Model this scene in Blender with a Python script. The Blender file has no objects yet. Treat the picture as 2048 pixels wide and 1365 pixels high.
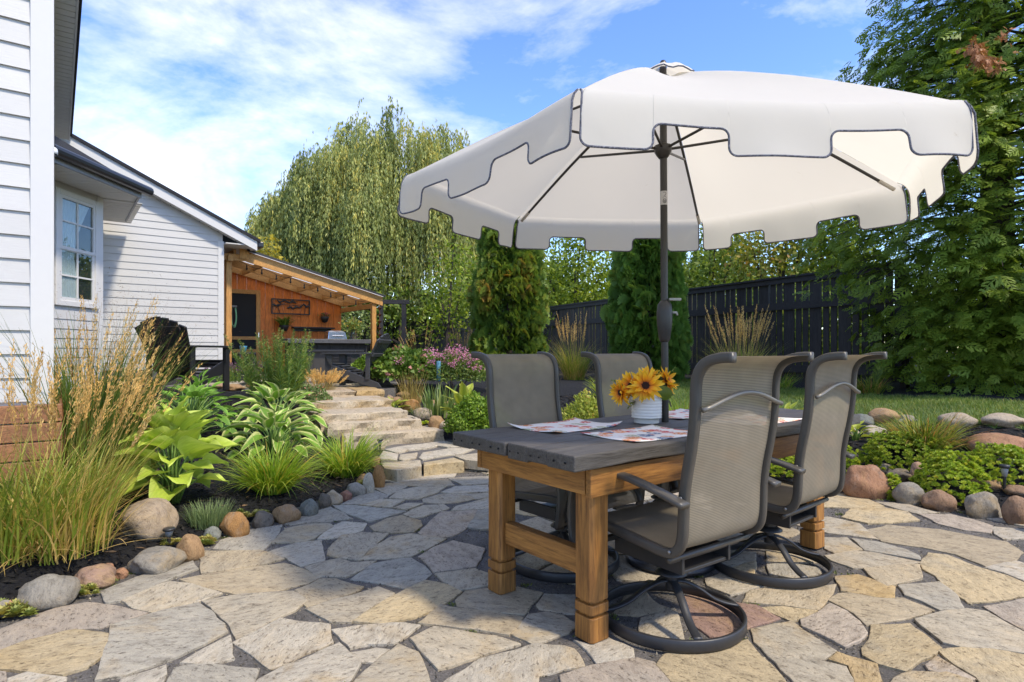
import bpy, bmesh, math, random
import numpy as np
from mathutils import Vector, Matrix, noise as mnoise
from mathutils.geometry import tessellate_polygon

rng = np.random.default_rng(7)
random.seed(7)
scene = bpy.context.scene
COL = scene.collection
R = math.radians

# ------------------------------------------------------------------ camera, sky, sun, exposure
FPX, HOR, CH = 1200.0, 703.0, 1.15          # focal length and horizon in photo pixels, eye height in metres
cam = bpy.data.objects.new('camera', bpy.data.cameras.new('camera'))
COL.objects.link(cam)
cam.data.sensor_width = 36.0
cam.data.lens = 36.0 * FPX / 2048.0
cam.data.shift_y = (HOR - 682.5) / 2048.0
cam.data.clip_start = 0.05
cam.data.clip_end = 5000
cam.location = (0, 0, CH)
cam.rotation_euler = (R(90), 0, 0)
scene.camera = cam

SUN_DIR = Vector((0.60, -0.42, 0.95)).normalized()       # towards the sun
sun = bpy.data.objects.new('sun', bpy.data.lights.new('sun', 'SUN'))
COL.objects.link(sun)
sun.data.energy = 2.0
sun.data.angle = R(5.0)
sun.data.color = (1.0, 0.90, 0.74)
sun.rotation_euler = (-SUN_DIR).to_track_quat('-Z', 'Y').to_euler()
sun.location = (8, -6, 12)

world = bpy.data.worlds.new('World')
scene.world = world
world.use_nodes = True
def build_world():
    nt = world.node_tree; N = nt.nodes; L = nt.links
    N.clear()
    out = N.new('ShaderNodeOutputWorld'); bg = N.new('ShaderNodeBackground')
    sky = N.new('ShaderNodeTexSky'); sky.sky_type = 'NISHITA'; sky.sun_disc = False
    sky.sun_elevation = math.asin(SUN_DIR.z); sky.sun_rotation = math.atan2(SUN_DIR.x, SUN_DIR.y)
    sky.air_density = 1.0; sky.dust_density = 0.15; sky.ozone_density = 3.0
    hsv = N.new('ShaderNodeHueSaturation'); hsv.inputs['Saturation'].default_value = 1.16
    hsv.inputs['Hue'].default_value = 0.512
    L.new(sky.outputs[0], hsv.inputs['Color'])
    tc = N.new('ShaderNodeTexCoord')
    mp = N.new('ShaderNodeMapping'); mp.inputs['Rotation'].default_value = (R(12), R(-24), R(20)); mp.inputs['Scale'].default_value = (1.0, 1.0, 2.3)
    mp.inputs['Location'].default_value = (11.2, 5.1, 0.9)
    L.new(tc.outputs['Generated'], mp.inputs['Vector'])
    n1 = N.new('ShaderNodeTexNoise'); n1.inputs['Scale'].default_value = 1.9; n1.inputs['Detail'].default_value = 9; n1.inputs['Roughness'].default_value = 0.62; n1.inputs['Distortion'].default_value = 0.35
    n2 = N.new('ShaderNodeTexNoise'); n2.inputs['Scale'].default_value = 5.5; n2.inputs['Detail'].default_value = 8; n2.inputs['Roughness'].default_value = 0.6
    L.new(mp.outputs[0], n1.inputs['Vector']); L.new(mp.outputs[0], n2.inputs['Vector'])
    ad = N.new('ShaderNodeMath'); ad.operation = 'MULTIPLY_ADD'; ad.inputs[1].default_value = 0.35
    L.new(n2.outputs['Fac'], ad.inputs[0]); L.new(n1.outputs['Fac'], ad.inputs[2])
    rp = N.new('ShaderNodeValToRGB'); rp.color_ramp.elements[0].position = 0.645; rp.color_ramp.elements[1].position = 0.98
    rp.color_ramp.elements[0].color = (0, 0, 0, 1); rp.color_ramp.elements[1].color = (1, 1, 1, 1)
    L.new(ad.outputs[0], rp.inputs['Fac'])
    mx = N.new('ShaderNodeMix'); mx.data_type = 'RGBA'
    fm = N.new('ShaderNodeMath'); fm.operation = 'MULTIPLY'; fm.inputs[1].default_value = 0.84
    L.new(rp.outputs['Color'], fm.inputs[0]); L.new(fm.outputs[0], mx.inputs['Factor'])
    L.new(hsv.outputs[0], mx.inputs['A']); mx.inputs['B'].default_value = (5.6, 5.4, 5.1, 1)
    L.new(mx.outputs['Result'], bg.inputs['Color'])
    bg.inputs['Strength'].default_value = 0.15
    L.new(bg.outputs[0], out.inputs['Surface'])
build_world()
vs = scene.view_settings
vs.view_transform = 'Standard'; vs.look = 'None'; vs.gamma = 1; vs.use_curve_mapping = False
vs.exposure = 1.17
scene.cycles.max_bounces = 6
scene.cycles.transparent_max_bounces = 12
scene.cycles.use_denoising = True

# ------------------------------------------------------------------ helpers
def at(px, py, d):
    return Vector(((px - 1024) / FPX * d, d, CH - (py - HOR) / FPX * d))

def W(o):
    m = o.matrix_basis.copy()
    if o.parent is not None:
        m = W(o.parent) @ o.matrix_parent_inverse @ m
    return m

def link(o, parent=None, keep=True):
    COL.objects.link(o)
    if parent is not None:
        o.parent = parent
        if keep:
            o.matrix_parent_inverse = W(parent).inverted()
    return o

def tag(o, label=None, cat=None, group=None, kind=None):
    if label: o['label'] = label
    if cat: o['category'] = cat
    if group: o['group'] = group
    if kind: o['kind'] = kind
    return o

def thing(name, label, cat, loc=(0, 0, 0), rz=0.0, group=None):
    o = bpy.data.objects.new(name, None)
    o.empty_display_size = 0.1
    o.location = loc; o.rotation_euler = (0, 0, rz)
    COL.objects.link(o)
    return tag(o, label, cat, group)

def copy_tree(o, parent=None):
    c = o.copy(); COL.objects.link(c); c.parent = parent
    for ch in list(o.children):
        copy_tree(ch, c)
    return c

def smooth(me, on=True):
    me.polygons.foreach_set('use_smooth', np.full(len(me.polygons), on))

class MB:
    """collects simple shapes, links them as one mesh"""
    def __init__(s): s.v = []; s.f = []
    def add(s, vs, fs):
        b = len(s.v); s.v += [tuple(p) for p in vs]; s.f += [tuple(i + b for i in f) for f in fs]; return s
    def box(s, lo, hi, M=None):
        x0, y0, z0 = lo; x1, y1, z1 = hi
        vs = [Vector(p) for p in ((x0,y0,z0),(x1,y0,z0),(x1,y1,z0),(x0,y1,z0),(x0,y0,z1),(x1,y0,z1),(x1,y1,z1),(x0,y1,z1))]
        if M is not None: vs = [M @ p for p in vs]
        return s.add(vs, ((0,3,2,1),(4,5,6,7),(0,1,5,4),(1,2,6,5),(2,3,7,6),(3,0,4,7)))
    def bar(s, a, b, w, h, up=(0, 0, 1)):
        """square bar from a to b; w across, h along up"""
        a = Vector(a); b = Vector(b); d = (b - a).normalized(); u = Vector(up)
        if abs(d.dot(u)) > 0.98: u = Vector((0, 1, 0)) if abs(d.y) < 0.9 else Vector((1, 0, 0))
        r = d.cross(u).normalized(); u = r.cross(d).normalized()
        vs = []
        for p in (a, b):
            for sx, sy in ((-1,-1),(1,-1),(1,1),(-1,1)): vs.append(p + r * (sx * w / 2) + u * (sy * h / 2))
        return s.add(vs, ((0,1,2,3),(7,6,5,4),(0,4,5,1),(1,5,6,2),(2,6,7,3),(3,7,4,0)))
    def prism(s, poly, z0, z1, M=None):
        n = len(poly); vs = [Vector((p[0], p[1], z0)) for p in poly] + [Vector((p[0], p[1], z1)) for p in poly]
        if M is not None: vs = [M @ p for p in vs]
        return s.add(vs, [tuple(range(n - 1, -1, -1)), tuple(range(n, 2 * n))] + [(i, (i + 1) % n, n + (i + 1) % n, n + i) for i in range(n)])
    def tube(s, pts, r, n=8, caps=True, flat=None, closed=False):
        """tube through pts; r number or list; flat=(w,h) makes a rounded flat bar"""
        pts = [Vector(p) for p in pts]; m = len(pts)
        rs = r if hasattr(r, '__len__') else [r] * m
        rings = []; pr = None
        for i, p in enumerate(pts):
            if closed: d = pts[(i + 1) % m] - pts[i - 1]
            else: d = pts[min(i + 1, m - 1)] - pts[max(i - 1, 0)]
            d = d.normalized() if d.length > 1e-9 else Vector((0, 0, 1))
            if pr is None:
                u = Vector((0, 0, 1)) if abs(d.z) < 0.9 else Vector((1, 0, 0))
                a = d.cross(u).normalized()
            else:
                a = (pr - d * pr.dot(d))
                a = a.normalized() if a.length > 1e-6 else d.cross(Vector((0, 0, 1))).normalized()
            pr = a; b = d.cross(a).normalized()
            ring = []
            for k in range(n):
                t = 2 * math.pi * k / n
                c, sn = math.cos(t), math.sin(t)
                if flat:
                    e = 0.45
                    c = math.copysign(abs(c) ** e, c) * flat[0] / 2; sn = math.copysign(abs(sn) ** e, sn) * flat[1] / 2
                    ring.append(p + a * c + b * sn)
                else:
                    ring.append(p + (a * c + b * sn) * rs[i])
            rings.append(ring)
        vs = [q for g in rings for q in g]; fs = []
        last = m if closed else m - 1
        for i in range(last):
            j = (i + 1) % m
            for k in range(n):
                k2 = (k + 1) % n
                fs.append((i * n + k, i * n + k2, j * n + k2, j * n + k))
        if caps and not closed:
            fs.append(tuple(range(n - 1, -1, -1))); fs.append(tuple((m - 1) * n + k for k in range(n)))
        return s.add(vs, fs)
    def lathe(s, prof, n=24, M=None):
        vs = []; fs = []; m = len(prof)
        for r, z in prof:
            for k in range(n):
                t = 2 * math.pi * k / n
                p = Vector((r * math.cos(t), r * math.sin(t), z)); vs.append(M @ p if M is not None else p)
        for i in range(m - 1):
            for k in range(n):
                k2 = (k + 1) % n
                fs.append((i * n + k, i * n + k2, (i + 1) * n + k2, (i + 1) * n + k))
        fs.append(tuple(range(n - 1, -1, -1))); fs.append(tuple((m - 1) * n + k for k in range(n)))
        return s.add(vs, fs)
    def mesh(s, name='m', sm=False, mat=None):
        me = bpy.data.meshes.new(name); me.from_pydata(s.v, [], s.f); me.update()
        if sm:
            smooth(me)
        if mat is not None: me.materials.append(mat)
        return me
    def build(s, name, mat, parent=None, keep=True, sm=False, bevel=0.0, auto=None):
        o = bpy.data.objects.new(name, s.mesh(name, sm, mat))
        link(o, parent, keep)
        if bevel:
            b = o.modifiers.new('b', 'BEVEL'); b.width = bevel; b.segments = 2; b.limit_method = 'ANGLE'; b.angle_limit = R(40)
        return o

def piece(name, me, parent, M=None, keep=True, color=None):
    o = bpy.data.objects.new(name, me)
    if M is not None: o.matrix_basis = M
    link(o, parent, keep)
    if color is not None: o.color = (*color, 1)
    return o

def np_mesh(name, V, Q, tint=None, mat=None, sm=False):
    """mesh of quads (Q: n x 4 int) from numpy arrays, with a per-face value 'tint'"""
    me = bpy.data.meshes.new(name)
    V = np.asarray(V, dtype=np.float32).reshape(-1, 3); Q = np.asarray(Q, dtype=np.int32)
    k = Q.shape[1]
    me.vertices.add(len(V)); me.vertices.foreach_set('co', V.ravel())
    me.loops.add(Q.size); me.loops.foreach_set('vertex_index', Q.ravel())
    me.polygons.add(len(Q)); me.polygons.foreach_set('loop_start', np.arange(0, Q.size, k, dtype=np.int32))
    if tint is not None:
        a = me.attributes.new('tint', 'FLOAT', 'FACE'); a.data.foreach_set('value', np.asarray(tint, dtype=np.float32))
    me.update(calc_edges=True)
    if sm: smooth(me)
    if mat is not None: me.materials.append(mat)
    return me

def np_obj(name, V, Q, tint, mat, parent=None, sm=False, keep=True):
    o = bpy.data.objects.new(name, np_mesh(name, V, Q, tint, mat, sm))
    return link(o, parent, keep)

def unit(a):
    return a / np.maximum(np.linalg.norm(a, axis=-1, keepdims=True), 1e-9)

def rnd_unit(n):
    return unit(rng.normal(size=(n, 3)))

# ---- leaf / blade generators (return V, Q, tint)
def leaves(C, D, Nn, L, Wd, fold=0.15, tint=None, mid=0.45):
    """one rhombic, slightly folded leaf per row: C base, D direction, Nn normal"""
    C = np.asarray(C, float); n = len(C)
    D = unit(np.asarray(D, float)); S = unit(np.cross(D, Nn)); Nn = np.cross(S, D)
    L = np.broadcast_to(L, (n,))[:, None]; Wd = np.broadcast_to(Wd, (n,))[:, None]
    m = C + D * L * mid
    V = np.stack([C, m + S * Wd / 2 + Nn * Wd * fold, C + D * L - Nn * L * 0.08, m - S * Wd / 2 + Nn * Wd * fold], 1)
    Q = np.arange(4 * n).reshape(n, 4)
    return V.reshape(-1, 3), Q, (rng.random(n) if tint is None else tint)

def blades(P, az, L, lean, droop, wid, k=5, tint=None, taper=1.0):
    """curved grass blades: P base, az azimuth, lean start angle from vertical, droop added angle at the tip"""
    P = np.asarray(P, float); n = len(P)
    az = np.broadcast_to(az, (n,)); L = np.broadcast_to(L, (n,)); lean = np.broadcast_to(lean, (n,)); droop = np.broadcast_to(droop, (n,)); wid = np.broadcast_to(wid, (n,))
    h = np.stack([np.cos(az), np.sin(az), np.zeros(n)], 1); side = np.stack([-np.sin(az), np.cos(az), np.zeros(n)], 1)
    tw = rng.uniform(-0.9, 0.9, n)
    side = unit(side * np.cos(tw)[:, None] + h * np.sin(tw)[:, None])
    cur = P.copy(); rows = []
    for i in range(k + 1):
        t = i / k
        w = wid * (1 - t ** 1.6 * taper) * 0.5
        w = np.maximum(w, 0.0004) * (0.7 + 0.3 * min(1, t * 4))
        rows.append(np.stack([cur - side * w[:, None], cur + side * w[:, None]], 1))
        a = lean + droop * ((i + 0.5) / k) ** 1.3
        cur = cur + (h * np.sin(a)[:, None] + np.array([0, 0, 1.0]) * np.cos(a)[:, None]) * (L / k)[:, None]
    V = np.stack(rows, 1)                                  # n, k+1, 2, 3
    base = np.arange(n)[:, None] * (k + 1) * 2 + np.arange(k)[None, :] * 2
    Q = np.stack([base, base + 1, base + 3, base + 2], -1).reshape(-1, 4)
    tn = rng.random(n) if tint is None else tint
    return V.reshape(-1, 3), Q, np.repeat(tn, k)

def merge(parts):
    Vs, Qs, Ts, b = [], [], [], 0
    for V, Q, T in parts:
        Vs.append(V); Qs.append(np.asarray(Q) + b); Ts.append(T); b += len(V)
    return np.concatenate(Vs), np.concatenate(Qs), np.concatenate(Ts)

def stamp(tV, tQ, tT, P, X, Y, Z, S):
    """copies a template (local xyz) to frames P with axes X,Y,Z and scale S"""
    n = len(P); S = np.broadcast_to(S, (n,))[:, None, None]
    V = P[:, None, :] + S * (tV[None, :, 0:1] * X[:, None] + tV[None, :, 1:2] * Y[:, None] + tV[None, :, 2:3] * Z[:, None])
    Q = tQ[None] + (np.arange(n) * len(tV))[:, None, None]
    T = np.clip(tT[None] * 0.35 + rng.random(n)[:, None] * 0.65, 0, 1)
    return V.reshape(-1, 3), Q.reshape(-1, tQ.shape[1]), T.ravel()

# ------------------------------------------------------------------ materials
MATS = {}
def newmat(name):
    m = bpy.data.materials.new(name); m.use_nodes = True; MATS[name] = m
    nt = m.node_tree; N = nt.nodes
    return m, nt, N, nt.links, N['Principled BSDF']

def lin(r, g, b):
    f = lambda c: ((c / 255 + 0.055) / 1.055) ** 2.4 if c > 10 else c / 255 / 12.92
    return (f(r), f(g), f(b))

def ramp(N, stops):
    rp = N.new('ShaderNodeValToRGB'); e = rp.color_ramp.elements
    e[0].position, e[0].color = stops[0][0], (*stops[0][1], 1)
    e[1].position, e[1].color = stops[-1][0], (*stops[-1][1], 1)
    for p, c in stops[1:-1]:
        x = e.new(p); x.color = (*c, 1)
    return rp

def noise(N, L, vec, scale, detail=4, rough=0.55, dist=0.0, w=None):
    n = N.new('ShaderNodeTexNoise'); n.inputs['Scale'].default_value = scale; n.inputs['Detail'].default_value = detail
    n.inputs['Roughness'].default_value = rough; n.inputs['Distortion'].default_value = dist
    if w is not None:
        n.noise_dimensions = '4D'; L.new(w, n.inputs['W'])
    if vec is not None: L.new(vec, n.inputs['Vector'])
    return n

def mixc(N, L, fac, a, b, mode='MIX'):
    m = N.new('ShaderNodeMix'); m.data_type = 'RGBA'; m.blend_type = mode
    for s, v in (('Factor', fac), ('A', a), ('B', b)):
        sock = m.inputs[s]
        if hasattr(v, 'links'): L.new(v, sock)
        elif isinstance(v, (int, float)): sock.default_value = v
        else: sock.default_value = (*v, 1)
    return m.outputs['Result']

def math_(N, L, op, a, b=None):
    m = N.new('ShaderNodeMath'); m.operation = op
    for i, v in enumerate((a, b)):
        if v is None: continue
        if hasattr(v, 'links'): L.new(v, m.inputs[i])
        else: m.inputs[i].default_value = v
    return m.outputs[0]

def bump(N, L, h, strength, dist, bsdf):
    b = N.new('ShaderNodeBump'); b.inputs['Strength'].default_value = strength; b.inputs['Distance'].default_value = dist
    L.new(h, b.inputs['Height']); L.new(b.outputs[0], bsdf.inputs['Normal'])

def plain(name, col, rough=0.6, metal=0.0, var=0.12, scale=12.0, bmp=0.0, spec=0.5, space='Object'):
    """one colour with soft mottling and fine relief"""
    if name in MATS: return MATS[name]
    m, nt, N, L, B = newmat(name)
    tc = N.new('ShaderNodeTexCoord')
    n = noise(N, L, tc.outputs[space], scale, 6, 0.6)
    c = mixc(N, L, n.outputs['Fac'], tuple(x * (1 - var) for x in col), tuple(min(1, x * (1 + var)) for x in col))
    L.new(c, B.inputs['Base Color'])
    B.inputs['Roughness'].default_value = rough; B.inputs['Metallic'].default_value = metal
    B.inputs['Specular IOR Level'].default_value = spec
    if bmp:
        n2 = noise(N, L, tc.outputs[space], scale * 8, 4, 0.6); bump(N, L, n2.outputs['Fac'], bmp, 0.01, B)
    return m

def wood(name, c1, c2, axis, rough=0.55, grain=1.0, bmp=0.25, knots=True, gap=None):
    """sawn wood with grain along axis 0/1/2 of the object's own space"""
    if name in MATS: return MATS[name]
    m, nt, N, L, B = newmat(name)
    tc = N.new('ShaderNodeTexCoord'); oi = N.new('ShaderNodeObjectInfo')
    mp = N.new('ShaderNodeMapping'); sc = [16.0 * grain] * 3; sc[axis] = 1.1 * grain
    mp.inputs['Scale'].default_value = sc
    L.new(tc.outputs['Object'], mp.inputs['Vector'])
    w = math_(N, L, 'MULTIPLY', oi.outputs['Random'], 37.0)
    n1 = noise(N, L, mp.outputs[0], 1.6, 8, 0.62, 1.1, w)
    n2 = noise(N, L, mp.outputs[0], 7.0, 4, 0.7, 0.2, w)
    n3 = noise(N, L, tc.outputs['Object'], 3.0, 3, 0.5, 0.0, w)
    rp = ramp(N, [(0.25, c2), (0.5, tuple((a + b) / 2 for a, b in zip(c1, c2))), (0.72, c1)])
    L.new(n1.outputs['Fac'], rp.inputs['Fac'])
    dk = ramp(N, [(0.36, (0.38, 0.34, 0.3)), (0.54, (1, 1, 1))]); L.new(n2.outputs['Fac'], dk.inputs['Fac'])
    c = mixc(N, L, 0.75, rp.outputs['Color'], dk.outputs['Color'], 'MULTIPLY')
    v = ramp(N, [(0.3, (0.78, 0.76, 0.74)), (0.7, (1.12, 1.1, 1.06))]); L.new(n3.outputs['Fac'], v.inputs['Fac'])
    c = mixc(N, L, 0.8, c, v.outputs['Color'], 'MULTIPLY')
    L.new(c, B.inputs['Base Color']); B.inputs['Roughness'].default_value = rough
    ad = math_(N, L, 'ADD', n1.outputs['Fac'], n2.outputs['Fac'])
    bump(N, L, ad, bmp, 0.006, B)
    return m

def leafmat(name, stops, trans=0.35, rough=0.5, spec=0.35):
    """foliage: colour picked by the per-leaf value 'tint', light passes through"""
    if name in MATS: return MATS[name]
    m, nt, N, L, B = newmat(name)
    a = N.new('ShaderNodeAttribute'); a.attribute_name = 'tint'
    rp = ramp(N, stops); L.new(a.outputs['Fac'], rp.inputs['Fac'])
    tc = N.new('ShaderNodeTexCoord'); n = noise(N, L, tc.outputs['Object'], 1.3, 3)
    v = ramp(N, [(0.35, (0.8, 0.82, 0.8)), (0.65, (1.18, 1.15, 1.05))]); L.new(n.outputs['Fac'], v.inputs['Fac'])
    c = mixc(N, L, 0.8, rp.outputs['Color'], v.outputs['Color'], 'MULTIPLY')
    c = mixc(N, L, 1.0, c, (1.28, 1.16, 0.92), 'MULTIPLY')
    L.new(c, B.inputs['Base Color']); B.inputs['Roughness'].default_value = rough; B.inputs['Specular IOR Level'].default_value = spec
    if trans:
        T = N.new('ShaderNodeBsdfTranslucent'); L.new(mixc(N, L, 1.0, c, (1.25, 1.2, 0.7), 'MULTIPLY'), T.inputs['Color'])
        S = N.new('ShaderNodeMixShader'); S.inputs[0].default_value = trans
        L.new(B.outputs[0], S.inputs[1]); L.new(T.outputs[0], S.inputs[2]); L.new(S.outputs[0], N['Material Output'].inputs['Surface'])
    return m

def stonemat(name, pits=0.5, stain=True, scale=1.0, bmp=0.5):
    """stone in the object's own colour, with lichen/ochre patches, dark pits and split relief"""
    if name in MATS: return MATS[name]
    m, nt, N, L, B = newmat(name)
    tc = N.new('ShaderNodeTexCoord'); oi = N.new('ShaderNodeObjectInfo')
    w = math_(N, L, 'MULTIPLY', oi.outputs['Random'], 61.0)
    vec = tc.outputs['Object']
    vr = N.new('ShaderNodeVectorRotate'); vr.rotation_type = 'Z_AXIS'; L.new(vec, vr.inputs['Vector']); L.new(math_(N, L, 'MULTIPLY', oi.outputs['Random'], 19.0), vr.inputs['Angle'])
    mp = N.new('ShaderNodeMapping'); mp.inputs['Scale'].default_value = (1.0, 2.0, 1.0); L.new(vr.outputs[0], mp.inputs['Vector'])
    big = noise(N, L, vec, 3.0 * scale, 7, 0.66, 0.5, w)
    mid = noise(N, L, mp.outputs[0], 11 * scale, 7, 0.68, 0.5, w)
    fine = noise(N, L, mp.outputs[0], 42 * scale, 5, 0.7, 0.4, w)
    grit = noise(N, L, vec, 260 * scale, 2, 0.6, 0, w)
    c = oi.outputs['Color']
    if stain:
        st = ramp(N, [(0.50, (0, 0, 0)), (0.66, (1, 1, 1))]); L.new(big.outputs['Fac'], st.inputs['Fac'])
        amt = math_(N, L, 'MULTIPLY', st.outputs['Color'], math_(N, L, 'MULTIPLY', oi.outputs['Random'], 0.8))
        c = mixc(N, L, amt, c, (0.46, 0.33, 0.15))
        st2 = ramp(N, [(0.30, (1, 1, 1)), (0.46, (0, 0, 0))]); L.new(big.outputs['Fac'], st2.inputs['Fac'])
        amt2 = math_(N, L, 'MULTIPLY', st2.outputs['Color'], 0.55)
        c = mixc(N, L, amt2, c, (0.36, 0.36, 0.34))
    v = ramp(N, [(0.30, (0.58, 0.56, 0.54)), (0.48, (0.96, 0.96, 0.96)), (0.70, (1.2, 1.18, 1.14))]); L.new(mid.outputs['Fac'], v.inputs['Fac'])
    c = mixc(N, L, 0.9, c, v.outputs['Color'], 'MULTIPLY')
    p = ramp(N, [(0.36, (0.30, 0.28, 0.26)), (0.46, (1, 1, 1))]); L.new(fine.outputs['Fac'], p.inputs['Fac'])
    c = mixc(N, L, pits, c, p.outputs['Color'], 'MULTIPLY')
    c = mixc(N, L, 1.0, c, (0.93, 0.865, 0.745), 'MULTIPLY')
    g = ramp(N, [(0.35, (0.82, 0.82, 0.82)), (0.65, (1.12, 1.12, 1.12))]); L.new(grit.outputs['Fac'], g.inputs['Fac'])
    c = mixc(N, L, 0.8, c, g.outputs['Color'], 'MULTIPLY')
    L.new(c, B.inputs['Base Color']); B.inputs['Roughness'].default_value = 0.85; B.inputs['Specular IOR Level'].default_value = 0.25
    h = math_(N, L, 'ADD', math_(N, L, 'MULTIPLY', mid.outputs['Fac'], 1.4), math_(N, L, 'MULTIPLY', fine.outputs['Fac'], 0.7))
    bump(N, L, h, bmp, 0.012, B)
    return m

STONE = stonemat('flagstone', 0.85, True, 1.0, 0.85)
ROCK = stonemat('field_rock', 0.5, True, 1.8, 0.7)
def siding_mat():
    m, nt, N, L, B = newmat('vinyl_siding')
    tc = N.new('ShaderNodeTexCoord'); oi = N.new('ShaderNodeObjectInfo')
    mp = N.new('ShaderNodeMapping'); mp.inputs['Scale'].default_value = (1, 1, 12); L.new(tc.outputs['Object'], mp.inputs['Vector'])
    gr = noise(N, L, mp.outputs[0], 9, 6, .65); dt = noise(N, L, tc.outputs['Object'], 1.4, 6, .7)
    c = mixc(N, L, gr.outputs['Fac'], (.53, .516, .487), (.585, .57, .54))
    r = N.new('ShaderNodeMapRange'); r.inputs['To Min'].default_value = .955; r.inputs['To Max'].default_value = 1.03; L.new(oi.outputs['Random'], r.inputs['Value'])
    hv = N.new('ShaderNodeHueSaturation'); L.new(r.outputs[0], hv.inputs['Value']); L.new(c, hv.inputs['Color'])
    d = ramp(N, [(.42, (0, 0, 0)), (.75, (1, 1, 1))]); L.new(dt.outputs['Fac'], d.inputs['Fac'])
    c = mixc(N, L, math_(N, L, 'MULTIPLY', d.outputs['Color'], .22), hv.outputs[0], (.40, .37, .32))
    L.new(c, B.inputs['Base Color']); B.inputs['Roughness'].default_value = .5
    bump(N, L, math_(N, L, 'ADD', gr.outputs['Fac'], math_(N, L, 'MULTIPLY', dt.outputs['Fac'], 2.0)), .12, .01, B)
    return m
SIDING = siding_mat()
TRIM = plain('white_trim', (0.63, 0.612, 0.58), 0.45, 0, 0.03, 20)
SHINGLE = plain('dark_shingle', (0.022, 0.022, 0.026), 0.9, 0, 0.5, 90, 0.6)
GUTTER = plain('dark_gutter', (0.02, 0.021, 0.024), 0.35, 0, 0.2, 10)
BLACKM = plain('powder_coated_metal', (0.030, 0.029, 0.028), 0.42, 0, 0.25, 25, 0.03)
FRAMEM = plain('grey_brown_metal', (0.066, 0.058, 0.047), 0.4, 0, 0.2, 25, 0.03)
BLACKW = [wood('black_stain_x', (0.060, 0.052, 0.047), (0.024, 0.0205, 0.019), 0, 0.6, 1, 0.3), None, wood('black_stain_z', (0.060, 0.052, 0.047), (0.024, 0.0205, 0.019), 2, 0.6, 1, 0.3)]
CEDAR = [wood('honey_cedar_x', (0.70, 0.38, 0.11), (0.48, 0.21, 0.045), 0), wood('honey_cedar_y', (0.70, 0.38, 0.11), (0.48, 0.21, 0.045), 1), wood('honey_cedar_z', (0.70, 0.38, 0.11), (0.48, 0.21, 0.045), 2)]
ORANGE = wood('orange_stained_board', (0.92, 0.27, 0.03), (0.68, 0.165, 0.015), 2, 0.5, 0.8, 0.1)
TLEG = [wood('oiled_pine_x', (0.50, 0.235, 0.052), (0.18, 0.070, 0.014), 0), wood('oiled_pine_y', (0.50, 0.235, 0.052), (0.18, 0.070, 0.014), 1), wood('oiled_pine_z', (0.50, 0.235, 0.052), (0.18, 0.070, 0.014), 2)]
TTOP = wood('charcoal_plank', (0.118, 0.108, 0.096), (0.052, 0.046, 0.040), 0, 0.55, 1.3, 0.45)
DECKW = wood('weathered_cedar', (0.42, 0.20, 0.085), (0.25, 0.105, 0.045), 0)
# ------------------------------------------------------------------ terrain
PATIO = np.array([(-2.45, 0.6), (-2.38, 1.6), (-2.30, 2.2), (-2.21, 2.59), (-2.08, 2.99), (-1.89, 3.52), (-1.63, 4.22), (-1.34, 4.81), (-1.24, 5.45), (-1.15, 5.75),
                  (-0.45, 6.10), (0.5, 5.95), (1.5, 5.7), (2.2, 5.32), (2.72, 4.92), (3.15, 4.45), (3.46, 4.03), (3.75, 3.4), (3.85, 2.5), (3.6, 1.2), (2.8, 0.0), (1.2, -0.8), (-0.8, -0.7), (-2.0, -0.1)])
PC = np.array([0.65, 2.55])
def sdf(x, y):
    """signed distance to the patio's edge, positive outside"""
    x = np.asarray(x, float); y = np.asarray(y, float)
    A = PATIO; B = np.roll(PATIO, -1, 0)
    best = np.full(x.shape, 1e9); inside = np.zeros(x.shape, bool)
    for a, b in zip(A, B):
        e = b - a; t = np.clip(((x - a[0]) * e[0] + (y - a[1]) * e[1]) / (e @ e), 0, 1)
        best = np.minimum(best, np.hypot(x - a[0] - t * e[0], y - a[1] - t * e[1]))
        c = (a[1] > y) != (b[1] > y)
        xi = a[0] + (y - a[1]) / (b[1] - a[1] + 1e-12) * e[0]
        inside ^= c & (x < xi)
    return np.where(inside, -best, best)
def gz(x, y):
    x = np.asarray(x, float); y = np.asarray(y, float)
    e = sdf(x, y)
    ph = np.degrees(np.arctan2(y - PC[1], x - PC[0])) % 360
    s1 = np.interp(ph, [0, 40, 60, 110, 150, 165, 182, 215, 330, 360], [.30, .30, .17, .135, .145, .30, .50, .30, .28, .30])
    cap = np.interp(ph, [0, 50, 80, 110, 360], [.46, .46, .56, .56, .52])
    ee = np.maximum(e, 0)
    z = 0.02 + np.minimum(s1 * ee, cap) + 0.045 * np.clip(ee - cap / s1, 0, 5) * np.interp(ph, [0, 45, 70, 360], [1, 1, 0.15, 0.15])
    z = z + 0.02 * np.sin(x * 2.1 + 1) * np.sin(y * 1.7) * np.clip(ee, 0, 1)
    sx = x + .75; sy = y - 5.75; sl = sx * -.52 + sy * .854; sw = np.abs(sx * .854 + sy * .52)   # trench under landing and steps
    zc = np.interp(sl, [-.6, 1.1, 1.5, 3.4], [.02, .03, .10, .45])
    z = np.where((sl > -.7) & (sl < 3.4) & (sw < np.interp(sl, [0, 1.0, 1.4, 3.4], [1.25, 1.15, .55, .45])), np.minimum(z, zc), z)
    return np.where(e < 0.03, -0.07, z)
def gzf(x, y): return float(gz(np.array([x]), np.array([y]))[0])
def ground(px, py, dmax=40.0):
    """where the sight line through a photo point meets the ground"""
    ds = np.linspace(1.5, dmax, 1500)
    X = (px - 1024) / FPX * ds; Z = CH - (py - HOR) / FPX * ds
    g = np.maximum(gz(X, ds), 0.0)
    k = np.argmax(Z <= g) if (Z <= g).any() else len(ds) - 1
    return Vector((X[k], ds[k], g[k]))

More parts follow.
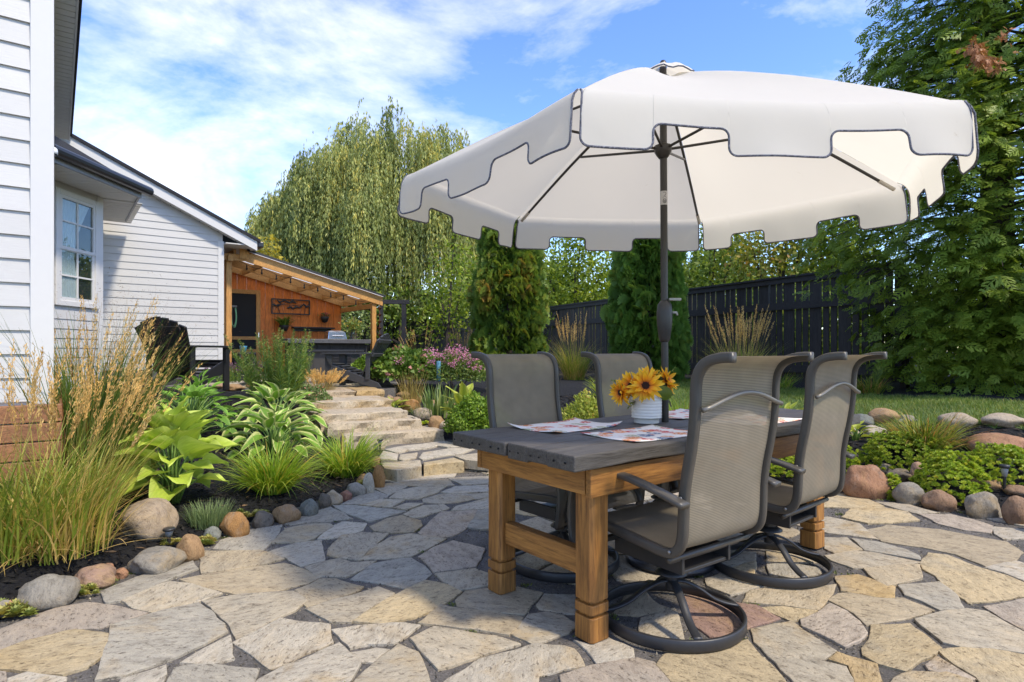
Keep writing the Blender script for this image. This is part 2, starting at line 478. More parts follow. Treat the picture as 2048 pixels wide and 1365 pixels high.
# mulch / soil
def mulch_mat():
    m, nt, N, L, B = newmat('bark_mulch')
    tc = N.new('ShaderNodeTexCoord')
    mp = N.new('ShaderNodeMapping'); mp.inputs['Scale'].default_value = (1, 2.2, 1); mp.inputs['Rotation'].default_value = (0, 0, 0.6); L.new(tc.outputs['Object'], mp.inputs['Vector'])
    v = N.new('ShaderNodeTexVoronoi'); v.inputs['Scale'].default_value = 38; L.new(mp.outputs[0], v.inputs['Vector'])
    n = noise(N, L, tc.outputs['Object'], 60, 5, 0.7)
    rp = ramp(N, [(0.2, (0.006, 0.0055, 0.006)), (0.6, (0.018, 0.016, 0.016)), (0.9, (0.05, 0.042, 0.038))]); L.new(math_(N, L, 'MULTIPLY', v.outputs['Color'], n.outputs['Fac']), rp.inputs['Fac'])
    L.new(rp.outputs['Color'], B.inputs['Base Color']); B.inputs['Roughness'].default_value = 0.9
    bump(N, L, math_(N, L, 'ADD', v.outputs['Distance'], n.outputs['Fac']), 0.9, 0.03, B)
    return m
MULCH = mulch_mat()
def build_ground():
    def ax(lo, hi, st):
        near = np.arange(lo, hi + 1e-6, st)
        far = np.array([0.6, 1.5, 3, 6, 12, 25, 60, 150, 400, 1200, 3000.0])
        return np.concatenate([lo - far[::-1], near, hi + far])
    xs = ax(-9, 9, 0.14); ys = ax(-2, 16, 0.14)
    X, Y = np.meshgrid(xs, ys); Z = gz(X.ravel(), Y.ravel())
    V = np.stack([X.ravel(), Y.ravel(), Z], 1)
    nx, ny = len(xs), len(ys); i = (np.arange(ny - 1)[:, None] * nx + np.arange(nx - 1)[None]).ravel()
    Q = np.stack([i, i + 1, i + 1 + nx, i + nx], 1)
    o = np_obj('ground', V, Q, None, MULCH, sm=True)
    tag(o, 'dark mulched soil of the sloping garden beds', None, kind='structure')
build_ground()

# ------------------------------------------------------------------ patio: mortar bed and single flagstones
def grit_mat():
    m, nt, N, L, B = newmat('grit_joint')
    tc = N.new('ShaderNodeTexCoord')
    n = noise(N, L, tc.outputs['Object'], 140, 5, 0.75); n2 = noise(N, L, tc.outputs['Object'], 5, 4, 0.6)
    rp = ramp(N, [(0.3, (0.05, 0.046, 0.042)), (0.55, (0.135, 0.125, 0.112)), (0.75, (0.30, 0.28, 0.25))]); L.new(n.outputs['Fac'], rp.inputs['Fac'])
    v = ramp(N, [(0.35, (0.75, 0.73, 0.7)), (0.65, (1.25, 1.2, 1.15))]); L.new(n2.outputs['Fac'], v.inputs['Fac'])
    L.new(mixc(N, L, 1, rp.outputs['Color'], v.outputs['Color'], 'MULTIPLY'), B.inputs['Base Color']); B.inputs['Roughness'].default_value = 0.9
    bump(N, L, n.outputs['Fac'], 0.8, 0.008, B)
    return m
GRIT = grit_mat()
patio = bpy.data.objects.new('patio', None); patio.location = (0.65, 2.55, 0); COL.objects.link(patio); patio['kind'] = 'structure'
patio['label'] = 'round flagstone patio with grey grit joints'
mb = MB(); mb.prism([(p[0] + (p[0] - .65) * .02, p[1] + (p[1] - 2.55) * .02) for p in PATIO], -0.06, 0.003)
mb.build('joint_bed', GRIT, patio)

SC = {'c': (.50, .46, .385), 'w': (.55, .52, .46), 'g': (.425, .41, .37), 'b': (.42, .42, .395), 'y': (.52, .44, .30), 't': (.48, .42, .32), 'p': (.46, .41, .36), 'r': (.36, .25, .22), 'o': (.50, .39, .23)}
# outlines read off the photograph's paving: (crop origin x, y, crop scale, [(colour, outline)...])
TR = [
 (0, 1050, 2.926, [
  ('p', [(-60,660),(0,630),(330,500),(510,470),(700,490),(860,530),(720,575),(580,618),(440,620),(300,655),(0,745),(-60,770)]),
  ('y', [(-80,785),(0,755),(140,700),(300,665),(440,630),(635,655),(580,790),(500,850),(370,895),(180,880),(0,855),(-80,840)]),
  ('g', [(590,410),(800,320),(1000,265),(1130,225),(1160,270),(1020,320),(860,390),(700,460),(625,470)]),
  ('c', [(705,455),(860,380),(1000,345),(1120,355),(1300,415),(1200,450),(1050,490),(900,525),(780,500)]),
  ('g', [(655,600),(880,540),(1040,500),(1160,470),(1250,540),(1330,640),(1200,710),(1050,780),(900,840),(720,900),(560,925),(600,780),(640,660)]),
  ('t', [(1170,170),(1350,165),(1520,160),(1670,210),(1500,250),(1330,275),(1180,295)]),
  ('t', [(1050,330),(1250,290),(1450,260),(1660,235),(1780,270),(1870,320),(1800,350),(1650,390),(1480,420),(1380,415),(1200,375)]),
  ('c', [(1190,460),(1400,420),(1570,410),(1720,400),(1795,460),(1730,515),(1600,570),(1480,640),(1385,680),(1340,590),(1260,520)]),
  ('w', [(1365,705),(1500,640),(1640,560),(1920,600),(1945,700),(1780,770),(1670,830),(1580,855),(1480,770)]),
  ('w', [(1060,825),(1200,740),(1345,665),(1370,800),(1250,830)]),
  ('g', [(960,1000),(1020,855),(1200,837),(1515,862),(1440,1000)]),
  ('w', [(720,925),(965,845),(970,900),(930,990),(700,990)]),
  ('w', [(1510,925),(1680,840),(1830,780),(1985,712),(2040,780),(2112,828),(2050,920),(2000,1010),(1440,1010)]),
  ('w', [(1385,800),(1420,795),(1500,825),(1470,848)]),
  ('w', [(60,920),(150,892),(300,905),(380,918),(340,1000),(40,1000)]),
  ('p', [(-200,870),(20,880),(40,930),(-20,1000),(-200,1000)]),
  ('g', [(1250,150),(1290,100),(1450,40),(1650,8),(1630,60),(1580,120),(1535,160),(1350,155)]),
  ('c', [(1590,115),(1680,30),(1800,5),(1930,5),(1945,20),(1830,95),(1780,110)]),
  ('w', [(1540,180),(1730,115),(1880,100),(1900,220),(1760,255),(1680,200)])]),
 (650, 1050, 2.926, [
  ('c', [(-112,260),(-2,225),(85,210),(150,230),(300,222),(240,260),(120,318),(0,310),(-40,318)]),
  ('w', [(-40,90),(40,20),(100,-10),(240,0),(220,40),(120,75),(0,95)]),
  ('t', [(-165,395),(-20,332),(60,330),(220,375),(200,395),(100,430),(0,465),(-100,490)]),
  ('c', [(-120,505),(20,465),(150,430),(310,380),(405,415),(300,480),(220,530),(150,580),(30,580)]),
  ('y', [(165,580),(350,460),(480,390),(590,340),(700,360),(800,405),(740,450),(640,510),(500,560),(330,592)]),
  ('c', [(20,150),(100,70),(200,55),(370,60),(300,120),(230,180),(190,215),(80,205),(20,185)]),
  ('c', [(200,215),(300,130),(390,80),(500,60),(700,90),(600,150),(500,195),(350,205)]),
  ('p', [(545,200),(640,140),(750,105),(930,150),(910,210),(880,255),(750,275),(640,285),(590,230)]),
  ('b', [(150,330),(280,240),(400,215),(500,205),(580,250),(620,300),(560,355),(470,385),(350,355),(250,340)]),
  ('c', [(650,300),(760,285),(880,268),(985,310),(985,365),(870,385),(790,397),(700,345)]),
  ('t', [(765,455),(830,405),(960,385),(1130,380),(1270,410),(1190,500),(1170,540),(1000,525),(780,490)]),
  ('t', [(550,590),(680,485),(780,505),(950,525),(1150,560),(1130,600),(1075,660),(900,630),(700,605)]),
  ('w', [(40,630),(250,600),(460,590),(550,605),(480,660),(400,710),(250,715),(150,738)]),
  ('c', [(500,680),(640,615),(820,640),(1000,670),(1130,715),(1000,750),(880,790),(740,840),(665,860),(580,770)]),
  ('c', [(1085,650),(1190,540),(1300,525),(1390,545),(1470,600),(1420,645),(1280,690),(1215,715)]),
  ('g', [(1245,480),(1290,420),(1460,420),(1470,530),(1400,530),(1260,500)]),
  ('w', [(720,920),(900,810),(1060,760),(1240,715),(1400,720),(1450,740),(1515,840),(1400,860),(1250,900),(1240,1010),(640,1010)]),
  ('c', [(180,920),(320,800),(430,715),(540,760),(600,880),(620,1010),(120,1010)]),
  ('w', [(140,765),(300,735),(365,745),(280,820),(200,815)]),
  ('w', [(650,890),(760,845),(690,920)]),
  ('w', [(1460,690),(1560,720),(1640,670),(1800,740),(1810,790),(1590,825),(1530,750)]),
  ('p', [(1380,900),(1560,840),(1830,795),(1930,820),(2010,920),(2040,1010),(1380,1010)]),
  ('c', [(1850,560),(2048,500),(2080,640),(2100,690),(1960,680),(1840,640)]),
  ('t', [(1690,530),(1760,430),(1880,405),(1940,480),(2000,500),(1830,545)])]),
 (1348, 1050, 2.926, [
  ('y', [(-97,840),(-50,780),(20,760),(250,770),(400,700),(430,690),(520,790),(640,925),(690,1010),(40,1010)]),
  ('c', [(455,625),(590,600),(690,580),(800,660),(930,750),(860,810),(1000,850),(1040,925),(1060,1010),(770,1010),(680,915),(550,780),(480,700)]),
  ('o', [(955,760),(1180,835),(1210,920),(1220,1010),(1085,1010),(1065,920),(1025,840),(905,805)]),
  ('p', [(745,570),(840,530),(915,475),(1010,520),(1080,580),(1130,650),(1110,680),(1000,730),(860,655),(760,610)]),
  ('y', [(1095,740),(1150,690),(1165,605),(1380,590),(1450,650),(1560,735),(1480,790),(1345,865),(1200,825),(1110,780)]),
  ('t', [(905,450),(960,415),(1070,405),(1250,440),(1340,440),(1520,510),(1380,560),(1130,595),(1060,530)]),
  ('o', [(945,315),(1080,305),(1200,350),(1290,375),(1285,440),(1180,435),(980,400)]),
  ('t', [(1115,270),(1280,250),(1440,245),(1445,325),(1340,350),(1250,375),(1180,340)]),
  ('g', [(1320,370),(1550,345),(1640,410),(1695,505),(1560,515),(1450,460),(1350,425)]),
  ('y', [(1445,235),(1490,175),(1600,185),(1800,265),(1950,310),(2048,350),(2120,390),(2048,430),(1850,455),(1720,470),(1620,390),(1530,310),(1450,270)]),
  ('c', [(1410,570),(1560,525),(1720,510),(1820,525),(1950,600),(2048,650),(2120,700),(2048,770),(1900,745),(1700,735),(1580,705),(1500,640)]),
  ('p', [(1815,490),(2048,445),(2130,440),(2130,660),(2048,630),(1920,560)]),
  ('y', [(1545,750),(1750,735),(1950,765),(2130,790),(2130,1010),(1860,1010),(1780,910),(1650,830)]),
  ('p', [(1475,840),(1540,790),(1640,850),(1760,920),(1700,930),(1500,865)]),
  ('t', [(1290,915),(1400,880),(1600,885),(1740,930),(1800,1010),(1240,1010)]),
  ('c', [(1205,840),(1330,880),(1300,905),(1230,900)]),
  ('t', [(410,460),(450,395),(600,375),(800,375),(945,360),(930,410),(840,505),(640,480)]),
  ('y', [(500,500),(640,490),(830,515),(740,560),(690,575),(610,545)]),
  ('r', [(40,425),(200,430),(380,470),(480,485),(620,558),(440,610),(300,665),(210,670),(90,580)]),
  ('c', [(230,190),(330,160),(480,170),(470,215),(330,250),(260,230)]),
  ('y', [(330,265),(480,225),(470,310),(420,300)]),
  ('g', [(540,245),(700,240),(850,265),(860,300),(700,325),(560,300)]),
  ('t', [(540,160),(700,170),(850,230),(700,232),(545,222)]),
  ('c', [(190,330),(280,290),(440,330),(520,370),(420,400),(330,420),(200,370)]),
  ('c', [(890,190),(1050,155),(1200,180),(1440,230),(1380,240),(1200,260),(1050,265),(930,220)]),
  ('c', [(880,85),(1010,85),(1040,115),(1100,155),(940,175),(880,150)]),
  ('g', [(1040,90),(1200,112),(1350,155),(1430,190),(1440,215),(1250,180),(1120,160)]),
  ('t', [(1130,40),(1250,10),(1550,35),(1700,65),(1950,110),(2040,170),(2000,215),(1830,255),(1650,180),(1450,140),(1220,105)]),
  ('c', [(670,-5),(900,-40),(1080,0),(1200,95),(1010,65),(900,55)]),
  ('w', [(1820,265),(2000,225),(2130,260),(2130,380),(2048,345),(1920,290)])]),
 (1500, 780, 3.737, [
  ('y', [(540,885),(560,780),(700,785),(860,815),(1000,880),(750,890)]),
  ('y', [(690,965),(760,895),(990,890),(1180,925),(1260,985),(1040,1005),(880,1010)]),
  ('p', [(1270,945),(1500,945),(1700,990),(1810,1030),(1800,1085),(1600,1060),(1420,1015)]),
  ('c', [(940,850),(1150,860),(1400,930),(1260,940),(1050,885)]),
  ('w', [(1825,1035),(2048,1060),(2150,1121),(1900,1130),(1830,1090)])]),
 (560, 850, 4.655, [
  ('b', [(495,765),(700,765),(1000,800),(1160,820),(1000,870),(840,918),(740,880),(600,830)]),
  ('g', [(60,935),(200,870),(470,775),(560,820),(670,885),(450,915),(250,925),(100,945)]),
  ('t', [(840,960),(1000,890),(1130,855),(1300,910),(1320,950),(1250,1010),(1050,1020),(880,1000)]),
  ('c', [(1150,845),(1330,765),(1520,755),(1580,790),(1480,820),(1320,870),(1240,880)]),
  ('p', [(1300,1020),(1420,890),(1500,820),(1660,815),(1840,805),(1780,920),(1700,1000),(1600,1050),(1350,1075)]),
  ('b', [(1755,970),(1850,810),(1940,800),(2000,900),(1960,985),(1880,990)]),
  ('c', [(750,760),(940,705),(1160,715),(1040,780),(900,775)]),
  ('g', [(560,755),(700,690),(880,625),(1000,670),(990,690),(760,755)]),
  ('c', [(870,600),(980,560),(1100,545),(1190,575),(1080,640),(1010,665),(930,625)]),
  ('c', [(1020,695),(1130,620),(1300,590),(1540,590),(1460,645),(1300,700),(1200,708)]),
  ('c', [(1060,790),(1180,745),(1330,745),(1180,805)]),
  ('c', [(1330,700),(1500,655),(1740,650),(1810,700),(1650,735),(1450,745),(1340,730)]),
  ('t', [(1100,540),(1300,520),(1560,515),(1620,570),(1540,580),(1300,580),(1150,575)]),
  ('w', [(980,520),(1300,480),(1640,465),(1620,495),(1400,515),(1100,540),(990,535)]),
  ('c', [(1570,510),(1700,500),(1940,490),(1940,560),(1700,570)]),
  ('w', [(1500,640),(1640,585),(1930,575),(1940,635),(1750,645),(1600,655)]),
  ('w', [(1590,810),(1640,770),(1800,730),(1940,690),(1960,790),(1800,800)]),
  ('c', [(1750,655),(1940,645),(1940,685),(1820,705)])]),
]
def inpoly(P, poly):
    x, y = P[:, 0], P[:, 1]; ins = np.zeros(len(P), bool); n = len(poly)
    for i in range(n):
        a, b = poly[i], poly[(i + 1) % n]
        c = (a[1] > y) != (b[1] > y)
        ins ^= c & (x < a[0] + (y - a[1]) / (b[1] - a[1] + 1e-12) * (b[0] - a[0]))
    return ins
def densify(poly, st):
    out = []
    n = len(poly)
    for i in range(n):
        a = np.array(poly[i]); b = np.array(poly[(i + 1) % n]); k = max(1, int(np.hypot(*(b - a)) / st))
        for j in range(k): out.append(a + (b - a) * j / k)
    return np.array(out)
def area(p):
    x, y = p[:, 0], p[:, 1]; return 0.5 * np.sum(x * np.roll(y, -1) - np.roll(x, -1) * y)
def inset(poly, d):
    p = np.array(poly); n = len(p)
    if area(p) < 0: p = p[::-1]
    e = np.roll(p, -1, 0) - p; L = np.hypot(e[:, 0], e[:, 1])[:, None] + 1e-9; nn = np.stack([-e[:, 1], e[:, 0]], 1) / L
    av = nn + np.roll(nn, 1, 0); av /= np.maximum(np.hypot(av[:, 0], av[:, 1])[:, None], 0.5)
    return p + av * d
def rough_outline(poly, amp, st, seed):
    p = densify(poly, st); n = len(p)
    if area(p) < 0: p = p[::-1]
    e = np.roll(p, -1, 0) - np.roll(p, 1, 0); nn = np.stack([e[:, 1], -e[:, 0]], 1); nn /= np.hypot(nn[:, 0], nn[:, 1])[:, None] + 1e-9
    d = np.array([mnoise.noise((q[0] * 9, q[1] * 9, seed)) + 0.6 * mnoise.noise((q[0] * 26, q[1] * 26, seed + 3)) for q in p])
    return p + nn * (d * amp)[:, None]
def slab_mesh(poly, top, bot, chamfer, wob=0.0, mat=None, seed=0):
    """flat stone: worn rounded arris, slightly dished top"""
    p = np.array(poly); c = p.mean(0); n = len(p)
    q1 = inset(p, chamfer); 
    if area(p) < 0: p = p[::-1]
    q2 = inset(p, chamfer * 3.2)
    def zz(q): return np.array([wob * mnoise.noise((a[0] * 4, a[1] * 4, seed)) for a in q])
    V = [(a[0], a[1], bot) for a in p] + [(a[0], a[1], top - chamfer * 0.9) for a in p]
    V += [(a[0], a[1], top - chamfer * 0.25 + w) for a, w in zip(q1, zz(q1))] + [(a[0], a[1], top + w) for a, w in zip(q2, zz(q2))]
    V = [(x - c[0], y - c[1], z) for x, y, z in V]
    F = []
    for r in range(3):
        for i in range(n):
            j = (i + 1) % n; F.append((r * n + i, r * n + j, (r + 1) * n + j, (r + 1) * n + i))
    tri = tessellate_polygon([[Vector(V[3 * n + i]) for i in range(n)]])
    for t in tri:
        a, b, cc = [Vector(V[3 * n + k]) for k in t]
        F.append(tuple(3 * n + k for k in (t if (b - a).cross(cc - a).z > 0 else t[::-1])))
    me = bpy.data.meshes.new('stone'); me.from_pydata(V, [], F); me.update()
    sm = np.ones(len(me.polygons), bool); sm[:n] = False; me.polygons.foreach_set('use_smooth', sm)
    if mat: me.materials.append(mat)
    return me, c

ALLP = []
def stones():
    polys = []
    grid = None
    for ox, oy, s, lst in TR:
        for code, pl in lst:
            w = []
            for x, y in pl:
                px, py = ox + x / s, oy + y / s
                d = FPX * CH / (py - HOR); w.append(((px - 1024) / FPX * d, d))
            w = np.array(w)
            if area(w) < 0: w = w[::-1]
            # skip an outline that mostly repeats an earlier one
            smp = np.concatenate([w * 0.6 + w.mean(0) * 0.4, w * 0.25 + w.mean(0) * .75])
            if any(inpoly(smp, q).mean() > 0.3 for _, q in polys): continue
            polys.append((code, w))
    # fill the paving the furniture hides, and what lies behind the camera
    bd = np.concatenate([densify(w, 0.05) for _, w in polys])
    seeds = []
    cand = np.stack([rng.uniform(-2.5, 3.9, 6000), rng.uniform(-0.8, 6.1, 6000)], 1)
    cand = cand[sdf(cand[:, 0], cand[:, 1]) < -0.10]
    for _, w in polys: cand = cand[~inpoly(cand, w)]
    cand = cand[np.array([np.min((bd[:, 0] - p[0]) ** 2 + (bd[:, 1] - p[1]) ** 2) for p in cand]) > 0.11 ** 2]
    for p in cand:
        if seeds and np.min(np.hypot(*(np.array(seeds) - p).T)) < rng.uniform(0.28, 0.44): continue
        seeds.append(p)
    seeds = np.array(seeds); allp = np.concatenate([seeds, bd])
    border = densify(PATIO, 0.2); 
    for i, p in enumerate(seeds):
        cell = [p + np.array(o) for o in ((-.6, -.6), (.6, -.6), (.6, .6), (-.6, .6))]
        dd = np.hypot(*(allp - p).T); near = np.argsort(dd)[1:160]
        for k in near:
            if dd[k] > 1.25: break
            m = (allp[k] + p) / 2; nn = allp[k] - p
            new = []
            for a, b in zip(cell, cell[1:] + cell[:1]):
                sa, sb = (a - m) @ nn, (b - m) @ nn
                if sa <= 0: new.append(a)
                if sa * sb < 0: new.append(a + (b - a) * sa / (sa - sb))
            cell = new
            if len(cell) < 3: break
        if len(cell) < 3: continue
        w = np.array(cell)
        keep = [0]
        for j in range(1, len(w)):
            if np.hypot(*(w[j] - w[keep[-1]])) > 0.05: keep.append(j)
        w = w[keep]
        if len(w) < 3 or abs(area(w)) < 0.025: continue
        w = inset(w, 0.018)
        w = np.array([q if sdf(q[0:1], q[1:2])[0] < 0 else q + (PC - q) * 0.06 for q in w])
        polys.append((rng.choice(list('ccwgtytpc')), w))
    ALLP.extend(w for _, w in polys)
    for i, (code, w) in enumerate(polys):
        o_ = rough_outline(inset(w, -0.0065), 0.010, 0.04, i * 1.7)
        if len(o_) < 4 or abs(area(o_)) < 0.004: continue
        me, c = slab_mesh(o_, 0.0125 + rng.uniform(-0.0025, 0.003), -0.02, 0.0022, 0.0025, STONE, i)
        col = np.array(SC[code]) * rng.uniform(0.9, 1.08)
        piece('flagstone', me, patio, Matrix.Translation((c[0], c[1], 0)), True, tuple(col))
stones()
def grit():
    """loose grit and moss in the joints"""
    c = np.stack([rng.uniform(-2.4, 3.8, 60000), rng.uniform(1.6, 6.0, 60000)], 1); c = c[(sdf(c[:, 0], c[:, 1]) < -.02) & (np.abs(c[:, 0]) / c[:, 1] < .95)]
    for w in ALLP: c = c[~inpoly(c, inset(w, -.004))]
    c = c[:11000]; n = len(c); P = np.column_stack([c, np.full(n, .004) + rng.uniform(0, .004, n)])
    D = rng.normal(size=(n, 3)) * [1, 1, .35]; Nn = np.array([0, 0, 1.0]) + rng.normal(size=(n, 3)) * .5
    o = np_obj('joint_grit', *leaves(P, D, Nn, rng.uniform(.006, .015, n), rng.uniform(.004, .010, n), .2), leafmat('grit_chip', [(0, (.03, .028, .026)), (.5, (.10, .095, .088)), (.9, (.22, .21, .19)), (1, (.36, .33, .28))], 0, .9))
    tag(o, 'loose grey grit lying in the joints of the paving', 'grit', kind='stuff')
    k = c[rng.integers(0, n, 70)]; q = np.repeat(k, 26, 0) + rng.normal(size=(70 * 26, 2)) * .012; m = len(q)
    o = np_obj('joint_moss', *leaves(np.column_stack([q, np.full(m, .004)]), rng.normal(size=(m, 3)) * [.6, .6, .3] + [0, 0, .6], rnd_unit(m), rng.uniform(.008, .02, m), .006, .1), leafmat('moss', [(0, (.06, .09, .02)), (1, (.16, .20, .05))], .1))
    tag(o, 'tiny tufts of moss in the paving joints', 'moss', kind='stuff')
grit()

# ------------------------------------------------------------------ steps and landing
UH = Vector((0.796, 0.605, 0)).normalized()          # along the house front
VH = Vector((-0.605, 0.796, 0)).normalized()         # away from it
steps = thing('garden_steps', 'pale rough limestone steps climbing from patio to terrace', 'steps', (-1.2, 5.7, 0))
def rough_block(name, L, Rr, depth, z0, z1, parent, col, seed, amp=0.025, dirv=VH):
    """quarried slab: front edge from L to R, split faces"""
    L = Vector((L[0], L[1])); Rr = Vector((Rr[0], Rr[1])); b = Vector((dirv.x, dirv.y)) * depth
    out = densify([tuple(L), tuple(Rr), tuple(Rr + b), tuple(L + b)], 0.07)
    n = len(out); V = []; F = []; c = out.mean(0)
    e = np.roll(out, -1, 0) - np.roll(out, 1, 0); nn = np.stack([e[:, 1], -e[:, 0]], 1); nn /= np.hypot(nn[:, 0], nn[:, 1])[:, None]
    rows = [(z0, 0), (z0 + (z1 - z0) * .35, 1), (z0 + (z1 - z0) * .7, 1), (z1 - .012, .8)]
    for r, (z, k) in enumerate(rows):
        for i, p in enumerate(out):
            d = amp * (0.4 + k) * mnoise.noise((p[0] * 5, p[1] * 5 + r * 1.3, seed)) + amp * 0.5 * mnoise.noise((p[0] * 15, p[1] * 15 + r * 7, seed))
            V.append((p[0] + nn[i][0] * d - c[0], p[1] + nn[i][1] * d - c[1], z))
    for q, dz in ((0.018, -0.002), (0.07, 0.0)):
        for i in range(n):
            x, y, z = V[3 * n + i]; l = math.hypot(x, y) + 1e-6
            V.append((x - nn[i][0] * q, y - nn[i][1] * q, z1 + dz + 0.008 * mnoise.noise((x * 5, y * 5, seed))))
    for r in range(5):
        for i in range(n):
            j = (i + 1) % n; F.append((r * n + i, r * n + j, (r + 1) * n + j, (r + 1) * n + i))
    F.append(tuple(range(5 * n, 6 * n)))
    me = bpy.data.meshes.new(name); me.from_pydata(V, [], F); me.update(); me.materials.append(STONE)
    sm = np.zeros(len(F), bool); sm[3 * n:] = True; me.polygons.foreach_set('use_smooth', sm)
    return piece(name, me, parent, Matrix.Translation((c[0], c[1], 0)), True, col)
# landing: paving slabs on a low course
def px_poly(pts, ox, oy, s, z):
    out = []
    for x, y in pts:
        px, py = ox + x / s, oy + y / s
        d = FPX * (CH - z) / (py - HOR); out.append(((px - 1024) / FPX * d, d))
    return np.array(out)
ZL = 0.115
for i, (code, pl) in enumerate([('w', [(920,300),(960,240),(1100,270),(1090,325),(940,320)]), ('w', [(970,225),(1170,190),(1320,175),(1500,180),(1400,210),(1200,230),(1090,260)]),
        ('c', [(1105,320),(1115,272),(1280,255),(1270,300),(1150,328)]), ('w', [(1290,300),(1330,250),(1600,212),(1820,215),(1700,260),(1500,285),(1330,318)]),
        ('w', [(1330,172),(1520,148),(1830,198),(1560,205)]), ('c', [(1620,290),(1840,262),(1990,300),(1940,345),(1720,325)]), ('c', [(1850,255),(1990,200),(2130,230),(2100,290),(2000,290)]),
        ('c', [(945,350),(1310,325),(1312,385),(1090,420),(970,400)]), ('y', [(1335,345),(1620,300),(1715,335),(1340,375)])]):
    w = px_poly(pl, 560, 850, 4.655, ZL)
    if area(w) < 0: w = w[::-1]
    me, c = slab_mesh(rough_outline(w, 0.01, 0.06, i + 90), ZL + rng.uniform(-.004, .004), 0.0 if i > 6 else 0.03, 0.006, 0.004, STONE, i)
    piece('landing_stone', me, steps, Matrix.Translation((c[0], c[1], 0)), True, SC[code])
base = px_poly([(925,330),(960,200),(1320,120),(1530,100),(1900,150),(2240,200),(2160,330),(1715,345),(1340,370),(970,410)], 560, 850, 4.655, ZL - 0.02)
if area(base) < 0: base = base[::-1]
mb = MB(); mb.prism([tuple(p) for p in inset(base, 0.03)], 0.0, ZL - 0.02); mb.build('landing_bed', GRIT, steps)
# (left px, right px, lower edge y left/right, depth)
zb = 0.10
STP = [((690, 893), (888, 879), 0.23, 0.5), ((655, 868), (845, 857), 0.345, 0.5), ((640, 846), (815, 836), 0.435, 0.85), ((625, 820), (786, 813), 0.525, 0.85), ((610, 796), (768, 791), 0.60, 0.9)]
zprev = ZL
for k, (l, r, zt, dep) in enumerate(STP):
    P = []
    for px, py in (l, r):
        d = FPX * (CH - zprev) / (py - HOR); P.append(((px - 1024) / FPX * d, d))
    dv = Vector((-(P[1][1] - P[0][1]), P[1][0] - P[0][0], 0)).normalized()
    if k in (4,):
        m = (P[0][0] * .37 + P[1][0] * .63, P[0][1] * .37 + P[1][1] * .63)
        rough_block('step_slab', P[0], m, dep, zprev - 0.12, zt, steps, (.50, .42, .32), k + 3, 0.03, dv)
        rough_block('step_slab', (m[0] + .012, m[1] + .01), P[1], dep, zprev - 0.12, zt + .004, steps, (.50, .37, .2), k + 13, 0.03, dv)
    else:
        rough_block('step_slab', P[0], P[1], dep, zprev - 0.14, zt, steps, (.53, .47, .385), k + 3, 0.045, dv)
    zprev = zt
TZ = 0.60
# upper terrace with its own paving
terr = bpy.data.objects.new('terrace', None); terr.location = (-3.6, 11, TZ); COL.objects.link(terr); terr['kind'] = 'structure'; terr['label'] = 'upper flagstone terrace in front of the cedar shelter'
tp = [(-2.95, 8.1), (-1.75, 8.95), (-1.9, 10.2), (-2.6, 13), (-3.3, 16.2), (-4.7, 16.9), (-7.4, 14.6), (-6.1, 12.4), (-5.6, 9.6), (-4.2, 9.0)]
mb = MB(); mb.prism(tp, 0.40, TZ - 0.012); mb.build('terrace_bed', GRIT, terr)
tpn = np.array(tp)
pts = []
while len(pts) < 70:
    p = np.array([rng.uniform(-7.4, -1.7), rng.uniform(8.1, 16.8)])
    if not inpoly(p[None], tpn)[0]: continue
    if pts and np.min(np.hypot(*(np.array(pts) - p).T)) < 0.5: continue
    pts.append(p)
pts = np.array(pts)
for i, p in enumerate(pts):
    cell = [p + np.array(o) for o in ((-.5, -.5), (.5, -.5), (.5, .5), (-.5, .5))]
    dd = np.hypot(*(pts - p).T)
    for k in np.argsort(dd)[1:16]:
        m = (pts[k] + p) / 2; nn = pts[k] - p; new = []
        for a, b in zip(cell, cell[1:] + cell[:1]):
            sa, sb = (a - m) @ nn, (b - m) @ nn
            if sa <= 0: new.append(a)
            if sa * sb < 0: new.append(a + (b - a) * sa / (sa - sb))
        cell = new
    w = inset(np.array(cell), 0.02)
    if not inpoly(w, tpn).all(): w = p + (w - p) * 0.75
    if not inpoly(w, tpn).all(): continue
    me, c = slab_mesh(rough_outline(w, 0.012, 0.12, i + 300), TZ + rng.uniform(-.004, .004), TZ - .05, 0.006, 0.003, STONE, i)
    piece('flagstone', me, terr, Matrix.Translation((c[0], c[1], 0)), True, SC[rng.choice(list('ccwgt'))])
# ------------------------------------------------------------------ house
NRM = -VH                                   # front walls face this way
def lap_board(name, parent, o, du, nr, s0b, s1b, s0t, s1t, zb, zt, mat, proud=0.016):
    o = Vector(o); f = []
    for s, z, p in ((s0b, zb, 0), (s0b, zb, proud), (s0t, zt, .003), (s0t, zt, 0), (s1b, zb, 0), (s1b, zb, proud), (s1t, zt, .003), (s1t, zt, 0)):
        q = o + du * s + nr * p; f.append((q.x, q.y, z))
    m = MB(); m.add(f, ((0,1,2,3),(7,6,5,4),(1,5,6,2),(0,4,5,1),(2,6,7,3),(0,3,7,4)))
    ob = m.build(name, mat, parent); return ob
house = thing('house', 'white lap sided house with dark roof and projecting bay window', 'house', (-4.5, 7.0, 0.5))
EXP = 0.137
NC = Vector((-2.73, 3.54, 0)); SIDE = Vector((UH.x, UH.y, 0))
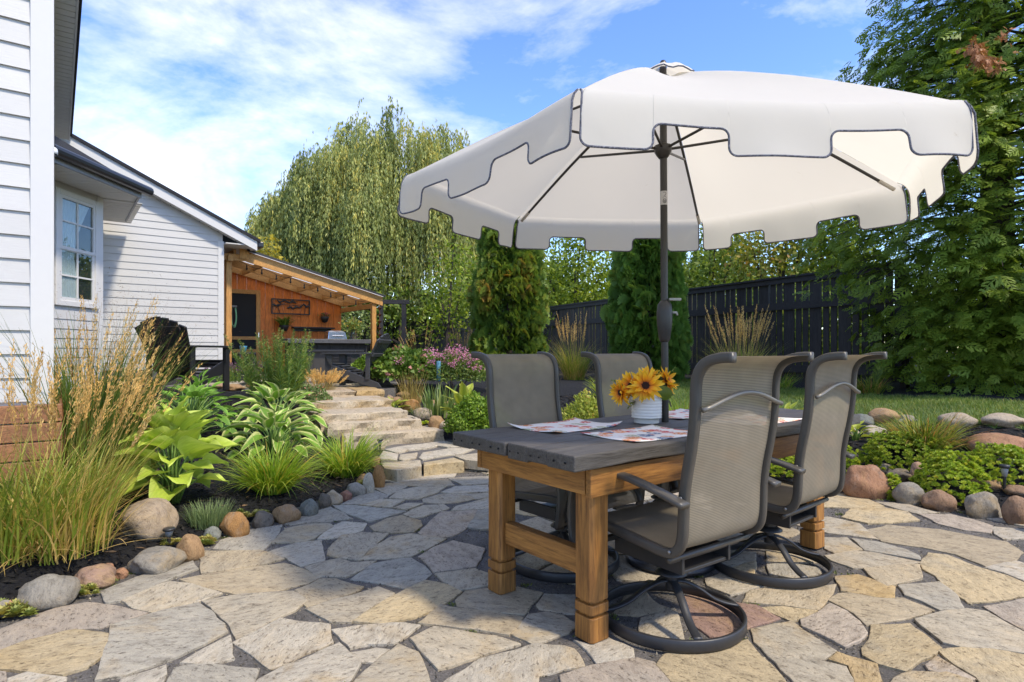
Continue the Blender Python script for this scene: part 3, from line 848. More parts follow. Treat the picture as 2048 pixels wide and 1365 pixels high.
# near wing: front wall and long side wall
wing = MB().box((-4, 0.0, 0.55), (0, 0.12, 5.2), Matrix.Translation(NC) @ Matrix((UH, VH, Vector((0,0,1)))).transposed().to_4x4()).build('wall', SIDING, house)
z = 0.86
while z < 5.0:
    lap_board('siding_board', wing, NC, UH, NRM, -3.4, -0.088, -3.4, -0.088, z, z + EXP + .004, SIDING, 0.018); z += EXP
wing2 = MB().box((-0.12, 0.125, 0.5), (0, 9.4, 4.83), Matrix.Translation(NC) @ Matrix((UH, VH, Vector((0,0,1)))).transposed().to_4x4()).build('wall', SIDING, house)
z = 0.86
while z < 4.75:
    lap_board('siding_board', wing2, NC, VH, SIDE, 0.09, 8.9, 0.09, 8.9, z, z + EXP + .004, SIDING, 0.014); z += EXP
def frame(o, a, b): return Matrix.Translation(o) @ Matrix((a, b, Vector((0, 0, 1)))).transposed().to_4x4()
FN = frame(NC, UH, VH)                      # x along front, y away, z up
mb = MB(); mb.box((-0.088, -0.022, 0.84), (0.022, 0.0, 4.84), FN); mb.box((0.0, 0.0005, 0.84), (0.0225, 0.088, 4.84), FN); mb.build('corner_trim', TRIM, house, bevel=.004)
for i in range(4):
    m = MB(); m.box((-3.0, -0.055 + .004 * (i % 2), 0.415 + i * .108), (0.06, 0.0, 0.415 + i * .108 + .10), FN)
    m.box((0.045, 0.0, 0.415 + i * .108), (0.062 + .003 * (i % 2), 0.9, 0.415 + i * .108 + .10), FN)
    m.build('skirting_plank', DECKW, house, bevel=.004)
# eave along the side wall
ov = 0.205
def soffit_mat():
    m, nt, N, L, B = newmat('vented_soffit')
    tc = N.new('ShaderNodeTexCoord'); n = noise(N, L, tc.outputs['Object'], 20)
    L.new(mixc(N, L, n.outputs['Fac'], (.60, .58, .53), (.68, .66, .61)), B.inputs['Base Color']); B.inputs['Roughness'].default_value = .6
    return m
SOFF = soffit_mat()
eave = MB().box((0.0, -0.35, 4.87), (ov, 8.66, 4.885), FN).build('soffit', SOFF, house)
k = 0
t = -0.33
while t < 8.6:
    MB().box((0.004, t, 4.852), (ov - .004, t + .128, 4.866), FN).build('soffit_panel', SOFF, eave); t += 0.142
mb = MB(); mb.box((ov, -0.4, 4.84), (ov + .02, 8.66, 5.0), FN); mb.build('fascia', TRIM, house)
mb = MB(); vs = []
for y in (-0.45, 8.9):
    for x, zz in ((ov + .055, 4.965), (ov + .055, 5.035), (-3.2, 6.75), (-3.2, 6.68)): vs.append(FN @ Vector((x, y, zz)))
mb.add(vs, ((0,1,2,3),(7,6,5,4),(0,4,5,1),(1,5,6,2),(2,6,7,3),(3,7,4,0))); mb.build('roof', SHINGLE, house)
# far gable
GC = Vector((-5.96, 12.36, 0)); FG = frame(GC, UH, VH)
ZR, SL = 3.55, 0.48
def zr(s): return ZR + SL * s               # s measured leftwards from the corner
gv = [FG @ Vector(p) for p in ((0, .0, .55), (-3.4, .0, .55), (-3.4, 0, zr(3.4)), (0, 0, ZR))]
gb = [FG @ Vector(p) for p in ((0, .12, .55), (-3.4, .12, .55), (-3.4, .12, zr(3.4)), (0, .12, ZR))]
mb = MB(); mb.add(gv + gb, ((0,1,2,3),(7,6,5,4),(0,4,5,1),(1,5,6,2),(2,6,7,3),(3,7,4,0))); gable = mb.build('wall', SIDING, house)
z = 0.79
while z < 5.1:
    zt = z + EXP + .004
    e0 = 0.09 if z < ZR - .1 else (z - ZR) / SL
    e1 = 0.09 if zt < ZR - .1 else (zt - ZR) / SL
    e0 = max(e0, .09); e1 = max(e1, .09)
    if e1 < 3.2:
        lap_board('siding_board', gable, GC, UH, NRM, -3.35, -e0, -3.35, -e1, z, zt, SIDING, 0.016)
    z += EXP
mb = MB(); mb.box((-0.09, -0.022, 0.79), (0.02, 0, ZR - .14), FG); mb.box((0, .001, .79), (.021, .09, ZR - .14), FG); mb.build('corner_trim', TRIM, house)
mb = MB(); mb.box((-3.3, -0.006, .45), (0, .0, .79), FG); mb.build('foundation', plain('grey_foundation', (.10, .10, .105), .9, 0, .2, 20, .4), house)
# side wall beyond the corner
mb = MB(); mb.box((-.12, .13, .55), (0, 4, 3.4), FG); mb.build('wall', SIDING, house)
OV = 0.22
def slopebox(s0, s1, y0, y1, dz0, dz1):
    vs = [FG @ Vector((-s, y, zr(s) + dz)) for s in (s0, s1) for y in (y0, y1) for dz in (dz0, dz1)]
    return vs, ((0,1,3,2),(4,6,7,5),(0,4,5,1),(2,3,7,6),(0,2,6,4),(1,5,7,3))
m = MB(); m.add(*slopebox(-.62, 3.3, -OV, -OV + .025, .0, .20)); m.build('fascia', TRIM, house)
rs = MB(); rs.add(*slopebox(-.60, 3.3, -OV + .026, -.0, .02, .032)); rsof = rs.build('soffit', SOFF, house)
s = -.58
while s < 3.2:
    MB().add(*slopebox(s, s + .155, -OV + .03, -.004, .004, .018)).build('soffit_panel', SOFF, rsof); s += .17
m = MB(); m.add(*slopebox(-.68, 3.35, -OV - .04, 4.2, .20, .26)); m.build('roof', SHINGLE, house)
m = MB(); m.box((0.0225, -OV + .03, ZR - .2), (.60, 4.0, ZR - .18), FG); m.build('soffit', SOFF, house)
m = MB(); m.box((.60, -OV + .03, ZR - .24), (.625, 4.0, ZR - .10), FG); m.build('fascia', TRIM, house)
m = MB(); m.box((.63, -OV - .02, ZR - .22), (.75, 4.0, ZR - .10), FG); m.build('gutter', GUTTER, house, bevel=.02)
# bay with window
BX, BY0, BY1, BZ = -6.41, 7.6, 9.37, 3.555
bay = MB(); bay.box((BX - .1, BY0, .6), (BX, BY1, BZ)); bayw = bay.build('wall', SIDING, house)
C1 = Vector((BX, BY1, 0)); C2 = C1 + VH * 2.1
bv = [C1 + Vector((0, 0, .6)), C2 + Vector((0, 0, .6)), C2 + Vector((0, 0, BZ)), C1 + Vector((0, 0, BZ))]
bb = [p - UH * .1 for p in bv]
MB().add(bv + bb, ((0,1,2,3),(7,6,5,4),(0,4,5,1),(1,5,6,2),(2,6,7,3),(3,7,4,0))).build('wall', SIDING, house)
WY0, WY1, WZ0, WZ1 = 8.43, 9.21, 1.85, 3.40
X1 = Vector((1, 0, 0)); Y1 = Vector((0, 1, 0))
z = .79
while z < BZ - .05:
    zt = min(z + EXP + .004, BZ)
    if zt < WZ0 - .07 or z > WZ1 + .06:
        lap_board('siding_board', bayw, (BX, 0, 0), Y1, X1, BY0, BY1 - .1, BY0, BY1 - .1, z, zt, SIDING)
    else:
        lap_board('siding_board', bayw, (BX, 0, 0), Y1, X1, WY1 + .045, BY1 - .1, WY1 + .045, BY1 - .1, z, zt, SIDING)
        lap_board('siding_board', bayw, (BX, 0, 0), Y1, X1, BY0, WY0 - .045, BY0, WY0 - .045, z, zt, SIDING)
    z += EXP
mb = MB(); mb.box((BX, BY1 - .1, .7), (BX + .022, BY1 + .005, BZ)); mb.build('corner_trim', TRIM, house)
win = MB()
def rect_frame(m, x0, x1, y0, y1, z0, z1, w):
    m.box((x0, y0, z0), (x1, y0 + w, z1)); m.box((x0, y1 - w, z0), (x1, y1, z1)); m.box((x0, y0 + w, z0), (x1, y1 - w, z0 + w)); m.box((x0, y0 + w, z1 - w), (x1, y1 - w, z1)); return m
rect_frame(win, BX + .001, BX + .045, WY0 - .045, WY1 + .045, WZ0 - .05, WZ1 + .05, .075)
win = win.build('window', TRIM, house, bevel=.006)
mb = MB(); rect_frame(mb, BX + .004, BX + .038, WY0 + .031, WY1 - .031, (WZ0 + WZ1) / 2 - .02, WZ1 - .026, .045); mb.build('upper_sash', TRIM, win)
mb = MB(); rect_frame(mb, BX + .002, BX + .026, WY0 + .031, WY1 - .031, WZ0 + .026, (WZ0 + WZ1) / 2 + .018, .05); mb.build('lower_sash', TRIM, win)
mb = MB(); ym = (WY0 + WY1) / 2; zq = (WZ1 - WZ0) / 4
mb.box((BX + .006, ym - .012, WZ0 + .08), (BX + .030, ym + .012, WZ1 - .08))
for q in (1, 3): mb.box((BX + .007, WY0 + .07, WZ0 + zq * q - .012), (BX + .031, WY1 - .07, WZ0 + zq * q + .012))
mb.build('muntin', TRIM, win)
def glass_mat():
    m, nt, N, L, B = newmat('window_glass')
    B.inputs['Base Color'].default_value = (.9, .95, .95, 1); B.inputs['Roughness'].default_value = .02
    G = N.new('ShaderNodeBsdfGlossy'); G.inputs['Roughness'].default_value = .01; G.inputs['Color'].default_value = (.9, .93, .95, 1)
    T = N.new('ShaderNodeBsdfTransparent'); T.inputs['Color'].default_value = (.86, .9, .9, 1)
    lw = N.new('ShaderNodeLayerWeight'); pw = math_(N, L, 'POWER', lw.outputs['Facing'], 4.0); fo = math_(N, L, 'ADD', math_(N, L, 'MULTIPLY', pw, .85), .05)
    S = N.new('ShaderNodeMixShader'); L.new(fo, S.inputs[0]); L.new(T.outputs[0], S.inputs[1]); L.new(G.outputs[0], S.inputs[2]); L.new(S.outputs[0], N['Material Output'].inputs['Surface'])
    return m
GLASS = glass_mat()
mb = MB(); mb.box((BX + .014, WY0 + .05, WZ0 + .05), (BX + .018, WY1 - .05, WZ1 - .05)); mb.build('pane', GLASS, win)
mb = MB(); mb.box((BX + .0005, WY0 - .02, WZ0), (BX + .0012, WY1 + .02, WZ1)); mb.build('room_shade_sheet', plain('painted_room_shade', (.03, .032, .034), .9), win)  # thin backing sheet on the wall; the room's shade is its dark colour
m = MB(); nn = 40                                  # gathered curtain tied back to the near side
vs = []; fs = []
for j in range(13):
    zz = WZ1 - .08 - (WZ1 - WZ0 - .14) * j / 12
    wd = .60 - .30 * math.sin(min(1, j / 7) * math.pi / 2)
    if j > 7: wd = .30 + .02 * (j - 7)
    for i in range(nn + 1):
        u = i / nn; vs.append((BX + .007 + .0045 * math.sin(u * 46 + j * .2), WY0 + .05 + wd * u, zz))
for j in range(12):
    for i in range(nn): a = j * (nn + 1) + i; fs.append((a, a + 1, a + nn + 2, a + nn + 1))
m.add(vs, fs).build('curtain', plain('sheer_curtain', (.62, .64, .64), .9, 0, .1, 40), win, sm=True)
# bay roof edge
sp = [(BX, 7.55), (-5.80, 7.55), (-5.80, 9.30), (-7.10, 11.02), (C2.x, C2.y), (BX, BY1)]
m = MB(); m.prism(sp, BZ, BZ + .012); bsof = m.build('soffit', SOFF, house)
for i in range(11):
    y = 7.7 + i * .15
    MB().box((BX + .03, y, BZ - .012), (-5.82, y + .135, BZ - .001)).build('soffit_panel', SOFF, bsof)
for i in range(10):
    o0 = C1 + VH * (.05 + i * .19)
    MB().box((0.03, 0, BZ - .012), (.55, .17, BZ - .001), frame(o0, UH, VH)).build('soffit_panel', SOFF, bsof)
m = MB(); m.bar((-5.775, 7.5, BZ + .05), (-5.775, 9.33, BZ + .05), .03, .15); m.build('fascia', plain('grey_fascia', (.26, .26, .27), .5, 0, .1), house)
m = MB(); m.bar(Vector((-5.79, 9.31, BZ + .05)), Vector((-7.10, 11.03, BZ + .05)), .03, .15); m.build('fascia', MATS['grey_fascia'], house)
m = MB(); m.tube([(-5.69, 7.4, BZ + .10), (-5.69, 9.42, BZ + .10)], .07, 12); m.build('gutter', GUTTER, house, sm=False)
m = MB(); A_, B_, C_, P_ = (-5.76, 7.5, BZ + .14), (-5.76, 9.34, BZ + .14), (-7.10, 11.06, BZ + .14), (-7.7, 10.3, BZ + .85)
m.add([A_, B_, C_, P_, (-6.6, 8.2, BZ + .75), (-7.9, 9.5, BZ + .1)], ((0, 1, 4), (1, 3, 4), (1, 2, 3), (0, 4, 3, 5), (0, 5, 2, 1), (2, 5, 3))).build('bay_roof', SHINGLE, house)
flood = thing('security_light', 'small white dome light tucked under the eave', 'light', at(106, 303, 7.3))
mb = MB(); mb.lathe([(.005, .05), (.03, .046), (.045, .03), (.05, .0), (.05, -.035)], 16); mb.build('dome', plain('white_plastic', (.75, .77, .78), .3, 0, .03), flood, keep=False, sm=True)
mb = MB(); mb.lathe([(.04, -.05), (.045, -.0355)], 16); mb.build('mount', BLACKM, flood, keep=False)

# ------------------------------------------------------------------ black board fence
FA = Vector((5.04, 10.5, 0)); FD = Vector((-.46, .887, 0)).normalized(); FNRM = Vector((FD.y, -FD.x, 0)) * -1
fence = thing('board_fence', 'long black stained board fence running behind the garden', 'fence', (2.5, 15.4, .6))
FF = frame(FA, FD, FNRM)                                   # x along the fence, y towards the garden
if FNRM.dot(-FA) < 0: FNRM = -FNRM; FF = frame(FA, FD, FNRM)
def ftop(t): return 2.46 + max(0, t - 10) * .012
def board_mesh(w, h, d, mat, ax=2):
    m = MB(); m.box((0, -d, 0), (w, 0, h)); return m.mesh('board', False, mat)
narrow = board_mesh(.105, 1.72, .022, BLACKW[2]); wide = board_mesh(.215, 1.72, .022, BLACKW[2])
t = -1.7; k = 0
while t < 23.6:
    me, w = ((narrow, .105), (narrow, .105), (wide, .215))[k % 3]
    zt = ftop(t) - .05
    M = FF @ Matrix.Translation((t, -.03 - .004 * (k % 2), zt - 1.72 + rng.uniform(-.012, .0))) @ Matrix.Rotation(rng.uniform(-.004, .004), 4, 'Y')
    piece('picket', me, fence, M); t += w + rng.uniform(.026, .042); k += 1
tt = -1.7
while tt < 23.4:
    t1 = min(tt + 2.44, 23.6)
    for nm, dz, h, dp in (('middle_rail', -.50, .13, .035), ('bottom_rail', -1.62, .13, .035), ('top_rail', -.045, .09, .035)):
        a = FF @ Vector((tt, 0.0, ftop(tt) + dz)); b = FF @ Vector((t1 - .004, 0.0, ftop(t1) + dz))
        MB().bar(a, b, dp, h).build(nm, BLACKW[0], fence)
    a = FF @ Vector((tt, -.02, ftop(tt) + .018)); b = FF @ Vector((t1 - .003, -.02, ftop(t1) + .018))
    MB().bar(a, b, .14, .034).build('cap_board', BLACKW[0], fence)
    MB().box((tt - .045, -.15, .35), (tt + .045, -.06, ftop(tt) - .03), FF).build('post', BLACKW[2], fence)
    tt = t1
# short return at the far corner
cor = FF @ Vector((23.6, 0, 0))
fence2 = thing('board_fence', 'short dark fence return behind the cedar shelter', 'fence', (cor.x - 1.5, cor.y - 1, .6))
D2 = Vector((-.93, -.36, 0)).normalized(); F2 = frame(cor, D2, Vector((D2.y, -D2.x, 0)) * (1 if Vector((D2.y, -D2.x, 0)).dot(-cor) > 0 else -1))
t = .05
for k in range(18):
    piece('picket', wide, fence2, F2 @ Matrix.Translation((t, -.03, .95))); t += .24
for dz in (2.55, 1.9, 1.1):
    MB().bar(F2 @ Vector((0, 0, dz)), F2 @ Vector((4.3, 0, dz)), .035, .13).build('rail', BLACKW[0], fence2)
arb = thing('arbour_post', 'tall black timber post with top beam beside the shelter', 'arbour', at(808, 745, 20.0).to_tuple()[:2] + (.55,))
ax_ = at(808, 0, 20.0).x
MB().box((ax_ - .07, 19.93, .4), (ax_ + .07, 20.07, 2.72)).build('post', BLACKW[2], arb)
MB().box((ax_ - .85, 19.92, 2.725), (ax_ + .17, 20.08, 2.86)).build('beam', BLACKW[0], arb)
MB().box((ax_ - .80, 19.95, .4), (ax_ - .70, 20.05, 2.72)).build('post', BLACKW[2], arb)

# ------------------------------------------------------------------ cedar shelter with bar
PR = Vector((-3.43, 14.85, 0)); FS = frame(PR, UH, VH)      # x along the front (to the right), y away, z up
shel = thing('cedar_shelter', 'honey coloured timber lean-to with orange board back wall', 'shelter', (-4.7, 14.5, TZ))
WD = 2.1
def zs(x): return 2.50 - .255 * (x - .2)                    # top of the front rafter; x is negative to the left
for nm, x in (('post', 0), ('post', -3.315)):
    MB().box((x - .055, -.055, .55), (x + .055, .055, zs(x) - .2), FS).build(nm, CEDAR[2], shel, bevel=.006)
def rafter(name, y, w, dz0, dz1, x0, x1, mat):
    vs = [FS @ Vector((x, yy, zs(x) + dz)) for x in (x0, x1) for yy in (y - w / 2, y + w / 2) for dz in (dz0, dz1)]
    o = MB().add(vs, ((0,1,3,2),(4,6,7,5),(0,4,5,1),(2,3,7,6),(0,2,6,4),(1,5,7,3))); return o.build(name, mat, shel)
FX = [wood('honey_cedar_long', (0.72, 0.40, 0.12), (0.52, 0.24, 0.055), 0)][0]
rafter('front_rafter', -.08, .05, -.22, 0, -2.98, .2, FX)
rafter('middle_rafter', 1.05, .045, -.20, -.02, -3.9, .15, FX)
rafter('back_rafter', WD - .06, .045, -.17, -.02, -3.9, .15, FX)
for x in (-3.2, -2.55, -1.9, -1.2, -.55, .05):
    vs = [FS @ Vector((x + dx, y, zs(x) + dz)) for dx in (-.022, .022) for y in (-.05, WD - .09) for dz in (-.155, -.03)]
    MB().add(vs, ((0,1,3,2),(4,6,7,5),(0,4,5,1),(2,3,7,6),(0,2,6,4),(1,5,7,3))).build('purlin', CEDAR[1], shel)
MB().box((-.045, .06, zs(0) - .34), (.045, WD - .05, zs(0) - .225), FS).build('side_beam', CEDAR[1], shel)
MB().box((-3.36, -.2, zs(-3.315) - .335), (-3.27, WD - .05, zs(-3.315) - .205), FS).build('side_beam', CEDAR[1], shel)
MB().box((-3.42, -.09, zs(-3.315) - .30), (-2.75, -.056, zs(-3.1) - .11), FS).build('header', CEDAR[0], shel)
MB().box((-3.12, -.14, zs(-3.1) - .20), (-2.93, -.108, zs(-3.1) + .06), FS).build('bracket_block', CEDAR[2], shel)
# ribbed pale roofing sheet
m = MB(); vs = []; fs = []; nx_ = 120
for i in range(nx_ + 1):
    x = -4.0 + 4.25 * i / nx_
    for y in (-.16, WD + .25): p = FS @ Vector((x, y, zs(x) + .022 + .009 * math.sin(i * math.pi / 2))); vs.append(p)
for i in range(nx_): fs.append((2 * i, 2 * i + 1, 2 * i + 3, 2 * i + 2))
def sheet_mat():
    m, nt, N, L, B = newmat('milky_roof_sheet')
    B.inputs['Base Color'].default_value = (.7, .7, .68, 1); B.inputs['Roughness'].default_value = .4
    T = N.new('ShaderNodeBsdfTranslucent'); T.inputs['Color'].default_value = (.8, .8, .78, 1)
    S = N.new('ShaderNodeMixShader'); S.inputs[0].default_value = .6; L.new(B.outputs[0], S.inputs[1]); L.new(T.outputs[0], S.inputs[2]); L.new(S.outputs[0], N['Material Output'].inputs['Surface'])
    return m
m.add(vs, fs).build('roof_sheet', sheet_mat(), shel)
rafter('roof_edge', -.175, .03, .0, .045, -2.98, .24, plain('dark_flashing', (.03, .03, .03), .5))
# back wall of upright boards
x = 0.0; bw = .223
DX0, DX1, DZ = -3.0, -2.13, 2.69
backw = MB().box((-4.4, WD + .03, .55), (.0, WD + .06, 2.2), FS).build('wall', ORANGE, shel)
while x > -4.3:
    x0 = x - bw + .006
    m = MB(); ov_ = x0 < DX1 and x > DX0
    segs = [(x0, x, .6)] if not ov_ else [(x0, x, DZ + .004)] + ([(DX1 + .002, x, .6)] if x0 < DX1 < x else []) + ([(x0, DX0 - .002, .6)] if x0 < DX0 < x else [])
    for c0, c1, zb_ in segs:
        top_ = (lambda q: zs(q) - .09) if zb_ > 1 or not ov_ else (lambda q: DZ + .004)
        vs = [FS @ Vector((xx, yy, zz)) for xx in (c0, c1) for yy in (WD, WD + .025) for zz in (zb_, top_(xx))]
        m.add(vs, ((0,1,3,2),(4,6,7,5),(0,4,5,1),(2,3,7,6),(0,2,6,4),(1,5,7,3)))
    m.build('wall_board', ORANGE, backw); x -= bw
# screen door
scr = plain('black_insect_screen', (.012, .012, .013), .8, 0, .3, 200)
door = MB().box((DX0 + .06, WD - .012, .64), (DX1 - .06, WD - .008, DZ - .06), FS).build('screen_door', scr, shel)
def dbar(nm, x0, x1, z0, z1, d=.03): return MB().box((x0, WD - .035, z0), (x1, WD - .035 + d, z1), FS).build(nm, CEDAR[2] if z1 - z0 > x1 - x0 else CEDAR[0], door)
dbar('stile', DX1 - .10, DX1, .62, DZ); dbar('stile', DX0, DX0 + .10, .62, DZ); dbar('rail', DX0 + .101, DX1 - .101, DZ - .10, DZ - .001)
dbar('rail', DX0 + .101, DX1 - .101, 1.44, 1.52); dbar('rail', DX0 + .101, DX1 - .101, 1.12, 1.20); dbar('rail', DX0 + .101, DX1 - .101, .62, .78); dbar('mullion', DX0 + .40, DX0 + .47, .781, 1.119)
MB().box((DX1 - .06, WD - .07, 1.5), (DX1 - .04, WD - .036, 1.62), FS).build('handle', plain('brushed_steel', (.6, .6, .6), .25, 1.0), door)
# string of bulbs under the rafters
strl = thing('string_lights', 'string of small bulbs slung beneath the shelter rafters', 'lights', FS @ Vector((-1.6, .45, 2.6)))
pts = []; bul = []
for i in range(57):
    x = -3.0 + 3.0 * i / 56; sag = .035 * math.sin(i / 56 * math.pi * 5) ** 2
    pts.append(FS @ Vector((x, .45, zs(x) - .16 - sag)))
    if i % 6 == 3: bul.append(FS @ Vector((x, .45, zs(x) - .165 - sag)))
MB().tube(pts, .006, 5).build('wire', BLACKM, strl)
bulb = MB().lathe([(.012, 0), (.017, -.035), (.012, -.05)], 8).lathe([(.012, -.051), (.024, -.08), (.02, -.105), (.004, -.118)], 10).mesh('bulb', True, plain('smoky_bulb', (.05, .045, .04), .15))
for b in bul: piece('bulb', bulb, strl, Matrix.Translation(b))
# picture of birds on a branch
art = thing('metal_wall_art', 'black metal frame of birds on branches on the orange wall', 'wall art', FS @ Vector((-1.37, WD - .04, 2.3)))
def fs_box(m, x0, x1, y0, y1, z0, z1): return m.box((x0, y0, z0), (x1, y1, z1), FS)
m = MB()
for a in ((-1.865, -.875, 2.48, 2.51), (-1.865, -.875, 2.11, 2.14), (-1.865, -1.835, 2.14, 2.48), (-.905, -.875, 2.14, 2.48)): fs_box(m, a[0], a[1], WD - .05, WD - .028, a[2], a[3])
m.build('frame', BLACKM, art)
m = MB()
for seg in ([(-1.83, 2.30), (-1.6, 2.36), (-1.3, 2.35), (-1.05, 2.38), (-.91, 2.33)], [(-1.75, 2.27), (-1.5, 2.42), (-1.3, 2.43)], [(-1.83, 2.40), (-1.7, 2.30), (-1.66, 2.14)], [(-.91, 2.40), (-1.0, 2.30), (-1.02, 2.14)]):
    m.tube([FS @ Vector((x, WD - .038, z)) for x, z in seg], .008, 6)
m.build('branch', BLACKM, art)
bird = MB()
bird.lathe([(.002, -.07), (.012, -.045), (.024, -.01), (.026, .02), (.016, .045), (.019, .055), (.016, .07), (.003, .085)], 10)
birdm = bird.mesh('bird', True, BLACKM)
for i, (x, z) in enumerate([(-1.66, 2.42), (-1.58, 2.45), (-1.44, 2.43), (-1.36, 2.44), (-1.28, 2.43), (-1.42, 2.29), (-1.35, 2.28), (-1.27, 2.29), (-1.20, 2.31), (-1.12, 2.32), (-1.76, 2.33), (-1.70, 2.34), (-1.0, 2.36), (-.95, 2.33)]):
    piece('bird', birdm, art, FS @ Matrix.Translation((x, WD - .04, z)) @ Matrix.Rotation(R(70 if i % 3 else 50) * (1 if i % 2 else -1), 4, 'Y') @ Matrix.Diagonal((1, .5, 1, 1)))
shelf = thing('wall_shelf', 'long black shelf fixed low on the orange wall', 'shelf', FS @ Vector((-.8, WD - .1, 1.75)))
fs_box(MB(), -1.35, -.25, WD - .2, WD - .005, 1.755, 1.79).build('board', BLACKM, shelf)
fs_box(MB(), -1.30, -.30, WD - .03, WD - .006, 1.68, 1.752).build('back_rail', BLACKM, shelf)
# bar counter
BL, BR = at(575, 0, 13.2), at(742, 0, 14.45); BD = Vector((BR.x - BL.x, BR.y - BL.y, 0)); BLN = BD.length; BD.normalize(); BV = Vector((-BD.y, BD.x, 0))
FB = frame(Vector((BL.x, BL.y, 0)), BD, BV)
bar = thing('bar_counter', 'dark bar counter with thick grey top inside the shelter', 'bar', (BL.x + .8, BL.y + .7, TZ))
MB().box((0, 0, 1.335), (BLN, .62, 1.43), FB).build('counter_top', wood('grey_bar_top', (.13, .13, .135), (.07, .07, .075), 0, .5, .7), bar, bevel=.008)
MB().box((.12, .2, .62), (BLN - .05, .55, 1.334), FB).build('cabinet', BLACKW[2], bar, bevel=.004)
for i in range(6): MB().box((.125 + i * .31, .188, .64), (.42 + i * .31, .199, 1.32), FB).build('front_board', BLACKW[2], bar)
g = thing('grill_hood', 'shiny stainless steel hood standing on the bar counter', 'hood', FB @ Vector((BLN - .75, .36, 1.431)))
steel = plain('stainless', (.62, .62, .62), .22, 1.0, .06, 6)
gh = MB(); gf = frame(FB @ Vector((BLN - .98, .22, 1.431)), BD, BV)
gh.add([gf @ Vector(p) for p in ((0,0,0),(.47,0,0),(.47,.3,0),(0,.3,0),(.03,.03,.17),(.44,.03,.17),(.44,.27,.17),(.03,.27,.17),(.07,.07,.205),(.40,.07,.205),(.40,.23,.205),(.07,.23,.205))],
       ((3,2,1,0),(0,1,5,4),(1,2,6,5),(2,3,7,6),(3,0,4,7),(4,5,9,8),(5,6,10,9),(6,7,11,10),(7,4,8,11),(8,9,10,11)))
gh.build('hood_shell', steel, g, bevel=.012)
MB().tube([gf @ Vector((.1, -.02, .09)), gf @ Vector((.37, -.02, .09))], .009, 8).build('handle', steel, g)
# rain chain on the right post
rc = thing('rain_chain', 'copper cup rain chain hanging from the shelter corner', 'rain chain', FS @ Vector((.12, -.1, .7)))
cop = plain('aged_copper', (.26, .13, .075), .45, .7, .4, 30)
cupm = MB().lathe([(.012, 0), (.02, .005), (.055, .06), (.06, .062), (.05, .055), (.015, .012)], 12).mesh('cup', True, cop)
for i in range(9):
    zc = .85 + i * .165; piece('cup', cupm, rc, FS @ Matrix.Translation((.12, -.1, zc)))
MB().tube([FS @ Vector((.12, -.1, .72)), FS @ Vector((.12, -.1, 2.38))], .008, 6).build('link_rod', cop, rc)
# hose coil, small table and blue pot by the left post
hs = thing('garden_hose', 'coiled green hose hanging beside the screen door', 'hose', FS @ Vector((-3.2, .25, 1.75)))
gm = plain('green_hose', (.06, .16, .09), .4)
for q in range(3):
    MB().tube([FS @ Vector((-3.19 + .012 * q + .05 * math.cos(t), .12 + .02 * q, 1.90 + (.20 + .02 * q) * math.sin(t))) for t in np.linspace(0, 2 * math.pi, 20)[:-1]], .007, 6, closed=True).build('coil', gm, hs, sm=True)
MB().box((-3.26, .02, 2.1), (-3.14, .16, 2.14), FS).build('hook', BLACKM, hs)
st = thing('side_table', 'small black side table behind the left shelter post', 'table', FS @ Vector((-3.05, -.35, TZ)))
MB().box((-3.22, -.5, 1.10), (-2.88, -.2, 1.13), FS).build('top', BLACKM, st)
for sx in (-3.2, -2.92):
    for sy in (-.48, -.24): MB().box((sx, sy, .605), (sx + .025, sy + .025, 1.0995), FS).build('leg', BLACKM, st)
bp = thing('blue_pot', 'small blue pot on the black side table', 'pot', FS @ Vector((-3.1, -.36, 1.131)))
MB().lathe([(.055, 0), (.075, .12), (.08, .13), (.07, .13), (.06, .02)], 16).build('pot', plain('sky_blue_glaze', (.10, .38, .55), .3), bp, keep=False, sm=True)
# ------------------------------------------------------------------ dining table
ST = 0.016                                                  # stones stand this high
TU = Vector((.79, .613, 0)).normalized(); TV = Vector((-TU.y, TU.x, 0))
TC = Vector((0.90, 3.28, 0)); TROT = math.atan2(TU.y, TU.x)
table = thing('dining_table', 'long timber dining table with charcoal plank top and oiled pine legs', 'table', (TC.x, TC.y, ST), TROT)
H_T = .767 - ST
edges = [-.455, -.298, -.170, -.035, .105, .245, .395]
def plank(y0, y1, z0, z1, x0, x1, seed):
    """worn plank with a wavy under edge and softened end"""
    m = MB(); n = 22; vs = []; fs = []
    for i in range(n + 1):
        x = x0 + (x1 - x0) * i / n
        w = .004 * mnoise.noise((x * 2, seed, 0)); dz = .007 * mnoise.noise((x * 3, seed, 5)); dt = .0025 * mnoise.noise((x * 4, seed, 9))
        vs += [(x, y0 + w, z0 + dz), (x, y1 + w * .5, z0 + dz), (x, y1 + w * .5, z1 + dt), (x, y0 + w, z1 + dt)]
    for i in range(n):
        a = i * 4
        for k in range(4): fs.append((a + k, a + (k + 1) % 4, a + 4 + (k + 1) % 4, a + 4 + k))
    fs.append((3, 2, 1, 0)); fs.append((4 * n, 4 * n + 1, 4 * n + 2, 4 * n + 3)); fs = [f[::-1] for f in fs]
    return m.add(vs, fs)
for i in range(6):
    o = plank(edges[i] + .0015, edges[i + 1] - .0015, H_T - .058 - .006 * (i % 3 == 2), H_T - .001 * (i % 2), -1.205 + .006 * ((i * 7) % 3), 1.20, i * 3.3)
    pk = o.build('top_plank', TTOP, table, keep=False, bevel=.006)
    for q in (.3, .7):
        yb = edges[i] + (edges[i + 1] - edges[i]) * q
        MB().lathe([(.0042, 0), (.0042, .004)], 8, Matrix.Translation((-1.2065, yb, H_T - .03)) @ Matrix.Rotation(R(-90), 4, 'Y')).build('screw_hole', plain('dark_hole', (.004, .004, .004), .9), pk, keep=False)
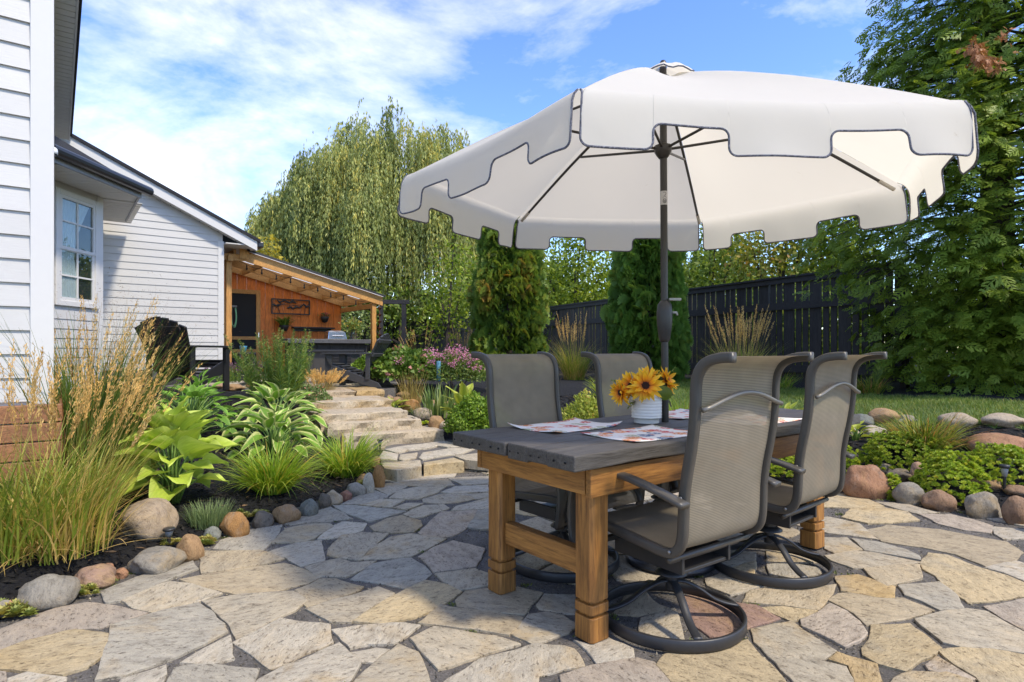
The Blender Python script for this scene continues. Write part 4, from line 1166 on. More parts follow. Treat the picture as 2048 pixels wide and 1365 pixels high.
LEGS = [(-1.06, -.40), (-1.06, .195), (.755, -.40), (.755, .195)]
LW = .105
for lx, ly in LEGS:
    m = MB()
    def sec(z0, z1, g=0.0, c=.012):
        a, b = lx + g, lx + LW - g; p, q = ly + g, ly + LW - g
        m.prism([(a + c, p), (b - c, p), (b, p + c), (b, q - c), (b - c, q), (a + c, q), (a, q - c), (a, p + c)], z0, z1)
    sec(.0, .095); sec(.095, .108, .012); sec(.108, .145); sec(.145, .158, .012); sec(.158, H_T - .17, 0, .016); sec(H_T - .17, H_T - .06)
    lg = m.build('leg', TLEG[2], table, keep=False, bevel=.003)
ya0, ya1 = -.425, .325
apr = [('apron_board', (-1.095, ya0 + .03, H_T - .168), (-1.0605, ya1 - .03, H_T - .066), 1), ('apron_board', (.90, ya0 + .03, H_T - .168), (.935, ya1 - .03, H_T - .066), 1),
       ('apron_board', (-1.095, ya0 - .004, H_T - .175), (.935, ya0 + .0235, H_T - .066), 0), ('apron_board', (-1.095, ya1 - .0235, H_T - .17), (.935, ya1 + .004, H_T - .066), 0)]
for nm, lo, hi, axx in apr: MB().box(lo, hi).build(nm, TLEG[axx], table, keep=False, bevel=.003)
for lx in (-1.05, .765): MB().box((lx + .02, -.294, .235), (lx + .07, .194, .335)).build('stretcher', TLEG[1], table, keep=False, bevel=.004)
TM = Matrix.Translation((TC.x, TC.y, ST)) @ Matrix.Rotation(TROT, 4, 'Z')
def tpt(u, v, z=0.0): return TM @ Vector((u, v, H_T + z))

# ------------------------------------------------------------------ placemats
def mat_mat():
    m, nt, N, L, B = newmat('floral_cotton')
    tc = N.new('ShaderNodeTexCoord'); oi = N.new('ShaderNodeObjectInfo'); w = math_(N, L, 'MULTIPLY', oi.outputs['Random'], 20.0)
    d = noise(N, L, tc.outputs['Object'], 14, 3, .6, 0, w)
    vec = N.new('ShaderNodeVectorMath'); vec.operation = 'MULTIPLY_ADD'; L.new(d.outputs['Color'], vec.inputs[0]); vec.inputs[1].default_value = (.05, .05, 0); L.new(tc.outputs['Object'], vec.inputs[2])
    v = N.new('ShaderNodeTexVoronoi'); v.voronoi_dimensions = '4D'; v.inputs['Scale'].default_value = 14; L.new(vec.outputs[0], v.inputs['Vector']); L.new(w, v.inputs['W'])
    sep = N.new('ShaderNodeSeparateColor'); L.new(v.outputs['Color'], sep.inputs[0])
    pal = ramp(N, [(0, (.55, .06, .05)), (.25, (.62, .20, .05)), (.42, (.55, .10, .09)), (.58, (.75, .30, .14)), (.72, (.10, .15, .25)), (.86, (.35, .36, .22)), (1, (.6, .09, .06))]); pal.color_ramp.interpolation = 'CONSTANT'
    L.new(sep.outputs[0], pal.inputs['Fac'])
    ring = noise(N, L, vec.outputs[0], 70, 3, .6, 0, w)
    r2 = math_(N, L, 'ADD', v.outputs['Distance'], math_(N, L, 'MULTIPLY', ring.outputs['Fac'], .25))
    msk = ramp(N, [(.68, (1, 1, 1)), (.76, (0, 0, 0))]); L.new(r2, msk.inputs['Fac'])
    pet = ramp(N, [(.42, (0, 0, 0)), (.5, (1, 1, 1))]); L.new(ring.outputs['Fac'], pet.inputs['Fac'])
    c = mixc(N, L, math_(N, L, 'MULTIPLY', msk.outputs['Color'], math_(N, L, 'MAXIMUM', pet.outputs['Color'], .25)), (.78, .75, .72), pal.outputs['Color'])
    L.new(c, B.inputs['Base Color']); B.inputs['Roughness'].default_value = .9
    wv = noise(N, L, tc.outputs['Object'], 300, 2); bump(N, L, wv.outputs['Fac'], .2, .002, B)
    return m
PM = mat_mat()
for i, (u, v, r, lab) in enumerate([(-.64, .20, 3, 'floral placemat with curled corners in front of the left rear chair'), (-.54, -.225, -2, 'floral placemat lying flat nearest the camera on the table'),
                                   (.30, .20, 2, 'floral placemat just right of the parasol pole'), (.36, -.225, -1, 'floral placemat seen between the two front chair backs')]):
    n1, n2 = 14, 10; vs = []; fs = []
    for a in range(n1 + 1):
        for b in range(n2 + 1):
            x = (a / n1 - .5) * .49; y = (b / n2 - .5) * .335
            cu = (.022 if i == 0 else .007)
            z = .0022 + cu * max(0, (abs(x) / .245 - .55) / .45) ** 2 * max(0, abs(y) / .1675) ** 2 * (1 if (x * y < 0 or i) else .6) + .001 * mnoise.noise((x * 9, y * 9, i))
            vs.append((x, y, z))
    for a in range(n1):
        for b in range(n2): k = a * (n2 + 1) + b; fs.append((k, k + n2 + 1, k + n2 + 2, k + 1))
    o = MB().add(vs, fs).build('placemat', PM, None, sm=True)
    o.matrix_basis = TM @ Matrix.Translation((u, v, H_T + .0015)) @ Matrix.Rotation(R(r), 4, 'Z')
    s_ = o.modifiers.new('s', 'SOLIDIFY'); s_.thickness = .0025
    tag(o, lab, 'placemat', 'placemats on the dining table')

# ------------------------------------------------------------------ sling swivel chairs
def sling_mat():
    m, nt, N, L, B = newmat('woven_sling')
    tc = N.new('ShaderNodeTexCoord')
    uv = N.new('ShaderNodeAttribute'); uv.attribute_name = 'run'
    w = math_(N, L, 'SINE', math_(N, L, 'MULTIPLY', uv.outputs['Fac'], 2 * math.pi / .0062))
    rp = ramp(N, [(.2, (.21, .175, .122)), (.8, (.345, .292, .208))]); L.new(math_(N, L, 'MULTIPLY_ADD', w, .5), rp.inputs['Fac'])
    mm = N.new('ShaderNodeMath'); mm.operation = 'MULTIPLY_ADD'; L.new(w, mm.inputs[0]); mm.inputs[1].default_value = .5; mm.inputs[2].default_value = .5; L.new(mm.outputs[0], rp.inputs['Fac'])
    n = noise(N, L, tc.outputs['Object'], 9, 4); v = ramp(N, [(.3, (.88, .88, .88)), (.7, (1.1, 1.1, 1.1))]); L.new(n.outputs['Fac'], v.inputs['Fac'])
    c = mixc(N, L, 1, rp.outputs['Color'], v.outputs['Color'], 'MULTIPLY')
    L.new(c, B.inputs['Base Color']); B.inputs['Roughness'].default_value = .75
    T = N.new('ShaderNodeBsdfTransparent'); Tl = N.new('ShaderNodeBsdfTranslucent'); L.new(c, Tl.inputs['Color'])
    S0 = N.new('ShaderNodeMixShader'); S0.inputs[0].default_value = .3; L.new(B.outputs[0], S0.inputs[1]); L.new(Tl.outputs[0], S0.inputs[2])
    S = N.new('ShaderNodeMixShader'); L.new(S0.outputs[0], S.inputs[1]); L.new(T.outputs[0], S.inputs[2])
    al = N.new('ShaderNodeMapRange'); al.inputs['From Min'].default_value = 0; al.inputs['To Min'].default_value = .16; al.inputs['To Max'].default_value = .02; L.new(mm.outputs[0], al.inputs['Value']); L.new(al.outputs[0], S.inputs[0])
    L.new(S.outputs[0], N['Material Output'].inputs['Surface'])
    return m
SLING = sling_mat()
PROF = [(.315, .345), (.30, .385), (.265, .412), (.18, .413), (.06, .402), (-.08, .388), (-.165, .380), (-.215, .388), (-.245, .415), (-.258, .46), (-.262, .53), (-.265, .60), (-.276, .68), (-.294, .77), (-.308, .86), (-.314, .94), (-.316, 1.00), (-.323, 1.045), (-.345, 1.082), (-.38, 1.103), (-.425, 1.112), (-.47, 1.113)]
def spline(p, k=4):
    out = []
    P = [np.array(q, float) for q in p]
    for i in range(len(P) - 1):
        a, b, c, d = P[max(i - 1, 0)], P[i], P[i + 1], P[min(i + 2, len(P) - 1)]
        for j in range(k):
            t = j / k; out.append(.5 * (2 * b + (c - a) * t + (2 * a - 5 * b + 4 * c - d) * t * t + (3 * b - a - 3 * c + d) * t ** 3))
    out.append(P[-1]); return out
def make_chair():
    t = thing('swivel_chair', 'x', 'chair')
    pr = spline(PROF, 3); HW = .252
    for s in (-1, 1):
        MB().tube([(s * HW, y, z) for y, z in pr], .0, 10, flat=(.038, .030)).build('side_rail', FRAMEM, t, keep=False, sm=True, bevel=0)
    # fabric
    vs = []; fs = []; run = []; nx = 10; L = 0.0; Ls = [0]
    for a, b in zip(pr, pr[1:]): L += math.hypot(*(b - a)); Ls.append(L)
    for i, (y, z) in enumerate(pr):
        for k in range(nx + 1):
            x = -HW + .012 + (2 * HW - .024) * k / nx
            sag = .016 * math.sin(math.pi * k / nx) * math.sin(math.pi * min(1, i / len(pr)))
            yy, zz = y, z
            if z < .45 and y > -.2: zz -= sag
            elif z < 1.05: yy -= sag * .5
            vs.append((x, yy, zz + .004)); run.append(Ls[i])
    m_ = len(pr)
    for i in range(m_ - 1):
        for k in range(nx): a = i * (nx + 1) + k; fs.append((a, a + 1, a + nx + 2, a + nx + 1))
    o = MB().add(vs, fs).build('sling', SLING, t, keep=False, sm=True)
    at_ = o.data.attributes.new('run', 'FLOAT', 'POINT'); at_.data.foreach_set('value', run)
    # brace across the upper back
    MB().tube([(x, -.345 - .012 * math.cos(x / HW * 1.5), .925 + .055 * math.cos(x / HW * math.pi / 2) ** 1.3) for x in np.linspace(-HW, HW, 15)], .0095, 8).build('back_brace', plain('light_bronze_tube', (.17, .155, .13), .4, .3), t, keep=False, sm=True)
    # arms: flat rear part sweeping down to the seat front
    for s in (-1, 1):
        arm = spline([(-.305, .585), (-.18, .615), (-.02, .642), (.12, .645), (.22, .615), (.275, .545), (.292, .46), (.288, .37), (.275, .30)], 4)
        MB().tube([(s * .296, y, z) for y, z in arm], 0, 12, flat=(.052, .022)).build('arm', FRAMEM, t, keep=False, sm=True)
    # under seat
    MB().tube([(-HW, -.19, .352), (HW, -.19, .352)], .012, 8).build('cross_tube', FRAMEM, t, keep=False, sm=True)
    MB().tube([(-HW, .22, .375), (HW, .22, .375)], .012, 8).build('cross_tube', FRAMEM, t, keep=False, sm=True)
    for s in (-1, 1): MB().bar((s * .275, .27, .315), (s * .14, .24, .315), .03, .012).build('arm_bracket', FRAMEM, t, keep=False)
    MB().box((-.15, -.17, .268), (.15, .17, .282)).box((-.155, -.18, .27), (-.140, .18, .335)).box((.140, -.18, .27), (.155, .18, .335)).box((-.22, -.175, .325), (.22, -.15, .338)).box((-.22, .16, .325), (.22, .19, .345)).build('swivel_plate', BLACKM, t, keep=False, bevel=.003)
    MB().lathe([(.024, .13), (.024, .21), (.034, .212), (.034, .267)], 16).build('pivot_post', BLACKM, t, keep=False, sm=False)
    MB().lathe([(.066, .196), (.067, .200), (.045, .214), (.026, .222)], 24).build('pivot_cover', BLACKM, t, keep=False, sm=True)
    for k in range(4):
        a = math.pi / 4 + k * math.pi / 2 + .25
        sp = spline([(.02, .165), (.06, .158), (.12, .128), (.18, .085), (.235, .062), (.288, .05)], 4)
        MB().tube([(math.cos(a) * r, math.sin(a) * r, z) for r, z in sp], 0, 8, flat=(.036, .012)).build('spoke', BLACKM, t, keep=False, sm=True)
    n = 64; ring = []
    prof = [(.285, .004), (.297, .002), (.300, .01), (.300, .046), (.296, .050), (.287, .050), (.284, .044)]
    vs = [(r * math.cos(2 * math.pi * i / n), r * math.sin(2 * math.pi * i / n), z) for i in range(n) for r, z in prof]; q = len(prof)
    fs = [(i * q + k, ((i + 1) % n) * q + k, ((i + 1) % n) * q + (k + 1) % q, i * q + (k + 1) % q) for i in range(n) for k in range(q)]
    MB().add(vs, fs).build('base_ring', BLACKM, t, keep=False, sm=True)
    bolt = MB().lathe([(.008, 0), (.007, .004), (.002, .006)], 10).mesh('bolt', True, plain('steel_bolt', (.3, .29, .27), .35, .8))
    for s in (-1, 1):
        for y, z in ((-.21, .392), (-.262, .60)): piece('bolt', bolt, t, Matrix.Translation((s * (HW + .016), y, z)) @ Matrix.Rotation(R(90 * s), 4, 'Y'), keep=False)
    return t
ch0 = make_chair()
CHS = [(-.63, -.445, -2, 'swivel sling chair nearest the camera, its back turned to it'), (.28, -.375, 3, 'swivel sling chair at the right front corner of the table'),
       (-.53, .34, 182, 'swivel sling chair facing the camera at the left rear of the table'), (.39, .41, 178, 'swivel sling chair behind the sunflowers and parasol pole')]
for i, (u, v, r, lab) in enumerate(CHS):
    c = ch0 if i == 0 else copy_tree(ch0)
    p = TM @ Vector((u, v, 0)); c.location = (p.x, p.y, ST); c.rotation_euler = (0, 0, TROT + R(r)); tag(c, lab, 'chair', 'swivel chairs round the table')

# ------------------------------------------------------------------ parasol
UB = Vector((0.835, 3.27, 0)); RC, ZRIM, ZAP = 1.40, 2.066, 2.655
par = thing('parasol', 'large cream patio parasol with crenellated valance and dark piping', 'parasol', (UB.x, UB.y, ST))
UO = Vector((UB.x - .012, UB.y, 0))                          # canopy axis
def canvas_mat(name, col, stains):
    m, nt, N, L, B = newmat(name)
    tc = N.new('ShaderNodeTexCoord')
    n = noise(N, L, tc.outputs['Object'], 3, 4); c = mixc(N, L, n.outputs['Fac'], tuple(x * .96 for x in col), col)
    mp = N.new('ShaderNodeMapping'); mp.inputs['Scale'].default_value = (1, 5, 1); mp.inputs['Rotation'].default_value = (0, 0, .7); L.new(tc.outputs['Object'], mp.inputs['Vector'])
    s = noise(N, L, mp.outputs[0], 3.4, 6, .7); sr = ramp(N, [(.69, (0, 0, 0)), (.78, (1, 1, 1))]); L.new(s.outputs['Fac'], sr.inputs['Fac'])
    c = mixc(N, L, math_(N, L, 'MULTIPLY', sr.outputs['Color'], stains), c, (.45, .35, .14))
    L.new(c, B.inputs['Base Color']); B.inputs['Roughness'].default_value = .85; B.inputs['Specular IOR Level'].default_value = .15
    wv = noise(N, L, tc.outputs['Object'], 420, 2); wr = noise(N, L, tc.outputs['Object'], 6, 3)
    bump(N, L, math_(N, L, 'ADD', math_(N, L, 'MULTIPLY', wv.outputs['Fac'], .08), wr.outputs['Fac']), .25, .012, B)
    T = N.new('ShaderNodeBsdfTranslucent'); L.new(mixc(N, L, 1, c, (1.0, .94, .82), 'MULTIPLY'), T.inputs['Color'])
    S = N.new('ShaderNodeMixShader'); S.inputs[0].default_value = .5; L.new(B.outputs[0], S.inputs[1]); L.new(T.outputs[0], S.inputs[2]); L.new(S.outputs[0], N['Material Output'].inputs['Surface'])
    return m
CANV = canvas_mat('cream_canvas', (.90, .86, .775), .6)
def piping_mat():
    m, nt, N, L, B = newmat('denim_piping')
    tc = N.new('ShaderNodeTexCoord'); n = noise(N, L, tc.outputs['Object'], 160, 4, .7)
    rp = ramp(N, [(.35, (.05, .05, .06)), (.55, (.14, .14, .165)), (.72, (.40, .40, .43))]); L.new(n.outputs['Fac'], rp.inputs['Fac']); L.new(rp.outputs['Color'], B.inputs['Base Color']); B.inputs['Roughness'].default_value = .9
    return m
PIPE = piping_mat()
A0 = R(4.5)
def sst(t): t = min(1, max(0, t)); return t * t * (3 - 2 * t)
def outline(L):
    """valance edge along one side: (distance, depth); three tabs, two notches, slits at the corners, rounded corners"""
    D, Nd, r = .236, .142, .030
    pts = [(.004, .026), (.010, .030), (.016, .045), (.019, .075)]
    def arc(cx, cy, a0, a1):
        for i in range(7):
            a = R(a0 + (a1 - a0) * i / 6); pts.append((cx + r * math.cos(a), cy + r * math.sin(a)))
    x0 = .020
    def flat(xa, xb, d):
        for i in range(1, 9): pts.append((xa + (xb - xa) * i / 9, d))
    arc(x0 + r, D - r, 180, 90)
    for a_, b_ in ((.262, .525), (L - .525, L - .262)):
        flat(pts[-1][0], a_ - r, D); arc(a_ - r, D - r, 90, 0)
        for i in range(7):
            q = R(180 + 90 * i / 6); pts.append((a_ + r + r * math.cos(q), Nd + r + r * math.sin(q)))
        flat(pts[-1][0], b_ - r, Nd)
        for i in range(7):
            q = R(270 + 90 * i / 6); pts.append((b_ - r + r * math.cos(q), Nd + r + r * math.sin(q)))
        arc(b_ + r, D - r, 180, 90)
    flat(pts[-1][0], L - x0 - r, D); arc(L - x0 - r, D - r, 90, 0)
    pts += [(L - .019, .075), (L - .016, .045), (L - .010, .030), (L - .004, .026)]
    return pts
OUTL = outline(RC)
for k in range(6):
    a0, a1 = A0 + k * math.pi / 3, A0 + (k + 1) * math.pi / 3
    c0 = Vector((math.cos(a0), math.sin(a0), 0)); c1 = Vector((math.cos(a1), math.sin(a1), 0)); out = ((c0 + c1) / 2).normalized(); tang = (c1 - c0).normalized()
    # the canopy tips slightly towards the camera
    dz0 = .052 * math.sin(a0); dz1 = .052 * math.sin(a1)
    def rim(t):
        p = (c0 * (1 - t) + c1 * t) * RC; s = math.sin(math.pi * t)
        return Vector((UO.x + p.x - out.x * .02 * s, UO.y + p.y - out.y * .02 * s, ZRIM + dz0 * (1 - t) + dz1 * t - .012 * s))
    ap = Vector((UO.x, UO.y, ZAP))
    m = MB(); vs = []; fs = []; nr, nt_ = 16, 24
    for i in range(nr + 1):
        f = .075 + (.9625 - .075) * i / nr
        for j in range(nt_ + 1):
            t = j / nt_; r_ = rim(t); p = ap + (r_ - ap) * f
            p.z += .055 * math.sin(math.pi * f ** .8) * (1 - .75 * math.sin(math.pi * t)) + .004 * mnoise.noise((p.x * 3, p.y * 3, k))
            vs.append(p)
    for i in range(nr):
        for j in range(nt_): a = i * (nt_ + 1) + j; fs.append((a, a + nt_ + 1, a + nt_ + 2, a + 1))
    pan = m.add(vs, fs).build('canopy_panel', CANV, par, sm=True)
    m = MB(); vs = []; fs = []; nd = 14; edge = []
    for j, (xo, d) in enumerate(OUTL):
        t = xo / RC; r_ = rim(t); q_ = ap + (r_ - ap) * .9625; q_.z += .055 * math.sin(math.pi * .9625 ** .8) * (1 - .75 * math.sin(math.pi * t)) + .004 * mnoise.noise((q_.x * 3, q_.y * 3, k)) - .003
        for i in range(nd + 1):
            g = (i / nd) ** 1.5; dd = d * g
            flare = .030 * (dd / .235) ** .7 + .024 * mnoise.noise((t * 6, k * 3.1, dd * 3)) * (dd / .2) + .010 * math.sin(t * 19 + k) * (dd / .235) ** 2
            cr = .010 * (1 - math.exp(-dd / .02))
            e_ = min(t, 1 - t); pinch = -.018 * math.exp(-e_ / .03) * (dd / .235)
            of = flare * .7 + .058 * (1 - math.exp(-dd / .034)); p = q_ + out * of + tang * ((t - .5) * 2 * of * .577); p.z = q_.z - dd + .016 * (1 - math.exp(-dd / .03)) + .0035
            vs.append(p)
        edge.append(Vector(vs[-1]))
    for j in range(len(OUTL) - 1):
        for i in range(nd): a = j * (nd + 1) + i; fs.append((a, a + 1, a + nd + 2, a + nd + 1))
    val = m.add(vs, fs).build('valance', CANV, par, sm=True)
    pts = [edge[0]]
    for p in edge[1:]:
        if (p - pts[-1]).length > .004: pts.append(p)
    MB().tube(pts, .0040, 6).build('piping', PIPE, val, sm=True)
    # rib and strut
    tip = Vector((UO.x + c0.x * (RC - .075), UO.y + c0.y * (RC - .075), ZRIM + dz0 + .004)); top = Vector((UO.x + c0.x * .03, UO.y + c0.y * .03, ZAP - .03))
    rb = []
    for i in range(13):
        f = i / 12; q = top + (tip - top) * f; q.z += .045 * math.sin(math.pi * f ** .8) - .012; rb.append(q)
    rib = MB().tube(rb, .0085, 8).build('rib', plain('dark_bronze', (.028, .024, .020), .4), par, sm=True)
    hub = Vector((UO.x + c0.x * .045, UO.y + c0.y * .045, 2.255)); MB().tube([hub, rb[6] - Vector((0, 0, .012))], .0075, 8).build('strut', MATS['dark_bronze'], rib)
    MB().tube([rb[-2] + (rb[-1] - rb[-2]) * .2, rb[-1] + (rb[-1] - rb[-2]) * .05], .011, 8).build('rib_pocket', CANV, rib, sm=True)
BRZ = MATS['dark_bronze']
def polex(z): return UB.x - .012 * max(0, (z - .75) / 1.9)
MB().tube([(polex(z), UB.y, z) for z in (.07, .8, 1.30, 2.0, 2.70)], .0195, 16).build('pole', BRZ, par, sm=True)
MB().lathe([(.021, 1.20), (.030, 1.215), (.041, 1.30), (.043, 1.36), (.037, 1.405), (.026, 1.42), (.021, 1.425)], 20, Matrix.Translation((polex(1.3), UB.y, 0))).build('crank_housing', BLACKM, par, sm=True)
crk = MB().tube([(polex(1.4) + .03, UB.y - .01, 1.36), (polex(1.4) + .062, UB.y - .012, 1.36), (polex(1.4) + .066, UB.y - .014, 1.345)], .007, 8).build('crank', plain('grey_crank', (.30, .30, .28), .4), par, sm=True)
MB().box((polex(1.4) + .02, UB.y - .03, 1.424), (polex(1.4) + .085, UB.y, 1.438)).build('crank_arm', MATS['grey_crank'], crk, bevel=.003)
MB().lathe([(.022, 2.20), (.034, 2.215), (.046, 2.235), (.048, 2.268), (.03, 2.275), (.022, 2.28)], 20, Matrix.Translation((UO.x, UB.y, 0))).build('hub', BRZ, par, sm=True)
MB().lathe([(.03, ZAP - .06), (.045, ZAP - .05), (.045, ZAP - .02), (.02, ZAP)], 16, Matrix.Translation((UO.x, UB.y, 0))).build('crown', BRZ, par)
# paper label round the pole
stk = []
lab = MB(); vs = []; fs = []
for i in range(13):
    a = R(-90) + R(-75) + R(150) * i / 12
    for z in (1.945, 2.02): vs.append((polex(2.0) + .0202 * math.cos(a), UB.y + .0202 * math.sin(a), z))
for i in range(12): fs.append((2 * i, 2 * i + 2, 2 * i + 3, 2 * i + 1))
labo = lab.add(vs, fs).build('pole_label', plain('white_label', (.55, .54, .52), .6), par)
def mark(pts, r=.0011):
    q = []
    for x, z in pts: a = R(-90) + x / .0205; q.append((polex(2.0) + .0209 * math.cos(a), UB.y + .0209 * math.sin(a), z))
    return MB().tube(q, r, 5).build('printed_mark', plain('label_ink', (.03, .03, .03), .7), labo)
mark([(.009 * math.cos(t), 1.965 + .011 * math.sin(t)) for t in np.linspace(0, 6.28, 20)]); mark([(.004 * math.cos(t), 1.963 + .005 * math.sin(t)) for t in np.linspace(0, 6.28, 14)])
mark([(-.008, 2.012), (.004, 2.012), (.008, 2.004), (.002, 1.996), (-.006, 1.99), (.008, 1.988)]); mark([(-.010, 1.982), (.011, 1.982)])
# vent cap and finial
m = MB(); vs = []; fs = []; na = 42
for i in range(6):
    f = i / 5
    for j in range(na):
        a = 2 * math.pi * j / na; rr = .022 + .15 * f * (1 + .05 * math.cos(6 * (a - A0)))
        vs.append((UO.x + rr * math.cos(a), UO.y + rr * math.sin(a), ZAP + .040 - .050 * f ** .8 + .018 * f * mnoise.noise((math.cos(a) * 3, math.sin(a) * 3, f * 2)) - .02 * (f > .9) + .006 * f * math.sin(a * 9)))
for i in range(5):
    for j in range(na): a = i * na + j; b = i * na + (j + 1) % na; fs.append((a, a + na, b + na, b))
cap = m.add(vs, fs).build('vent_cap', CANV, par, sm=True)
MB().tube([vs[5 * na + j] for j in range(na)], .004, 5, closed=True).build('piping', PIPE, cap)
MB().lathe([(.015, ZAP + .02), (.019, ZAP + .03), (.019, ZAP + .066), (.012, ZAP + .078), (.002, ZAP + .08)], 14, Matrix.Translation((UO.x, UO.y, 0))).build('finial', BRZ, par, sm=True)
# cast base
bs = thing('parasol_stand', 'black cast base with scroll relief under the table', 'parasol stand', (UB.x + .02, UB.y - .02, ST))
IRON = plain('cast_iron', (.030, .031, .034), .38, .2, .3, 30, .2)
MB().lathe([(.235, 0), (.24, .018), (.225, .035), (.19, .05), (.172, .075), (.155, .10), (.10, .118), (.05, .13), (.034, .15), (.032, .30), (.036, .305), (.036, .33), (.023, .335)], 36).build('base_body', IRON, bs, keep=False, sm=True)
for k in range(8):
    a = 2 * math.pi * k / 8
    M = Matrix.Rotation(a, 4, 'Z') @ Matrix.Translation((.172, 0, .078)) @ Matrix.Rotation(R(-58), 4, 'Y')
    MB().tube([M @ Vector((.004, .036 * math.cos(t), .026 * math.sin(t))) for t in np.linspace(0, 2 * math.pi, 17)[:-1]], .0045, 6, closed=True).build('oval_relief', IRON, bs, keep=False, sm=True)
    M2 = Matrix.Rotation(a + .39, 4, 'Z') @ Matrix.Translation((.207, 0, .045)) @ Matrix.Rotation(R(25), 4, 'Y')
    MB().tube([M2 @ Vector((.013 * (1 - t / 9) * math.cos(t), -.03 + .035 * (1 - t / 9) * math.sin(t) + .007 * t, .003)) for t in np.linspace(0, 8, 26)], .004, 5).build('scroll_relief', IRON, bs, keep=False, sm=True)

# ------------------------------------------------------------------ flower pot and sunflowers
pot = thing('flower_pot', 'ribbed white ceramic pot on the dining table', 'flower pot', tpt(-.185, .055, .001))
pf = []
for i in range(0, 33):
    z = .030 + .128 * i / 32; pf.append((.079 + .0012 * math.cos(i * math.pi / 2), z))
MB().lathe([(.064, 0), (.066, .004), (.066, .024), (.078, .029)] + pf + [(.081, .162), (.081, .166), (.075, .166), (.072, .155), (.070, .12)], 40).build('pot', plain('white_glaze', (.76, .735, .67), .35, 0, .05, 40), pot, keep=False, sm=True)
MB().lathe([(.0705, .14), (.0706, .142)], 24).build('soil', MULCH, pot, keep=False)
def petal_mat():
    m, nt, N, L, B = newmat('sunflower_petal')
    a = N.new('ShaderNodeAttribute'); a.attribute_name = 'run'; oi = N.new('ShaderNodeObjectInfo')
    rp = ramp(N, [(0.05, (.55, .12, .01)), (.3, (.92, .36, .01)), (.65, (.97, .56, .02)), (1, (.97, .64, .05))]); L.new(a.outputs['Fac'], rp.inputs['Fac'])
    hv = N.new('ShaderNodeHueSaturation'); mr = N.new('ShaderNodeMapRange'); mr.inputs['To Min'].default_value = .8; mr.inputs['To Max'].default_value = 1.15; L.new(oi.outputs['Random'], mr.inputs['Value']); L.new(mr.outputs[0], hv.inputs['Value']); L.new(rp.outputs['Color'], hv.inputs['Color'])
    L.new(hv.outputs[0], B.inputs['Base Color']); B.inputs['Roughness'].default_value = .6
    T = N.new('ShaderNodeBsdfTranslucent'); L.new(hv.outputs[0], T.inputs['Color']); S = N.new('ShaderNodeMixShader'); S.inputs[0].default_value = .3; L.new(B.outputs[0], S.inputs[1]); L.new(T.outputs[0], S.inputs[2]); L.new(S.outputs[0], N['Material Output'].inputs['Surface'])
    return m
PETAL = petal_mat()
def petal_mesh(L, w, bend):
    vs = []; fs = []; run = []
    for i in range(6):
        t = i / 5; ww = w * (math.sin(math.pi * (t * .86 + .10)) ** .8) * (1 if t < .99 else .25)
        for s in (-1, 0, 1): vs.append((L * t, s * ww / 2, bend * t * t - .006 * (s == 0) * math.sin(math.pi * t))); run.append(t)
    for i in range(5):
        for k in range(2): a = i * 3 + k; fs.append((a, a + 3, a + 4, a + 1))
    me = MB().add(vs, fs).mesh('petal', True, PETAL); q = me.attributes.new('run', 'FLOAT', 'POINT'); q.data.foreach_set('value', run); return me
pms = [petal_mesh(.072, .020, b) for b in (-.008, .012, -.022)]
SEED = plain('seed_disc', (.035, .014, .008), .9, 0, .5, 120, .8)
LEAFG = leafmat('flower_leaf', [(0, (.10, .16, .03)), (1, (.22, .27, .06))])
STEM = plain('green_stem', (.08, .16, .04), .6)
p0 = pot.location.copy()
HEADS = [((1291, 772), 3.08, (-.12, -.93, .28), 1.1, 'big sunflower facing the camera above the white pot'), ((1262, 772), 3.16, (-.72, -.55, .35), 1.0, 'sunflower turned left beside the big one'), ((1241, 786), 3.14, (-.85, -.45, -.15), .85, 'lowest sunflower drooping over the left pot rim'),
         ((1334, 762), 3.20, (.80, -.38, .42), 1.0, 'sunflower turned right against the parasol pole'), ((1297, 752), 3.27, (-.1, -.3, .95), .9, 'sunflower behind the big one, facing upward')]
for (px, py), d, nr, sc, lab_ in HEADS:
    c = at(px, py, d); f = thing('sunflower', lab_, 'sunflower', c, group='sunflowers in the white pot')
    Z = Vector(nr).normalized(); X = Z.cross(Vector((0, 0, 1)) if abs(Z.z) < .9 else Vector((1, 0, 0))).normalized(); Y = Z.cross(X)
    Mh = Matrix.Translation(c) @ Matrix((X, Y, Z)).transposed().to_4x4() @ Matrix.Scale(sc, 4)
    for ringi, (nn, tilt, zo) in enumerate(((15, 8, -.002), (14, 24, .003), (9, 42, .006))):
        for i in range(nn):
            a = 2 * math.pi * (i + .5 * ringi) / nn + rng.uniform(-.1, .1)
            M = Mh @ Matrix.Rotation(a, 4, 'Z') @ Matrix.Translation((.016, 0, zo)) @ Matrix.Rotation(-R(tilt + rng.uniform(-12, 12)), 4, 'Y') @ Matrix.Diagonal((rng.uniform(.85, 1.12) * (1 - .12 * ringi), rng.uniform(.85, 1.15), 1, 1))
            piece('petal', pms[i % 3], f, M)
    MB().lathe([(.022, -.004), (.021, .005), (.014, .009), (.006, .007), (.001, .005)], 18, Mh).build('seed_disc', SEED, f, sm=True)
    ra = Vector((p0.x, p0.y, p0.z + .10)); MB().tube([c - Z * .004, c - Z * .03 + Vector((0, 0, -.01)), (c + ra) / 2 - Z * .02, ra], .004, 6).build('stem', STEM, f, sm=True)
lf = thing('bouquet_leaf', 'broad green leaf hanging right of the sunflowers', 'leaf', at(1326, 790, 3.15))
vs = []; fs = []; 
